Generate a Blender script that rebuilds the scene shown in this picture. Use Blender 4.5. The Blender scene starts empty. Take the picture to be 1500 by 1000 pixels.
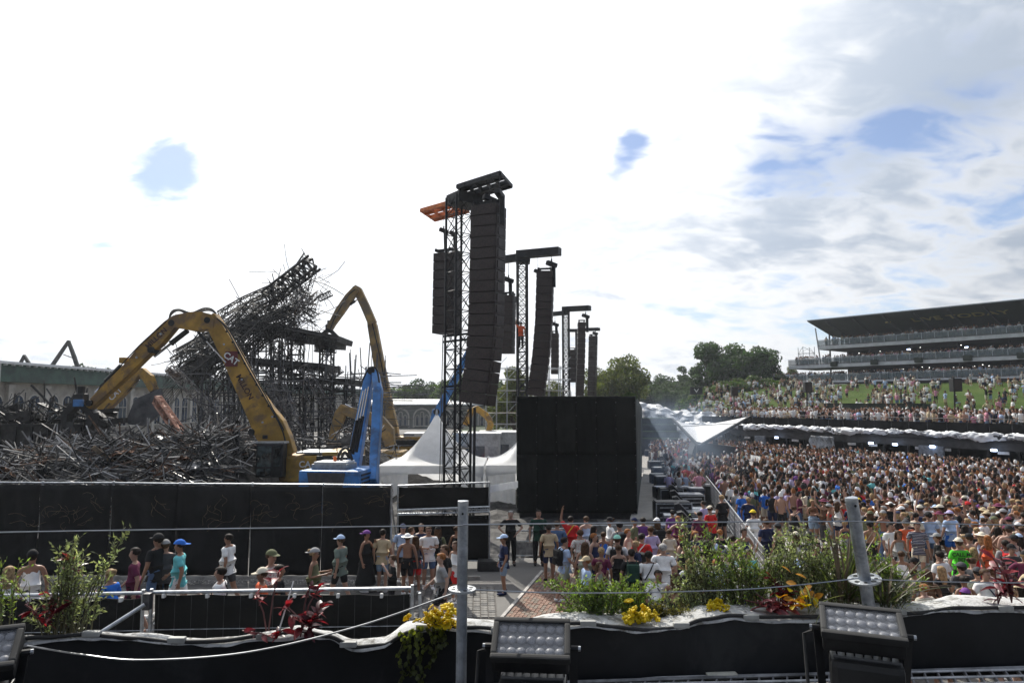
import bpy, bmesh, math, random
import numpy as np
from mathutils import Vector, Matrix
R = math.radians
HAZE = 0.00028
V = Vector
random.seed(7)
rng = np.random.default_rng(7)
scene = bpy.context.scene
COL = scene.collection

# ------------------------------------------------------------------ camera
CAMZ, PITCH, FPX = 5.5, math.atan(0.09), 1000.0
cam_d = bpy.data.cameras.new('camera')
cam_d.sensor_width = 36.0
cam_d.lens = 24.0
cam_d.clip_start = 0.05
cam_d.clip_end = 6000
cam = bpy.data.objects.new('camera', cam_d)
COL.objects.link(cam)
cam.location = (0, 0, CAMZ)
cam.rotation_euler = (math.pi / 2 + PITCH, 0, 0)
scene.camera = cam

# ------------------------------------------------------------------ sun + sky
SUN_AZ, SUN_EL = R(-21), R(42)          # left of straight ahead, high: the place is back lit
SUN_DIR = V((math.sin(SUN_AZ) * math.cos(SUN_EL), math.cos(SUN_AZ) * math.cos(SUN_EL), math.sin(SUN_EL)))
sun_d = bpy.data.lights.new('sun', 'SUN')
sun_d.energy = 5.0
sun_d.angle = R(0.55)
sun_d.color = (1.0, 0.95, 0.86)
sun = bpy.data.objects.new('sun', sun_d)
COL.objects.link(sun)
sun.location = (0, 0, 60)
sun.rotation_euler = SUN_DIR.to_track_quat('Z', 'Y').to_euler()

scene.view_settings.view_transform = 'Standard'
scene.view_settings.look = 'None'
scene.view_settings.exposure = 0.12
scene.view_settings.gamma = 1.0
scene.render.engine = 'CYCLES'
scene.cycles.max_bounces = 6
scene.cycles.diffuse_bounces = 3
scene.cycles.glossy_bounces = 3
scene.cycles.transmission_bounces = 4
scene.cycles.transparent_max_bounces = 8
scene.cycles.volume_bounces = 0
scene.cycles.caustics_reflective = False
scene.cycles.caustics_refractive = False
scene.cycles.use_denoising = True


class NT:
    """tiny node-graph writer"""
    def __init__(self, tree):
        self.t = tree
        self.n = tree.nodes
        self.l = tree.links

    def add(self, kind, **kw):
        nd = self.n.new(kind)
        for k, v in kw.items():
            if k.startswith('i_'):
                self.put(nd.inputs[k[2:].replace('_', ' ')], v)
            else:
                setattr(nd, k, v)
        return nd

    def put(self, sock, v):
        if isinstance(v, bpy.types.NodeSocket):
            self.l.new(v, sock)
        elif v is not None:
            sock.default_value = v

    def math(self, op, a, b=None, c=None, clamp=False):
        nd = self.n.new('ShaderNodeMath')
        nd.operation = op
        nd.use_clamp = clamp
        for i, v in enumerate((a, b, c)):
            if v is not None:
                self.put(nd.inputs[i], v)
        return nd.outputs[0]

    def vmath(self, op, a, b=None):
        nd = self.n.new('ShaderNodeVectorMath')
        nd.operation = op
        self.put(nd.inputs[0], a)
        if b is not None:
            self.put(nd.inputs[1], b)
        return nd.outputs['Value'] if op in ('DOT_PRODUCT', 'LENGTH', 'DISTANCE') else nd.outputs[0]

    def ramp(self, fac, lo, hi, a=0.0, b=1.0, smooth=True):
        nd = self.n.new('ShaderNodeMapRange')
        nd.interpolation_type = 'SMOOTHSTEP' if smooth else 'LINEAR'
        self.put(nd.inputs['Value'], fac)
        for k, v in (('From Min', lo), ('From Max', hi), ('To Min', a), ('To Max', b)):
            self.put(nd.inputs[k], v)
        return nd.outputs['Result']

    def mix(self, fac, a, b, blend='MIX'):
        nd = self.n.new('ShaderNodeMix')
        nd.data_type = 'RGBA'
        nd.blend_type = blend
        self.put(nd.inputs[0], fac)
        self.put(nd.inputs[6], a)
        self.put(nd.inputs[7], b)
        return nd.outputs[2]

    def noise(self, vec, scale, detail=3, rough=0.55, dist=0.0, out='Fac'):
        nd = self.n.new('ShaderNodeTexNoise')
        if vec is not None:
            self.put(nd.inputs['Vector'], vec)
        nd.inputs['Scale'].default_value = scale
        nd.inputs['Detail'].default_value = detail
        nd.inputs['Roughness'].default_value = rough
        nd.inputs['Distortion'].default_value = dist
        return nd.outputs[out]


world = bpy.data.worlds.new('World')
scene.world = world
world.use_nodes = True
wt = NT(world.node_tree)
wt.n.clear()
out = wt.add('ShaderNodeOutputWorld')
bg = wt.add('ShaderNodeBackground')
bg.inputs['Strength'].default_value = 0.1
wt.l.new(bg.outputs[0], out.inputs[0])
sky = wt.add('ShaderNodeTexSky', sky_type='NISHITA', sun_disc=False, sun_elevation=SUN_EL, sun_rotation=SUN_AZ,
             altitude=60.0, air_density=1.0, dust_density=0.6, ozone_density=1.2)
tc = wt.add('ShaderNodeTexCoord')
d = wt.vmath('NORMALIZE', tc.outputs['Generated'])
sep = wt.add('ShaderNodeSeparateXYZ')
wt.l.new(d, sep.inputs[0])
zc = wt.math('MAXIMUM', sep.outputs['Z'], 0.0)
den = wt.math('ADD', zc, 0.34)
cx = wt.math('DIVIDE', sep.outputs['X'], den)
cy = wt.math('DIVIDE', sep.outputs['Y'], den)
cmb = wt.add('ShaderNodeCombineXYZ')
wt.put(cmb.inputs[0], cx)
wt.put(cmb.inputs[1], cy)
pl = wt.vmath('ADD', cmb.outputs[0], (7.7, 2.1, 0.0))       # cloud layer, seen in perspective
big = wt.noise(pl, 0.8, 3, 0.5, 0.3)
mid = wt.noise(pl, 2.8, 7, 0.58, 0.5)
skew = wt.add('ShaderNodeMapping')
skew.inputs['Rotation'].default_value = (0, 0, R(35))
skew.inputs['Scale'].default_value = (1.0, 1.7, 1.0)
wt.put(skew.inputs['Vector'], pl)
puff = wt.noise(skew.outputs[0], 8.0, 5, 0.52, 0.5)
cosg = wt.vmath('DOT_PRODUCT', d, tuple(SUN_DIR))
side = wt.ramp(cosg, 0.50, 0.86, 0.0, 1.0)                    # cloud sheet is thickest round the sun
cov = wt.math('ADD', wt.math('MULTIPLY', big, 0.42), wt.math('MULTIPLY', mid, 0.46))
cov = wt.math('ADD', cov, wt.math('MULTIPLY', puff, 0.34))
cov = wt.math('ADD', cov, wt.math('MULTIPLY', side, 0.15))
cov = wt.math('ADD', cov, wt.ramp(zc, 0.0, 0.25, 0.10, 0.0))
# a few gaps torn in the sheet
wob = wt.vmath('ADD', d, wt.vmath('MULTIPLY', wt.vmath('SUBTRACT', wt.noise(d, 7.0, 3, 0.5, 0.0, 'Color'), (0.5, 0.5, 0.5)), (0.14, 0.14, 0.08)))
for hx, hy, hr, ha in ((258, 246, 0.075, 0.235), (930, 206, 0.055, 0.20), (1120, 245, 0.12, 0.12), (1200, 225, 0.12, 0.09), (1300, 200, 0.13, 0.08), (1380, 130, 0.13, 0.08), (1450, 60, 0.13, 0.07), (130, 465, 0.03, 0.1)):
    hu, hv = (hx - 750) / 1000.0, (500 - hy) / 1000.0
    hd_ = V((hu, math.cos(PITCH) - hv * math.sin(PITCH), math.sin(PITCH) + hv * math.cos(PITCH))).normalized()
    cov = wt.math('SUBTRACT', cov, wt.ramp(wt.vmath('DISTANCE', wob, tuple(hd_)), 0.0, hr, ha, 0.0))
dens = wt.ramp(cov, 0.53, 0.68)
# thick parts are blue-grey underneath, thin parts and the sunward side are brilliant
thick = wt.ramp(wt.math('ADD', wt.math('ADD', wt.math('MULTIPLY', big, 0.36), wt.math('MULTIPLY', mid, 0.38)), wt.math('MULTIPLY', puff, 0.26)), 0.47, 0.61)
glow = wt.math('ADD', wt.math('MULTIPLY', wt.math('POWER', wt.math('MAXIMUM', cosg, 0.0), 10.0), 6.0),
               wt.math('MULTIPLY', wt.math('POWER', wt.math('MAXIMUM', cosg, 0.0), 40.0), 10.0))
fade = wt.math('ADD', wt.ramp(cosg, -0.6, 0.35, 0.20, 0.62, False), wt.ramp(cosg, 0.35, 0.85, 0.0, 0.42, False))   # clouds brighten towards the sun
thick = wt.math('MULTIPLY', thick, wt.ramp(cosg, 0.66, 0.90, 1.0, 0.35))
ccol = wt.mix(thick, (10.4, 10.6, 10.9, 1), (5.4, 6.2, 7.4, 1))
ccol = wt.vmath('ADD', wt.vmath('MULTIPLY', ccol, fade), glow)
cc = wt.vmath('ADD', wt.vmath('MULTIPLY', sky.outputs[0], (0.85, 0.88, 1.0)), (0.9, 1.0, 1.15))
skyglow = wt.vmath('ADD', cc, wt.math('MULTIPLY', glow, 0.08))
fin = wt.mix(dens, skyglow, ccol)
wt.put(bg.inputs['Color'], fin)

# ------------------------------------------------------------------ picture -> place helpers (used to read positions off the photo)
_cp, _sp = math.cos(PITCH), math.sin(PITCH)


def ray(px, py):
    u, v = (px - 750) / FPX, (500 - py) / FPX
    return V((u, _cp - v * _sp, _sp + v * _cp))


def at(px, py, Y):
    r = ray(px, py)
    return V((0, 0, CAMZ)) + r * (Y / r.y)


def gnd(px, py, z=0.0):
    r = ray(px, py)
    return V((0, 0, CAMZ)) + r * ((z - CAMZ) / r.z)


# ------------------------------------------------------------------ materials
MATS = {}


def mat(name, col, rough=0.6, metal=0.0, var=0.12, scale=6.0, bump=0.0, bscale=None, coords='Object', spec=0.5,
        dirt=None, dirt_amt=0.0, dirt_scale=1.5, trans=None, island=0.0, emit=0.0, alpha=None, tmix=0.42):
    if name in MATS:
        return MATS[name]
    m = bpy.data.materials.new(name)
    m.use_nodes = True
    t = NT(m.node_tree)
    b = t.n['Principled BSDF']
    tcn = t.add('ShaderNodeTexCoord')
    vec = tcn.outputs[coords]
    c = (*col, 1)
    src = None
    if var > 0:
        f = t.noise(vec, scale, 5, 0.6)
        lo = tuple(max(0, x * (1 - var * 2)) for x in col) + (1,)
        hi = tuple(min(1, x * (1 + var * 2)) for x in col) + (1,)
        src = t.mix(t.ramp(f, 0.3, 0.7), lo, hi)
    if island > 0:
        g = t.add('ShaderNodeNewGeometry')
        hs = t.add('ShaderNodeHueSaturation')
        t.put(hs.inputs['Hue'], t.ramp(g.outputs['Random Per Island'], 0, 1, 0.5 - island * 0.06, 0.5 + island * 0.06, False))
        rv = t.math('FRACT', t.math('MULTIPLY', g.outputs['Random Per Island'], 17.3))
        t.put(hs.inputs['Value'], t.ramp(rv, 0, 1, 1 - island, 1 + island, False))
        t.put(hs.inputs['Color'], src if src is not None else c)
        src = hs.outputs[0]
    if dirt is not None:
        f2 = t.noise(vec, dirt_scale, 6, 0.65, 0.4)
        src = t.mix(t.ramp(f2, 0.62 - dirt_amt * 0.4, 0.75 - dirt_amt * 0.3), src if src is not None else c, (*dirt, 1))
    t.put(b.inputs['Base Color'], src if src is not None else c)
    b.inputs['Roughness'].default_value = rough
    b.inputs['Metallic'].default_value = metal
    b.inputs['Specular IOR Level'].default_value = spec
    if bump > 0:
        bn = t.add('ShaderNodeBump')
        bn.inputs['Strength'].default_value = min(1.0, bump)
        bn.inputs['Distance'].default_value = 0.02
        t.put(bn.inputs['Height'], t.noise(vec, bscale or scale * 4, 5, 0.6))
        t.put(b.inputs['Normal'], bn.outputs[0])
    if alpha is not None:
        b.inputs['Alpha'].default_value = alpha
    if emit > 0:
        b.inputs['Emission Color'].default_value = c
        b.inputs['Emission Strength'].default_value = emit
    if trans:
        tr = t.add('ShaderNodeBsdfTranslucent')
        if src is not None:
            t.put(tr.inputs[0], t.mix(1.0, src, (*trans, 1), 'MULTIPLY'))
        else:
            tr.inputs[0].default_value = (*trans, 1)
        mx = t.add('ShaderNodeMixShader')
        mx.inputs[0].default_value = tmix
        t.l.new(b.outputs[0], mx.inputs[1])
        t.l.new(tr.outputs[0], mx.inputs[2])
        t.l.new(mx.outputs[0], t.n['Material Output'].inputs[0])
    MATS[name] = m
    return m


def attr_mat(name, rough=0.75, attr='Col'):
    if name in MATS:
        return MATS[name]
    m = bpy.data.materials.new(name)
    m.use_nodes = True
    t = NT(m.node_tree)
    b = t.n['Principled BSDF']
    a = t.add('ShaderNodeAttribute', attribute_name=attr)
    t.put(b.inputs['Base Color'], a.outputs['Color'])
    b.inputs['Roughness'].default_value = rough
    b.inputs['Specular IOR Level'].default_value = 0.3
    MATS[name] = m
    return m


# ------------------------------------------------------------------ mesh building
ROOT = {}


def tag(o, label=None, cat=None, group=None, kind=None):
    if label:
        o['label'] = label
    if cat:
        o['category'] = cat
    if group:
        o['group'] = group
    if kind:
        o['kind'] = kind
    return o


def empty(name, loc, label=None, cat=None, group=None, kind=None):
    o = bpy.data.objects.new(name, None)
    o.location = loc
    o.empty_display_size = 0.3
    COL.objects.link(o)
    ROOT[o.name] = V(loc)
    return tag(o, label, cat, group, kind)


def link(name, me, m=None, parent=None, loc=None):
    if m is not None and not me.materials:
        me.materials.append(m)
    o = bpy.data.objects.new(name, me)
    COL.objects.link(o)
    if parent is not None:
        o.parent = parent
        ROOT[o.name] = ROOT.get(parent.name, V((0, 0, 0)))
    if loc is not None:
        o.location = loc
    return o


def basis(d):
    d = d.normalized()
    up = V((0, 0, 1)) if abs(d.z) < 0.95 else V((0, 1, 0))
    a = d.cross(up).normalized()
    return d, a, a.cross(d).normalized()


class MB:
    def __init__(self):
        self.v = []
        self.f = []

    def add(self, vs, fs):
        n = len(self.v)
        self.v.extend(vs)
        self.f.extend(tuple(i + n for i in q) for q in fs)
        return self

    def box(self, c, s, rot=None, taper=None):
        c = V(c)
        h = V(s) * 0.5
        vs = []
        for z in (-1, 1):
            k = taper if (taper and z > 0) else 1.0
            for x, y in ((-1, -1), (1, -1), (1, 1), (-1, 1)):
                p = V((x * h.x * k, y * h.y * k, z * h.z))
                vs.append(c + (rot @ p if rot is not None else p))
        return self.add(vs, [(0, 3, 2, 1), (4, 5, 6, 7), (0, 1, 5, 4), (1, 2, 6, 5), (2, 3, 7, 6), (3, 0, 4, 7)])

    def bbox(self, c, s, b=0.02, rot=None):
        """box with chamfered edges"""
        c = V(c)
        h = V(s) * 0.5
        b = min(b, h.x * 0.9, h.y * 0.9, h.z * 0.9)
        bm = bmesh.new()
        bmesh.ops.create_cube(bm, size=1.0)
        for v in bm.verts:
            v.co = V((v.co.x * s[0], v.co.y * s[1], v.co.z * s[2]))
        bmesh.ops.bevel(bm, geom=list(bm.edges), offset=b, segments=2, affect='EDGES', profile=0.7)
        bm.verts.ensure_lookup_table()
        vs = [c + (rot @ v.co if rot is not None else v.co) for v in bm.verts]
        fs = [tuple(v.index for v in f.verts) for f in bm.faces]
        bm.free()
        return self.add(vs, fs)

    def beam(self, p0, p1, w, h, up=None, w1=None, h1=None):
        p0, p1 = V(p0), V(p1)
        d = (p1 - p0).normalized()
        if up is None:
            d, a, u = basis(d)
        else:
            a = d.cross(V(up)).normalized()
            u = a.cross(d).normalized()
        vs = []
        for p, ww, hh in ((p0, w, h), (p1, w1 or w, h1 or h)):
            for x, y in ((-1, -1), (1, -1), (1, 1), (-1, 1)):
                vs.append(p + a * (x * ww / 2) + u * (y * hh / 2))
        return self.add(vs, [(0, 3, 2, 1), (4, 5, 6, 7), (0, 1, 5, 4), (1, 2, 6, 5), (2, 3, 7, 6), (3, 0, 4, 7)])

    def tube(self, p0, p1, r0, r1=None, n=6, cap=True):
        p0, p1 = V(p0), V(p1)
        r1 = r0 if r1 is None else r1
        d, a, u = basis(p1 - p0)
        vs = []
        for p, r in ((p0, r0), (p1, r1)):
            for i in range(n):
                t = 2 * math.pi * i / n
                vs.append(p + a * (math.cos(t) * r) + u * (math.sin(t) * r))
        fs = [(i, (i + 1) % n, n + (i + 1) % n, n + i) for i in range(n)]
        if cap:
            fs += [tuple(reversed(range(n))), tuple(range(n, 2 * n))]
        return self.add(vs, fs)

    def path(self, pts, r, n=6, rs=None):
        pts = [V(p) for p in pts]
        vs, fs = [], []
        m = len(pts)
        a0 = None
        for k, p in enumerate(pts):
            d = (pts[min(k + 1, m - 1)] - pts[max(k - 1, 0)]).normalized()
            if a0 is None:
                _, a, u = basis(d)
            else:
                a = (a0 - d * a0.dot(d)).normalized()
                u = a.cross(d).normalized()
            a0 = a
            rr = rs[k] if rs else r
            for i in range(n):
                t = 2 * math.pi * i / n
                vs.append(p + a * (math.cos(t) * rr) + u * (math.sin(t) * rr))
        for k in range(m - 1):
            for i in range(n):
                j = (i + 1) % n
                fs.append((k * n + i, k * n + j, (k + 1) * n + j, (k + 1) * n + i))
        fs += [tuple(reversed(range(n))), tuple(range((m - 1) * n, m * n))]
        return self.add(vs, fs)

    def prism(self, poly, o, ax, ay, th):
        """2-D outline in the frame (o, ax, ay) given thickness th across"""
        o, ax, ay = V(o), V(ax), V(ay)
        nrm = ax.cross(ay).normalized()
        n = len(poly)
        vs = [o + ax * x + ay * y - nrm * th / 2 for x, y in poly] + [o + ax * x + ay * y + nrm * th / 2 for x, y in poly]
        fs = [tuple(reversed(range(n))), tuple(range(n, 2 * n))]
        fs += [(i, (i + 1) % n, n + (i + 1) % n, n + i) for i in range(n)]
        return self.add(vs, fs)

    def lathe(self, prof, c, n=12, rot=None):
        c = V(c)
        vs, fs = [], []
        for r, z in prof:
            for i in range(n):
                t = 2 * math.pi * i / n
                p = V((r * math.cos(t), r * math.sin(t), z))
                vs.append(c + (rot @ p if rot is not None else p))
        m = len(prof)
        for k in range(m - 1):
            for i in range(n):
                j = (i + 1) % n
                fs.append((k * n + i, k * n + j, (k + 1) * n + j, (k + 1) * n + i))
        fs += [tuple(reversed(range(n))), tuple(range((m - 1) * n, m * n))]
        return self.add(vs, fs)

    def ball(self, c, r, nu=8, nv=5, rot=None):
        if not hasattr(r, '__len__'):
            r = (r, r, r)
        prof = []
        vs, fs = [], []
        c = V(c)
        for k in range(nv + 1):
            ph = math.pi * k / nv
            for i in range(nu):
                t = 2 * math.pi * i / nu
                p = V((r[0] * math.sin(ph) * math.cos(t), r[1] * math.sin(ph) * math.sin(t), -r[2] * math.cos(ph)))
                vs.append(c + (rot @ p if rot is not None else p))
        for k in range(nv):
            for i in range(nu):
                j = (i + 1) % nu
                fs.append((k * nu + i, k * nu + j, (k + 1) * nu + j, (k + 1) * nu + i))
        return self.add(vs, fs)

    def sheet(self, fn, nu, nv):
        vs = [V(fn(i / nu, j / nv)) for j in range(nv + 1) for i in range(nu + 1)]
        fs = [(j * (nu + 1) + i, j * (nu + 1) + i + 1, (j + 1) * (nu + 1) + i + 1, (j + 1) * (nu + 1) + i)
              for j in range(nv) for i in range(nu)]
        return self.add(vs, fs)

    def truss(self, p0, p1, w, h, n, rc=0.04, rd=0.025, up=None, ns=4):
        """square lattice girder: four chords, braces on four faces"""
        p0, p1 = V(p0), V(p1)
        d = (p1 - p0).normalized()
        if up is None:
            d, a, u = basis(d)
        else:
            a = d.cross(V(up)).normalized()
            u = a.cross(d).normalized()
        cs = [a * (x * w / 2) + u * (y * h / 2) for x, y in ((-1, -1), (1, -1), (1, 1), (-1, 1))]
        for c in cs:
            self.tube(p0 + c, p1 + c, rc, n=ns, cap=False)
        for k in range(n):
            q0, q1 = p0.lerp(p1, k / n), p0.lerp(p1, (k + 1) / n)
            for i in range(4):
                c0, c1 = cs[i], cs[(i + 1) % 4]
                if (k + i) % 2:
                    c0, c1 = c1, c0
                self.tube(q0 + c0, q1 + c1, rd, n=3, cap=False)
                self.tube(q0 + c0, q0 + c1, rd, n=3, cap=False)
        return self

    def mesh(self, name, off=None, smooth=False):
        me = bpy.data.meshes.new(name)
        if off is not None:
            off = V(off)
            me.from_pydata([tuple(p - off) for p in self.v], [], self.f)
        else:
            me.from_pydata([tuple(p) for p in self.v], [], self.f)
        if smooth:
            me.polygons.foreach_set('use_smooth', [True] * len(me.polygons))
        me.update()
        return me

    def build(self, name, m, parent=None, smooth=False, label=None, cat=None, group=None, kind=None):
        off = ROOT.get(parent.name) if parent is not None else None
        loc = None
        if parent is None:
            xs = [p.x for p in self.v]; ys = [p.y for p in self.v]; zs = [p.z for p in self.v]
            off = V(((min(xs) + max(xs)) / 2, (min(ys) + max(ys)) / 2, min(zs)))
            loc = off
        o = link(name, self.mesh(name, off, smooth), m, parent, loc)
        if parent is None:
            ROOT[o.name] = V(loc)
        return tag(o, label, cat, group, kind)


def np_mesh(name, verts, faces, m=None, cols=None, smooth=False, uni=False):
    """verts (N,3), faces (M,k) of one arity; cols (N,3) point colours"""
    me = bpy.data.meshes.new(name)
    verts = np.asarray(verts, dtype=np.float32)
    faces = np.asarray(faces, dtype=np.int32)
    k = faces.shape[1]
    me.vertices.add(len(verts))
    me.vertices.foreach_set('co', verts.ravel())
    me.loops.add(faces.size)
    me.loops.foreach_set('vertex_index', faces.ravel())
    me.polygons.add(len(faces))
    me.polygons.foreach_set('loop_start', np.arange(0, faces.size, k, dtype=np.int32))
    if cols is not None:
        ca = me.color_attributes.new('Col', 'FLOAT_COLOR', 'POINT')
        c4 = np.ones((len(verts), 4), dtype=np.float32)
        c4[:, :3] = cols
        ca.data.foreach_set('color', c4.ravel())
    me.update(calc_edges=True)
    if smooth:
        me.polygons.foreach_set('use_smooth', np.ones(len(faces), dtype=bool))
    if m is not None:
        me.materials.append(m)
    return me


def text_obj(name, txt, m, parent, loc, size, rot, extrude=0.01, bold=0.0, sx=1.0, align='CENTER'):
    cu = bpy.data.curves.new(name, 'FONT')
    cu.body = txt
    cu.size = size
    cu.extrude = extrude
    cu.offset = bold
    cu.align_x = align
    cu.align_y = 'CENTER'
    cu.materials.append(m)
    o = bpy.data.objects.new('tmp_text', cu)
    COL.objects.link(o)
    dg_ = bpy.context.evaluated_depsgraph_get()
    me_ = bpy.data.meshes.new_from_object(o.evaluated_get(dg_))
    bpy.data.objects.remove(o)
    o = bpy.data.objects.new(name, me_)
    COL.objects.link(o)
    if parent is not None:
        o.parent = parent
        loc = V(loc) - ROOT[parent.name]
    o.location = loc
    o.rotation_euler = rot.to_euler() if isinstance(rot, Matrix) else rot
    o.scale = (sx, 1, 1)
    return o


def copy_tree(o, parent=None):
    c = o.copy()
    COL.objects.link(c)
    if parent is not None:
        c.parent = parent
    for ch in KIDS.get(o.name, []) or [x for x in bpy.data.objects if x.parent == o]:
        copy_tree(ch, c)
    return c


KIDS = {}

# ================================================================== materials shared
M_black_drape = mat('black_drape', (0.018, 0.018, 0.018), 0.85, var=0.3, scale=0.6, bump=0.25, bscale=3, spec=.12)
M_black_metal = mat('black_metal', (0.016, 0.016, 0.017), 0.5, 0.0, var=0.2, spec=.3)
M_galv = mat('galvanised_steel', (0.42, 0.44, 0.46), 0.42, 0.75, var=0.15, scale=9)
M_steel_dark = mat('dark_steel', (0.09, 0.09, 0.095), 0.5, 0.6, var=0.25, scale=4)
M_white_pvc = mat('white_pvc', (0.84, 0.85, 0.86), 0.45, var=0.03, scale=2, trans=(1.0, 1.0, 1.0), tmix=.5)
M_glass_dark = mat('dark_glass', (0.045, 0.06, 0.06), 0.05, 0.0, var=.5, scale=3, spec=.9)
M_rubber = mat('black_rubber', (0.02, 0.02, 0.02), 0.75, var=0.2)
M_white_paint = mat('white_paint', (0.75, 0.75, 0.73), 0.55, var=0.06)
M_burnt = mat('burnt_steel', (0.035, 0.033, 0.032), 0.6, 0.5, var=0.35, scale=2)
M_burnt_light = mat('bare_scorched_steel', (0.20, 0.19, 0.185), 0.42, 0.75, var=0.35, scale=2, dirt=(0.10, 0.06, 0.04), dirt_amt=0.25)

# ================================================================== ground
gm = bpy.data.materials.new('worn_asphalt')
gm.use_nodes = True
t = NT(gm.node_tree)
b = t.n['Principled BSDF']
vec = t.add('ShaderNodeTexCoord').outputs['Object']
n1 = t.noise(vec, 0.35, 6, 0.6, 0.3)
n2 = t.noise(vec, 9.0, 6, 0.7)
n3 = t.noise(vec, 60.0, 3, 0.6)
base = t.mix(t.ramp(n1, 0.3, 0.7), (0.105, 0.10, 0.095, 1), (0.175, 0.168, 0.155, 1))
base = t.mix(t.ramp(n2, 0.52, 0.72, 0, 0.5), base, (0.11, 0.105, 0.10, 1))
base = t.mix(t.ramp(n3, 0.45, 0.7, 0, 0.35), base, (0.22, 0.21, 0.20, 1))
t.put(b.inputs['Base Color'], base)
b.inputs['Roughness'].default_value = 0.9
bn = t.add('ShaderNodeBump')
bn.inputs['Strength'].default_value = 0.5
bn.inputs['Distance'].default_value = 0.01
t.put(bn.inputs['Height'], n3)
t.put(b.inputs['Normal'], bn.outputs[0])
MATS['worn_asphalt'] = gm

m_ = MB()
m_.sheet(lambda u, v: (-2500 + 5000 * u, -400 + 4400 * v, 0), 20, 20)
m_.build('ground', gm, kind='structure')

M_conc = mat('pale_concrete', (0.33, 0.315, 0.29), 0.9, var=0.06, scale=1.2, bump=0.3, bscale=40, dirt=(0.26, 0.25, 0.23), dirt_amt=0.2, dirt_scale=0.35)
m_ = MB()
m_.add([V(p) for p in [(7.0, 14.5, .004), (44, 12, .004), (60, 30, .004), (30, 78, .004), (15, 92, .004), (9.5, 60, .004)]], [(0, 1, 2, 3, 4, 5)])
m_.build('concert_field', M_conc, kind='structure')

M_path = mat('dark_footway', (0.085, 0.082, 0.078), 0.9, var=0.2, scale=1.5, bump=0.4, bscale=30, dirt=(0.17, 0.16, 0.15), dirt_amt=0.3, dirt_scale=2.0)
m_ = MB()
def ground_z(x, y):
    """the footway banks up towards the planter at the left"""
    return .75 * min(1, max(0, (21.4 - y) / 7.0)) * min(1, max(0, (-x - 2.6) / 2.2))


m_.sheet(lambda u, v: (-40 + 38 * u, 11.0 + 10.8 * v, .004 + ground_z(-40 + 38 * u, 11.0 + 10.8 * v)), 60, 24)
m_.build('path', M_path, kind='structure', smooth=True)

# ragged gravel and litter strip at the foot of the hoarding
M_gravel = mat('pale_gravel', (0.28, 0.265, 0.24), 0.95, var=0.3, scale=30, island=0.4)
gv, gf = [], []
for k in range(5200):
    x = random.uniform(-19.5, -1.4)
    y = 22.0 - abs(random.gauss(0, 0.42))
    s = random.uniform(0.008, 0.035)
    if random.random() < 0.05:
        s *= 2
    a = random.uniform(0, 6.28)
    n = len(gv)
    ca, sa = math.cos(a) * s, math.sin(a) * s
    gv += [(x + ca, y + sa, .004), (x - sa, y + ca, .004), (x - ca, y - sa, .004), (x + sa, y - ca, .004), (x, y, .004 + s * random.uniform(.5, 1.0))]
    gf += [(n, n + 1, n + 4), (n + 1, n + 2, n + 4), (n + 2, n + 3, n + 4), (n + 3, n, n + 4)]
o = link('gravel', np_mesh('gravel', gv, gf, M_gravel))
tag(o, 'pale gravel and litter along the foot of the black hoarding', 'gravel', kind='stuff')
m_ = MB()
m_.box((-10.5, 21.98, 0.05), (19, 0.14, 0.10))
m_.build('kerb', mat('kerb_concrete', (0.33, 0.31, 0.28), .9, var=.15, scale=3, bump=.3), kind='structure')

# ---------------- cobbled patch and red brick walkway (pieces laid one by one)
def paver_field(name, o0, ax, ay, nx, ny, sx, sy, gap, m, z0, lay, hh=0.05, keep=None, piece='brick', limit=300):
    ax, ay = V(ax).normalized(), V(ay).normalized()
    bed = MB()
    L, W = nx * sx, ny * sy
    o0 = V(o0)
    bed.add([o0 + ax * -.03 + ay * -.03, o0 + ax * (L + .03) + ay * -.03, o0 + ax * (L + .03) + ay * (W + .03), o0 + ax * -.03 + ay * (W + .03)], [(0, 1, 2, 3)])
    for i, p in enumerate(bed.v):
        bed.v[i] = V((p.x, p.y, z0 + .006))
    root = bed.build(name, mat(name + '_bed', (0.12, 0.11, 0.10), .95, var=.3, scale=20), kind='structure')
    rl = ROOT[root.name]
    variants = []
    for k in range(4):
        b_ = MB()
        b_.bbox((0, 0, 0), (sx - gap, sy - gap, hh), 0.008 + .003 * k)
        me = b_.mesh(piece)
        variants.append(me)
    ang = math.atan2(ax.y, ax.x)
    cells = []
    for j in range(ny):
        for i in range(nx):
            off = (sx / 2 if (lay == 'bond' and j % 2) else 0)
            c = o0 + ax * (i * sx + sx / 2 + off - (sx / 4 if lay == 'bond' else 0)) + ay * (j * sy + sy / 2)
            if keep and not keep(c):
                continue
            cells.append(c)
    cells.sort(key=lambda c: c.length)
    for k, c in enumerate(cells):
        mm = m[random.randrange(len(m))]
        if k < limit:
            me = variants[k % 4]
            ob = bpy.data.objects.new(piece, me)
            if not me.materials:
                me.materials.append(mm)
            COL.objects.link(ob)
            ob.parent = root
            ob.location = (c.x - rl.x, c.y - rl.y, z0 + random.uniform(-.004, .006) + .01 - rl.z)
            ob.rotation_euler = (random.uniform(-.03, .03), random.uniform(-.03, .03), ang + random.uniform(-.02, .02))
            ob.material_slots[0].link = 'OBJECT'
            ob.material_slots[0].material = mm
    if len(cells) > limit:
        for q, mm in enumerate(m):
            b_ = MB()
            rot = Matrix.Rotation(ang, 3, 'Z')
            for k, c in enumerate(cells[limit:]):
                if k % len(m) == q:
                    b_.box((c.x, c.y, z0 + .01), (sx - gap, sy - gap, hh), rot)
            if b_.v:
                tag(b_.build(piece, mm, root), kind='stuff')
    return root


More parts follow.
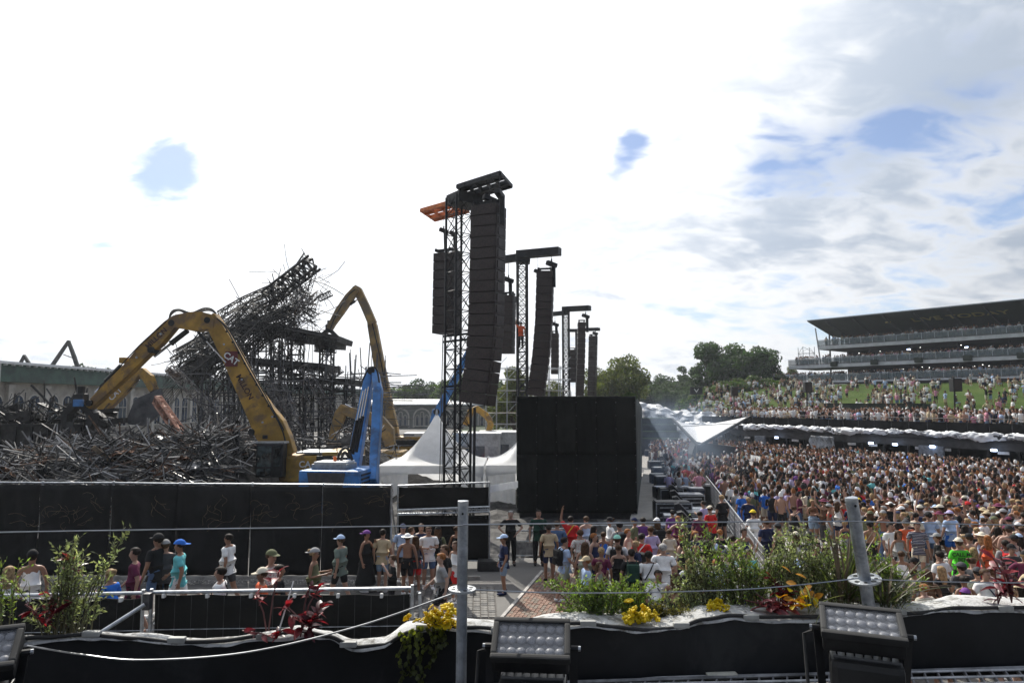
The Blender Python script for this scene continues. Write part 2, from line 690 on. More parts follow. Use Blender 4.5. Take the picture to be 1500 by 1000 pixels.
bricks = [mat('red_brick_a', (0.22, 0.125, 0.09), .85, var=.2, scale=8, bump=.4, dirt=(.18, .15, .12), dirt_amt=.35),
          mat('red_brick_b', (0.27, 0.165, 0.12), .85, var=.2, scale=8, bump=.4, dirt=(.2, .17, .14), dirt_amt=.35),
          mat('grey_brick', (0.22, 0.175, 0.14), .88, var=.2, scale=8, bump=.4, dirt=(.16, .15, .13), dirt_amt=.3)]
A = gnd(722, 926); B = gnd(797, 838)
axb = (B - A); axb.z = 0
Lb = axb.length
axb.normalize()
ayb = V((axb.y, -axb.x, 0))
if ayb.x < 0:
    ayb = -ayb
paver_field('brick_path', A, axb, ayb, int(Lb / .215), 17, .215, .105, .012, bricks, .0, 'bond')
kb = MB()
kb.beam(A - ayb * .06 + V((0, 0, .03)), A + axb * Lb - ayb * .06 + V((0, 0, .03)), .09, .07, up=(0, 0, 1))
kb.build('path_kerb', mat('pale_kerb', (.45, .43, .40), .9, var=.15, bump=.3), kind='structure')

cob = [mat('cobble_dark', (0.09, 0.088, 0.085), .8, var=.3, scale=6, bump=.5), mat('cobble_mid', (0.15, 0.145, 0.135), .82, var=.3, scale=6, bump=.5),
       mat('cobble_pale', (0.19, 0.18, 0.165), .85, var=.25, scale=6, bump=.5)]
paver_field('cobble_path', (-4.2, 17.9, 0), (1, .05, 0), (-.05, 1, 0), 19, 15, .2, .2, .024, cob, .004, 'grid', piece='cobble',
            keep=lambda c: (c - A).dot(ayb) < -.15 and c.x > -2.7)
paver_field('paved_strip', A + ayb * 1.86, axb, ayb, 26, 8, .21, .14, .014,
            [mat('paver_grey', (.24, .235, .22), .9, var=.25, bump=.5), mat('paver_grey_b', (.17, .165, .155), .9, var=.25, bump=.5)], .0, 'bond', piece='paver', limit=200)

# ================================================================== long hall on the left (dark green fascia, arched windows)
M_wall_beige = mat('beige_render', (0.36, 0.33, 0.285), .85, var=.10, scale=1.0, bump=.2, dirt=(.24, .215, .18), dirt_amt=.3, dirt_scale=.5)
M_green = mat('dark_green_boards', (0.028, 0.07, 0.052), .6, var=.2, scale=1.0, bump=.15)
M_roof_white = mat('white_roof_sheet', (0.70, 0.71, 0.71), .5, var=.05, scale=.6)
M_stone = mat('cream_stone', (0.48, 0.45, 0.40), .8, var=.08, scale=2)
M_pane = mat('blue_dark_pane', (0.03, 0.045, 0.075), .12, 0, var=.2, scale=.8)

hall_o = V((-45.9, 52, 0))
hall_d = V((.04, 1, 0)).normalized()
hall_n = V((hall_d.y, -hall_d.x, 0))         # faces the yard
hall = empty('long_hall', hall_o, 'long cream hall with dark green fascia, white roof edge and arched windows', 'hall')


def hp(s, n, z):
    return hall_o + hall_d * s + hall_n * n + V((0, 0, z))


L = 190
rotH = Matrix.Rotation(math.atan2(hall_d.y, hall_d.x), 3, 'Z')
MB().box(hp(L / 2, -6, 3.7), (L, 12, 7.4), rotH).build('wall', M_wall_beige, hall)
MB().box(hp(L / 2, .25, 8.15), (L + .2, 1.0, 1.55), rotH).build('fascia', M_green, hall)
mm = MB()
mm.add([hp(-1, 1.15, 8.95), hp(L + 1, 1.15, 8.95), hp(L + 1, 1.15, 9.17), hp(-1, 1.15, 9.17), hp(-1, -13, 10.2), hp(L + 1, -13, 10.2),
        hp(-1, -13, 8.95), hp(L + 1, -13, 8.95)],
       [(0, 1, 2, 3), (3, 2, 5, 4), (0, 3, 4, 6), (1, 7, 5, 2), (4, 5, 7, 6), (0, 6, 7, 1)])
roofH = mm.build('roof', M_roof_white, hall)
mm = MB()
for k in range(int(L / .9)):
    s = k * .9
    mm.box(hp(s, .98, 8.87), (.12, .3, .14), rotH)
tag(mm.build('bracket', M_roof_white, roofH), kind='stuff')
pil = MB().bbox((0, 0, 3.6), (.55, .34, 7.2), .03)
pil.box((0, 0, 7.0), (.75, .5, .3)).box((0, 0, .25), (.75, .5, .5))
pil_me = pil.mesh('pilaster')
pil_me.materials.append(M_stone)


def arch_outline(w, h, n=8):
    pts = [(-w / 2, 0)]
    r = w / 2
    for i in range(n + 1):
        a = math.pi - math.pi * i / n
        pts.append((r * math.cos(a), h - r + r * math.sin(a)))
    pts.append((w / 2, 0))
    return pts


def arch_ring(mb, w, h, t, o, ax, ay, depth):
    a = arch_outline(w + 2 * t, h + t)
    b = arch_outline(w, h)
    n = len(a)
    nrm = V(ax).cross(V(ay)).normalized()
    vs = []
    for poly, off in ((a, 0), (b, 0), (a, depth), (b, depth)):
        vs += [V(o) + V(ax) * x + V(ay) * y + nrm * off for x, y in poly]
    fs = []
    for i in range(n - 1):
        fs += [(i, i + 1, n + i + 1, n + i), (2 * n + i, 3 * n + i, 3 * n + i + 1, 2 * n + i + 1),
               (i, 2 * n + i, 2 * n + i + 1, i + 1), (n + i, n + i + 1, 3 * n + i + 1, 3 * n + i)]
    mb.add(vs, fs)


for k in range(17):
    s = 5.2 + k * 4.6
    p = bpy.data.objects.new('pilaster', pil_me)
    COL.objects.link(p)
    p.parent = hall
    p.location = hp(s, .14, 0) - hall_o
    p.rotation_euler = (0, 0, math.atan2(hall_d.y, hall_d.x))
    for q in (1.25, 3.3):
        w = MB()
        arch_ring(w, 1.35, 3.3, .16, hp(s + q, .02, 2.9), hall_d * -1, (0, 0, 1), .14)
        w.box(hp(s + q, .12, 2.85), (1.8, .28, .14), rotH)
        w.beam(hp(s + q, .06, 2.9), hp(s + q, .06, 6.0), .07, .07)
        w.beam(hp(s + q - .66, .06, 5.0), hp(s + q + .66, .06, 5.0), .07, .07)
        win = w.build('window', M_stone, hall)
        MB().prism(arch_outline(1.36, 3.3), hp(s + q, .025, 2.9), hall_d * -1, (0, 0, 1), .03).build('pane', M_pane, win)
# big corner pier standing proud at the yard end
MB().bbox(hp(5.5, 1.6, 4.3), (1.3, 1.2, 9.2), .06, rotH).build('corner_pier', mat('pale_pier', (.52, .52, .50), .8, var=.08), hall)

# ================================================================== ornate arcaded pavilion far behind the tents
pav = empty('arcade_pavilion', at(640, 632, 150), 'low pavilion with a white roof and a row of ornate cream arches beyond the tents', 'pavilion')
px0, px1 = at(540, 600, 150).x, at(760, 600, 150).x
MB().box(((px0 + px1) / 2, 154, 2.4), (px1 - px0, 8, 4.8)).build('wall', mat('pavilion_grey', (.16, .165, .15), .8, var=.15, scale=.5), pav)
mm = MB()
mm.add([V((px0 - 1, 149, 5.3)), V((px1 + 1, 149, 5.3)), V((px1 + 1, 149, 5.0)), V((px0 - 1, 149, 5.0)), V((px0 - 1, 160, 6.4)), V((px1 + 1, 160, 6.4))],
       [(3, 2, 1, 0), (0, 1, 5, 4), (3, 0, 4), (2, 5, 1), (3, 4, 5, 2)])
mm.build('roof', M_roof_white, pav)
n = 7
for k in range(n):
    x = px0 + (px1 - px0) * (k + .5) / n
    w = MB()
    arch_ring(w, 3.3, 3.9, .32, (x, 149.9, .2), (1, 0, 0), (0, 0, 1), .3)
    for q in (-1.0, 0, 1.0):
        arch_ring(w, .62, 2.2 + (.7 if q == 0 else 0), .12, (x + q, 149.85, .6), (1, 0, 0), (0, 0, 1), .2)
    w.box((x, 149.8, .5), (4.0, .4, .25))
    a = w.build('arch', M_stone, pav)
    MB().box((x, 149.95, 1.4), (2.9, .06, 1.9)).build('pane', M_pane, a)

# ================================================================== collapsed, burnt stage
WY = 50.0
wreck = empty('collapsed_stage', (at(400, 600, WY).x, WY, 0), 'burnt collapsed steel stage with leaning lattice girders and bare decks', 'stage ruin')


def wp(px, py, dy=0.0):
    return at(px, py, WY + dy)


def wtruss(a, b, w, n, dy=0, dy1=None, h=None, rc=.06, rd=.04, m=M_burnt, name='lattice_girder'):
    mm = MB()
    mm.truss(wp(*a, dy), wp(*b, dy if dy1 is None else dy1), w, h or w, n, rc, rd)
    return mm.build(name, m, wreck)


# standing lattice legs
for a, b, w, n, dy in [((384, 478), (384, 700), .95, 12, 2), ((418, 486), (416, 700), .7, 12, 5), ((434, 490), (431, 700), .9, 14, 0),
                       ((479, 503), (476, 700), .85, 12, 1), ((405, 500), (402, 700), .6, 12, 4), ((452, 560), (451, 700), .6, 8, 3),
                       ((512, 560), (511, 700), .6, 8, 2), ((300, 560), (304, 700), .8, 8, 3), ((338, 545), (342, 700), .8, 9, 1)]:
    wtruss(a, b, w, n, dy, name='lattice_leg')
# decks
for a, b, h, dep, dy in [((372, 479), (438, 488), .55, 5, 2), ((432, 486), (506, 500), .42, 4.5, 0), ((358, 529), (488, 540), .5, 4.5, 1),
                         ((446, 557), (530, 561), .35, 5, 2), ((430, 492), (455, 494), .9, 3, .5), ((470, 504), (500, 506), .5, 3, 1)]:
    mm = MB()
    p0, p1 = wp(*a, dy), wp(*b, dy)
    mm.beam(p0, p1, dep, h, up=(0, 0, 1))
    mm.truss(p0 + V((0, -dep / 2, -.35)), p1 + V((0, -dep / 2, -.35)), .3, .6, 12, .05, .03, up=(0, 0, 1))
    mm.build('deck', M_burnt, wreck)
# the leaning roof: a bundle of girders lying over each other from low left to the tip
wtruss((392, 437), (461, 384), 1.0, 9, 0, 0, name='leaning_girder', rc=.10, rd=.07)
for a, c, b, w, dy in [((262, 536), (330, 472), (408, 428), .9, 1), ((270, 548), (345, 480), (420, 440), 1.1, 0), ((282, 562), (352, 498), (430, 455), .9, -1),
                       ((268, 528), (318, 478), (395, 436), .8, 3), ((300, 575), (356, 522), (420, 478), .8, 2), ((258, 520), (322, 462), (400, 418), .6, 4),
                       ((350, 520), (392, 498), (425, 470), .9, -1), ((275, 555), (322, 505), (376, 470), 1.0, 2), ((290, 540), (340, 500), (390, 458), 1.2, 3)]:
    mm = MB()
    w *= .85
    kn_ = []
    for i in range(5):
        f = i / 4
        kn_.append(((1 - f) ** 2 * a[0] + 2 * f * (1 - f) * c[0] + f * f * b[0] + random.gauss(0, 4), (1 - f) ** 2 * a[1] + 2 * f * (1 - f) * c[1] + f * f * b[1] + random.gauss(0, 4)))
    for i in range(4):
        mm.truss(wp(*kn_[i], dy), wp(*kn_[i + 1], dy), w, w, 4, .055, .034)
    mm.build('leaning_girder', M_burnt, wreck)
for a, b, w, dy in [((406, 560), (462, 690), .7, -3), ((392, 556), (418, 610), .5, -2), ((445, 536), (488, 612), .55, -2), ((398, 486), (425, 560), .6, 1),
                    ((470, 560), (500, 540), .5, 0), ((250, 540), (300, 590), .6, -2), ((300, 585), (335, 650), .6, -2), ((245, 540), (262, 552), .3, -2)]:
    wtruss(a, b, w, 10, dy, m=M_burnt_light, name='fallen_girder', rc=.035, rd=.025)
# bent lattice pieces hanging at the tip and above the decks
random.seed(33)
for k in range(22):
    px_, py_ = (random.uniform(425, 470), random.uniform(398, 470)) if k < 12 else (random.uniform(345, 440), random.uniform(440, 500))
    ang = random.uniform(-1.4, 1.4)
    Lp = random.uniform(18, 42)
    mm = MB()
    a0, b0_ = wp(px_, py_, random.uniform(-1, 3)), None
    b0_ = a0 + V((math.cos(ang), random.gauss(0, .3), math.sin(ang))).normalized() * (Lp * WY / 1000)
    mm.truss(a0, b0_, .38, .38, 5, .03, .02)
    mm.build('hanging_lattice', M_burnt if k % 3 else M_burnt_light, wreck)
# charred sheets still hanging in the girders
for k in range(12):
    f = random.random()
    c = wp(275 + 150 * f + random.uniform(-14, 14), 540 - 105 * f + random.uniform(-12, 16), random.uniform(-1, 4))
    rot = Matrix.Rotation(random.uniform(.4, .75), 3, 'Y').transposed() @ Matrix.Rotation(random.uniform(-.6, .6), 3, 'X')
    MB().box(c, (random.uniform(.8, 2.2), random.uniform(.1, .5), random.uniform(.3, .9)), rot).build('charred_panel', M_burnt, wreck)
# thin bent rods and cables: an uncountable tangle
mm = MB()


def bent(p, d, L, r, n=4, jit=.35):
    pts = [V(p)]
    dd = V(d).normalized()
    for k in range(n):
        dd = (dd + V((random.gauss(0, jit), random.gauss(0, jit), random.gauss(0, jit)))).normalized()
        pts.append(pts[-1] + dd * (L / n))
    mm.path(pts, r, 3)


def rv():
    return V((random.gauss(0, 1), random.gauss(0, .5), random.gauss(0, 1)))


for k in range(150):          # around the tip and upper bundle
    f = random.random()
    q = wp(400 + 70 * random.random(), 395 + 90 * random.random() ** .8, random.uniform(-1, 3))
    bent(q, rv(), random.uniform(.7, 2.8), random.uniform(.015, .035), 3, .12)
for k in range(170):          # along the leaning bundle
    f = random.random()
    q = wp(258 + 175 * f + random.gauss(0, 9), 545 - 118 * f + random.gauss(0, 13), random.uniform(-2, 4))
    bent(q, rv(), random.uniform(.8, 3.0), random.uniform(.015, .04), 3, .10)
for k in range(70):           # outer ribs, like a torn net
    f = random.random()
    p = wp(240 + 150 * f, 540 - 118 * f - 8 * math.sin(f * 3.1), 1)
    bent(p, (wp(270 + 150 * f, 520 - 95 * f, 1) - p) + rv() * .3, random.uniform(1.5, 4), .02, 5, .12)
for k in range(18):
    a = wp(235 + k * 2, 560 - k * 1.2, 0)
    pts = [wp(238 + (400 - 238) * f + random.uniform(-2, 2), 558 - 130 * f - (14 + k * .8) * math.sin(f * 3.14) + k * 3.0, k * .15) for f in [i / 9 for i in range(10)]]
    mm.path(pts, .022, 3)
tag(mm.build('cable_tangle', M_burnt, wreck), kind='stuff')
mm = MB()
for k in range(620):          # lower scaffold: mostly upright and level tubes, some fallen
    q = wp(random.uniform(285, 565), random.uniform(545, 690), random.uniform(-4, 5))
    r = random.random()
    if r < .4:
        d, L_ = V((random.gauss(0, .05), 0, 1)), random.uniform(1, 3.5)
    elif r < .75:
        d, L_ = V((1, random.gauss(0, .2), random.gauss(0, .06))), random.uniform(1, 3.5)
    else:
        d, L_ = rv(), random.uniform(.7, 2.5)
    d.normalize()
    mm.tube(q, q + d * L_, random.uniform(.02, .045), n=4, cap=False)
tag(mm.build('scaffold_remains', M_steel_dark, wreck), kind='stuff')
mm = MB()
for k in range(150):
    q = wp(random.uniform(360, 560), random.uniform(560, 690), random.uniform(-4, 2))
    d = rv().normalized()
    mm.tube(q, q + d * random.uniform(.7, 2.2), .03, n=4, cap=False)
tag(mm.build('bare_tubes', M_burnt_light, wreck), kind='stuff')

# ================================================================== scrap heaps
def heap_z(x, y):
    z = 2.2 * math.exp(-((x + 13.5) / 3.6) ** 2 - ((y - 35) / 6) ** 2)
    z += 2.3 * math.exp(-((x + 20.5) / 5.0) ** 2 - ((y - 32.5) / 5) ** 2)
    z += 2.4 * math.exp(-((x + 9.8) / 2.6) ** 2 - ((y - 40) / 5) ** 2)
    z += 1.4 * math.exp(-((x + 16) / 12) ** 2 - ((y - 34) / 9) ** 2)
    z += 1.0 * math.exp(-((x + 7) / 7) ** 2 - ((y - 44) / 8) ** 2)
    return z * (1 - .97 * math.exp(-(max(0, abs(x + 9.6) - 2.6) / .9) ** 2 - (max(0, abs(y - 34) - 4.5) / 1.5) ** 2))


M_scrapbed = mat('scorched_scrap', (.045, .042, .04), .85, var=.4, scale=3, bump=1.0, bscale=5)
mm = MB()
mm.sheet(lambda u, v: (-38 + 42 * u, 25 + 28 * v, max(.01, heap_z(-38 + 42 * u, 25 + 28 * v) - .25 + .25 * math.sin(u * 90) * math.cos(v * 70))), 80, 50)
tag(mm.build('scrap_heap', M_scrapbed), 'dark mound of scorched scrap behind the black hoarding', 'scrap', kind='stuff')
scr_m = [mat('scrap_grey', (.20, .195, .19), .4, .7, var=.3, scale=2), mat('scrap_dark', (.07, .068, .066), .5, .6, var=.3, scale=2),
         mat('scrap_pale', (.42, .41, .40), .38, .6, var=.2, scale=2), mat('scrap_rust', (.15, .09, .06), .7, .3, var=.4, scale=2)]
bulk = [MB() for _ in scr_m]
tube_me = []
for k in range(6):
    b_ = MB()
    b_.path([(0, 0, -1), (random.uniform(-.03, .03), random.uniform(-.03, .03), -.3), (random.uniform(-.05, .05), random.uniform(-.05, .05), .4), (0, 0, 1)], .03, 6)
    me = b_.mesh('scrap_tube')
    me.materials.append(scr_m[0])
    tube_me.append(me)
near = []
for k in range(3400):
    x = random.uniform(-27, -6.5)
    y = random.triangular(25.5, 44, 30)
    z = heap_z(x, y)
    if (z < .5 and random.random() < .6) or (-12.9 < x < -5 and y < 38.5):
        continue
    p = V((x, y, z + random.uniform(-.15, .25)))
    lean = random.gauss(0, .45)
    az = random.uniform(0, math.pi)
    d = V((math.cos(az) * math.cos(lean), math.sin(az) * math.cos(lean), math.sin(lean)))
    Lk = random.uniform(.8, 3.4)
    near.append((p, d, Lk))
near.sort(key=lambda q: -(q[2] / q[0].y) * (1 if q[0].x > -.76 * q[0].y else .2) * (1 if (CAMZ - q[0].z) / q[0].y < .122 else .1))
for k, (p, d, Lk) in enumerate(near):
    mi = random.choices(range(4), (4, 6, 2.2, 1.3))[0]
    if k < 160:
        o = bpy.data.objects.new('scrap_tube', tube_me[k % 6])
        COL.objects.link(o)
        o.location = p
        o.rotation_mode = 'QUATERNION'
        o.rotation_quaternion = d.to_track_quat('Z', 'Y')
        o.scale = (1, 1, Lk / 2)
        o.material_slots[0].link = 'OBJECT'
        o.material_slots[0].material = scr_m[mi]
        tag(o, 'bent length of scorched steel tube on the scrap heap', 'steel tube', 'scrap tubes on the heap behind the hoarding')
    else:
        r_ = random.uniform(.018, .036)
        if random.random() < .25:
            mid = p + V((random.gauss(0, .1), random.gauss(0, .1), random.gauss(0, .1)))
            bulk[mi].path([p - d * Lk / 2, mid, p + d * Lk / 2], r_, 4)
        else:
            bulk[mi].tube(p - d * Lk / 2, p + d * Lk / 2, r_, n=4, cap=False)
for b_, m_ in zip(bulk, scr_m):
    tag(b_.build('scrap_tangle', m_), 'tangle of twisted scaffold tubes heaped behind the hoarding', 'scrap', kind='stuff')

# crumpled sheets, planks and broken boards in the heap
SHM = [mat('crumpled_dark', (.05, .05, .052), .5, .5, var=.4, scale=2, bump=.6), mat('crumpled_grey', (.17, .17, .175), .45, .5, var=.35, scale=2, bump=.6), mat('charred_timber', (.055, .04, .03), .9, var=.5, scale=3, bump=.6),
       mat('pale_timber', (.28, .21, .14), .85, var=.3, scale=3), mat('rusty_sheet', (.16, .075, .04), .8, .2, var=.4, scale=2, bump=.4)]
for k in range(150):
    x, y = random.uniform(-26, -7), random.triangular(26, 43, 31)
    if -12.9 < x < -5 and y < 38.5:
        continue
    p = V((x, y, heap_z(x, y) + random.uniform(0, .3)))
    rot = Matrix.Rotation(random.uniform(0, 6.28), 3, 'Z') @ Matrix.Rotation(random.gauss(0, .6), 3, 'X') @ Matrix.Rotation(random.gauss(0, .5), 3, 'Y')
    mi = random.choices(range(5), (4, 3, 3, 1.5, 1.5))[0]
    mb = MB()
    if mi in (2, 3):
        mb.box(p, (random.uniform(.8, 2.2), random.uniform(.10, .22), random.uniform(.03, .06)), rot)
        o = mb.build('broken_plank', SHM[mi])
        tag(o, 'broken %s plank lying in the scrap heap' % ('charred' if mi == 2 else 'pale timber'), 'plank', 'broken planks in the scrap heap')
    else:
        w_, h_2 = random.uniform(.4, 1.3), random.uniform(.3, .8)
        ph = random.uniform(0, 6)
        mb.sheet(lambda u, v: p + rot @ V(((u - .5) * w_, (v - .5) * h_2, .12 * math.sin(u * 5 + ph) * math.cos(v * 4 + ph) + .05 * math.sin(u * 13 + v * 9))), 6, 5)
        o = mb.build('crumpled_sheet', SHM[mi])
        o.modifiers.new('s', 'SOLIDIFY').thickness = .02
        tag(o, 'crumpled %s metal sheet lying in the scrap heap' % ('dark' if mi == 0 else 'grey' if mi == 1 else 'rusty'), 'metal sheet', 'crumpled sheets in the scrap heap')

# long dark skip heaped with wreckage, left
sk = empty('scrap_skip', at(55, 650, 37).xy.to_3d(), 'long dark open skip heaped with wreckage before the cream hall', 'skip')
c = at(40, 640, 37)
mm = MB()
for dx, w_ in ((0, 9.0),):
    mm.box((c.x - 1.5, 37, 3.0), (w_, .12, 2.6)).box((c.x - 1.5, 39.4, 3.0), (w_, .12, 2.6))
    mm.box((c.x - 6, 38.2, 3.0), (.12, 2.4, 2.6)).box((c.x + 3, 38.2, 3.0), (.12, 2.4, 2.6)).box((c.x - 1.5, 38.2, 1.6), (w_, 2.4, .14))
mm.build('skip_body', M_burnt, sk)
for k in range(11):
    MB().box((c.x - 5.8 + k * .87, 36.9, 3.0), (.1, .12, 2.5)).build('rib', M_black_metal, sk)
MB().box((c.x - 1.5, 36.92, 4.33), (9.1, .2, .12)).build('top_rail', M_black_metal, sk)
for q in (-4, 1):
    MB().box((c.x + q - .3, 38.2, .8), (1.2, 2.2, 1.5)).build('bogie', M_rubber, sk)
mm = MB()
for k in range(260):
    q = V((c.x + random.uniform(-6, 3.4), random.uniform(37, 39.3), 4.3 + abs(random.gauss(0, .45))))
    dd = rv().normalized()
    mm.tube(q, q + dd * random.uniform(.4, 1.9), random.uniform(.02, .06), n=4)
for k in range(26):
    q = V((c.x + random.uniform(-5, 4), random.uniform(37, 39), 4.4 + abs(random.gauss(0, .4))))
    mm.box(q, (random.uniform(.4, 1.8), random.uniform(.1, .6), random.uniform(.05, .4)), Matrix.Rotation(random.uniform(-.7, .7), 3, 'Y'))
tag(mm.build('wreckage', M_burnt, sk), kind='stuff')

# bent dark plate and salmon beam carried by the second digger
o = MB().prism([(-1.1, -.9), (-.6, .5), (1.0, 1.2), (1.15, .6), (1.0, -.5), (.1, -1.2), (-.9, -1.1)], at(212, 596, 44), (1, 0, 0), (0, 0, 1), .25)
o.build('steel_plate', mat('grey_plate', (.10, .10, .105), .5, .4, var=.3, scale=1, bump=.4), label='bent dark grey steel plate tipped on the scrap heap', cat='steel plate')
mm = MB()
mm.truss(at(230, 585, 43), at(268, 640, 41), .35, .5, 7, .08, .05)
mm.beam(at(230, 585, 43), at(268, 640, 41), .12, .5)
mm.build('salmon_girder', mat('salmon_primer', (.42, .22, .15), .7, .1, var=.2, scale=2), label='salmon coloured steel girder leaning on the scrap heap', cat='girder')

# ================================================================== diggers
M_cat = mat('digger_yellow', (0.42, 0.235, 0.03), .5, .0, var=.16, scale=1.2, dirt=(.19, .115, .05), dirt_amt=.42, dirt_scale=1.3, bump=.15, bscale=9)
M_cat_dusty = mat('dusty_yellow', (0.36, 0.23, 0.08), .7, .0, var=.2, scale=1.0, dirt=(.22, .17, .11), dirt_amt=.45, dirt_scale=.8)
M_chrome = mat('piston_chrome', (.62, .63, .65), .18, 1.0, var=.02)
M_ink = mat('dark_lettering', (.05, .02, .015), .6, var=0)
M_blue = mat('handler_blue', (0.055, 0.22, 0.54), .45, 0, var=.14, scale=1, dirt=(.05, .12, .26), dirt_amt=.36, dirt_scale=1.6, bump=.1, bscale=9)
M_lens = mat('red_panel', (.13, .015, .02), .5, var=0)


def arm(path, Y, th, m, name, parent, Y1=None):
    """box-section arm: centre line (px, py, width px) lying in a vertical plane, th metres across"""
    n = len(path)
    pts = []
    for k, (x, y, w) in enumerate(path):
        f = k / (n - 1)
        yy = Y if Y1 is None else Y + (Y1 - Y) * f
        p = at(x, y, yy)
        pts.append((p, w * yy / FPX))
    vs, fs = [], []
    for k, (p, w) in enumerate(pts):
        d = (pts[min(k + 1, n - 1)][0] - pts[max(k - 1, 0)][0]).normalized()
        s = V((0, 1, 0)) - d * d.y
        s.normalize()
        u = s.cross(d).normalized()
        b = min(.05, w * .15)
        for a_, b_ in ((-1, -1), (1, -1), (1, 1), (-1, 1)):
            vs.append(p + s * (a_ * th / 2) + u * (b_ * w / 2))
    for k in range(n - 1):
        for i in range(4):
            j = (i + 1) % 4
            fs.append((k * 4 + i, k * 4 + j, k * 4 + 4 + j, k * 4 + 4 + i))
    fs += [(3, 2, 1, 0), tuple(range(4 * n - 4, 4 * n))]
    mb = MB()
    mb.add(vs, fs)
    o = mb.build(name, m, parent)
    bv = o.modifiers.new('bevel', 'BEVEL')
    bv.width = .04
    bv.segments = 2
    return o


def ram(a, b, Y, r, parent, ratio=.55, dy=0):
    p, q = at(*a, Y + dy), at(*b, Y + dy)
    c = p.lerp(q, ratio)
    o = MB().tube(p, c, r, n=10).tube(p.lerp(c, .93), p.lerp(c, 1.0), r * 1.15, n=10).build('hydraulic_cylinder', M_black_metal, parent)
    MB().tube(c, q, r * .55, n=8).build('piston_rod', M_chrome, o)


def hose(pts, Y, r, parent):
    P = [at(x, y, Y) for x, y in pts]
    # Catmull-Rom smoothing
    out = []
    for k in range(len(P) - 1):
        p0, p1, p2, p3 = P[max(k - 1, 0)], P[k], P[k + 1], P[min(k + 2, len(P) - 1)]
        for i in range(5):
            t_ = i / 5
            out.append(0.5 * ((2 * p1) + (p2 - p0) * t_ + (2 * p0 - 5 * p1 + 4 * p2 - p3) * t_ ** 2 + (3 * p1 - p0 - 3 * p2 + p3) * t_ ** 3))
    out.append(P[-1])
    MB().path(out, r, 5).build('hose', M_rubber, parent)


def pin(px, py, Y, r, th, parent, m=None):
    p = at(px, py, Y)
    MB().tube(p + V((0, -th / 2, 0)), p + V((0, th / 2, 0)), r, n=14).build('pivot_pin', m or M_black_metal, parent)


def grapple(px, py, Y, s, parent, m):
    c = at(px, py, Y)
    g = MB().bbox(c + V((0, 0, .1 * s)), (.55 * s, .5 * s, .6 * s), .08).tube(c + V((0, 0, .3 * s)), c + V((0, 0, .75 * s)), .18 * s, n=10).build('grapple_head', m, parent)
    for sg in (-1, 1):
        MB().prism([(0, 0), (.35 * sg, -.1), (.8 * sg, -.55), (.75 * sg, -1.15), (.3 * sg, -1.55), (.5 * sg, -1.0), (.45 * sg, -.6), (0, -.25)],
                   c, V((s, 0, 0)), V((0, 0, s)), .5 * s).build('grapple_jaw', m, g)


def tracks(c, L_, w, parent, rz=0):
    rot = Matrix.Rotation(rz, 3, 'Z')
    for sg in (-1, 1):
        mb = MB()
        pr = []
        for i in range(9):
            a = math.pi / 2 + math.pi * i / 8
            pr.append((-L_ / 2 + .45 * math.cos(a), .5 + .45 * math.sin(a)))
        for i in range(9):
            a = -math.pi / 2 + math.pi * i / 8
            pr.append((L_ / 2 + .45 * math.cos(a), .5 + .45 * math.sin(a)))
        mb.prism(pr, V(c) + rot @ V((0, sg * w / 2, 0)), rot @ V((1, 0, 0)), (0, 0, 1), .55)
        tr = mb.build('crawler_track', M_rubber, parent)
        for k in range(5):
            p = V(c) + rot @ V((-L_ / 2 + L_ * k / 4, sg * (w / 2 + (.3 if sg < 0 else -.3)), .5))
            MB().tube(p, p + rot @ V((0, -.06, 0)), .3, n=12).build('roller', M_steel_dark, tr)


# ---- big yellow digger close behind the hoarding
Y1 = 34.0
dg = empty('excavator', (at(445, 700, Y1).x, Y1 + .8, 0), 'big yellow demolition digger with a high bent boom, closest to the hoarding', 'excavator', 'diggers clearing the burnt stage')
bo = arm([(422, 668, 26), (411, 650, 38), (397, 628, 46), (384, 606, 38), (371, 583, 32), (340, 520, 26), (319, 481, 22), (310, 463, 16)], Y1, .62, M_cat, 'boom', dg)
nk = MB().prism([(p.x, p.z) for p in (at(x, y, Y1) for x, y in [(318, 470), (312, 461), (300, 458), (285, 458), (262, 462), (250, 470), (247, 478), (258, 480), (275, 483), (288, 486), (300, 484), (316, 482)])],
                (0, Y1, 0), (1, 0, 0), (0, 0, 1), .7).build('gooseneck', M_cat, dg)
st = arm([(262, 467, 14), (250, 478, 19), (232, 497, 22), (214, 514, 20), (190, 540, 16), (165, 564, 15), (140, 588, 12), (130, 596, 12)], Y1, .5, M_cat, 'stick', dg)
MB().bbox(at(184, 528, Y1), (.35, .6, .3), .05).build('lamp_box', M_cat, dg)
ram((275, 484), (226, 522), Y1, .13, dg, .5)
ram((290, 486), (331, 531), Y1, .07, dg, .3, -.45)
ram((178, 535), (140, 575), Y1, .12, dg, .6)
for k in range(3):
    hose([(246, 480), (250, 462 - k * 2), (262, 455 - k), (280, 462 - k * 2), (300, 455 - k * 2), (314, 458 - k), (321, 475), (330, 500)], Y1 + (k - 1) * .12, .035, dg)
hose([(160, 572), (150, 562), (140, 578), (128, 588)], Y1 - .2, .03, dg)
for q in [(308, 470), (256, 474), (372, 632), (226, 513), (136, 590)]:
    pin(*q, Y1, .16, .74, dg)
grapple(118, 588, Y1, 1.0, dg, M_black_metal)
MB().bbox(at(115, 590, Y1 - .45), (.5, .1, .35), .03).build('rotator_plate', M_blue, dg)
for q in range(9):
    f_ = (q + .6) / 9.5
    MB().bbox(at(327 + (410 - 327) * f_, 476 + (624 - 476) * f_, Y1 - .34), (.10, .06, .10), .02).build('hose_clamp', M_black_metal, bo)
hose([(318, 466), (332, 482), (360, 534), (389, 584), (412, 626), (420, 655)], Y1 - .36, .035, dg)
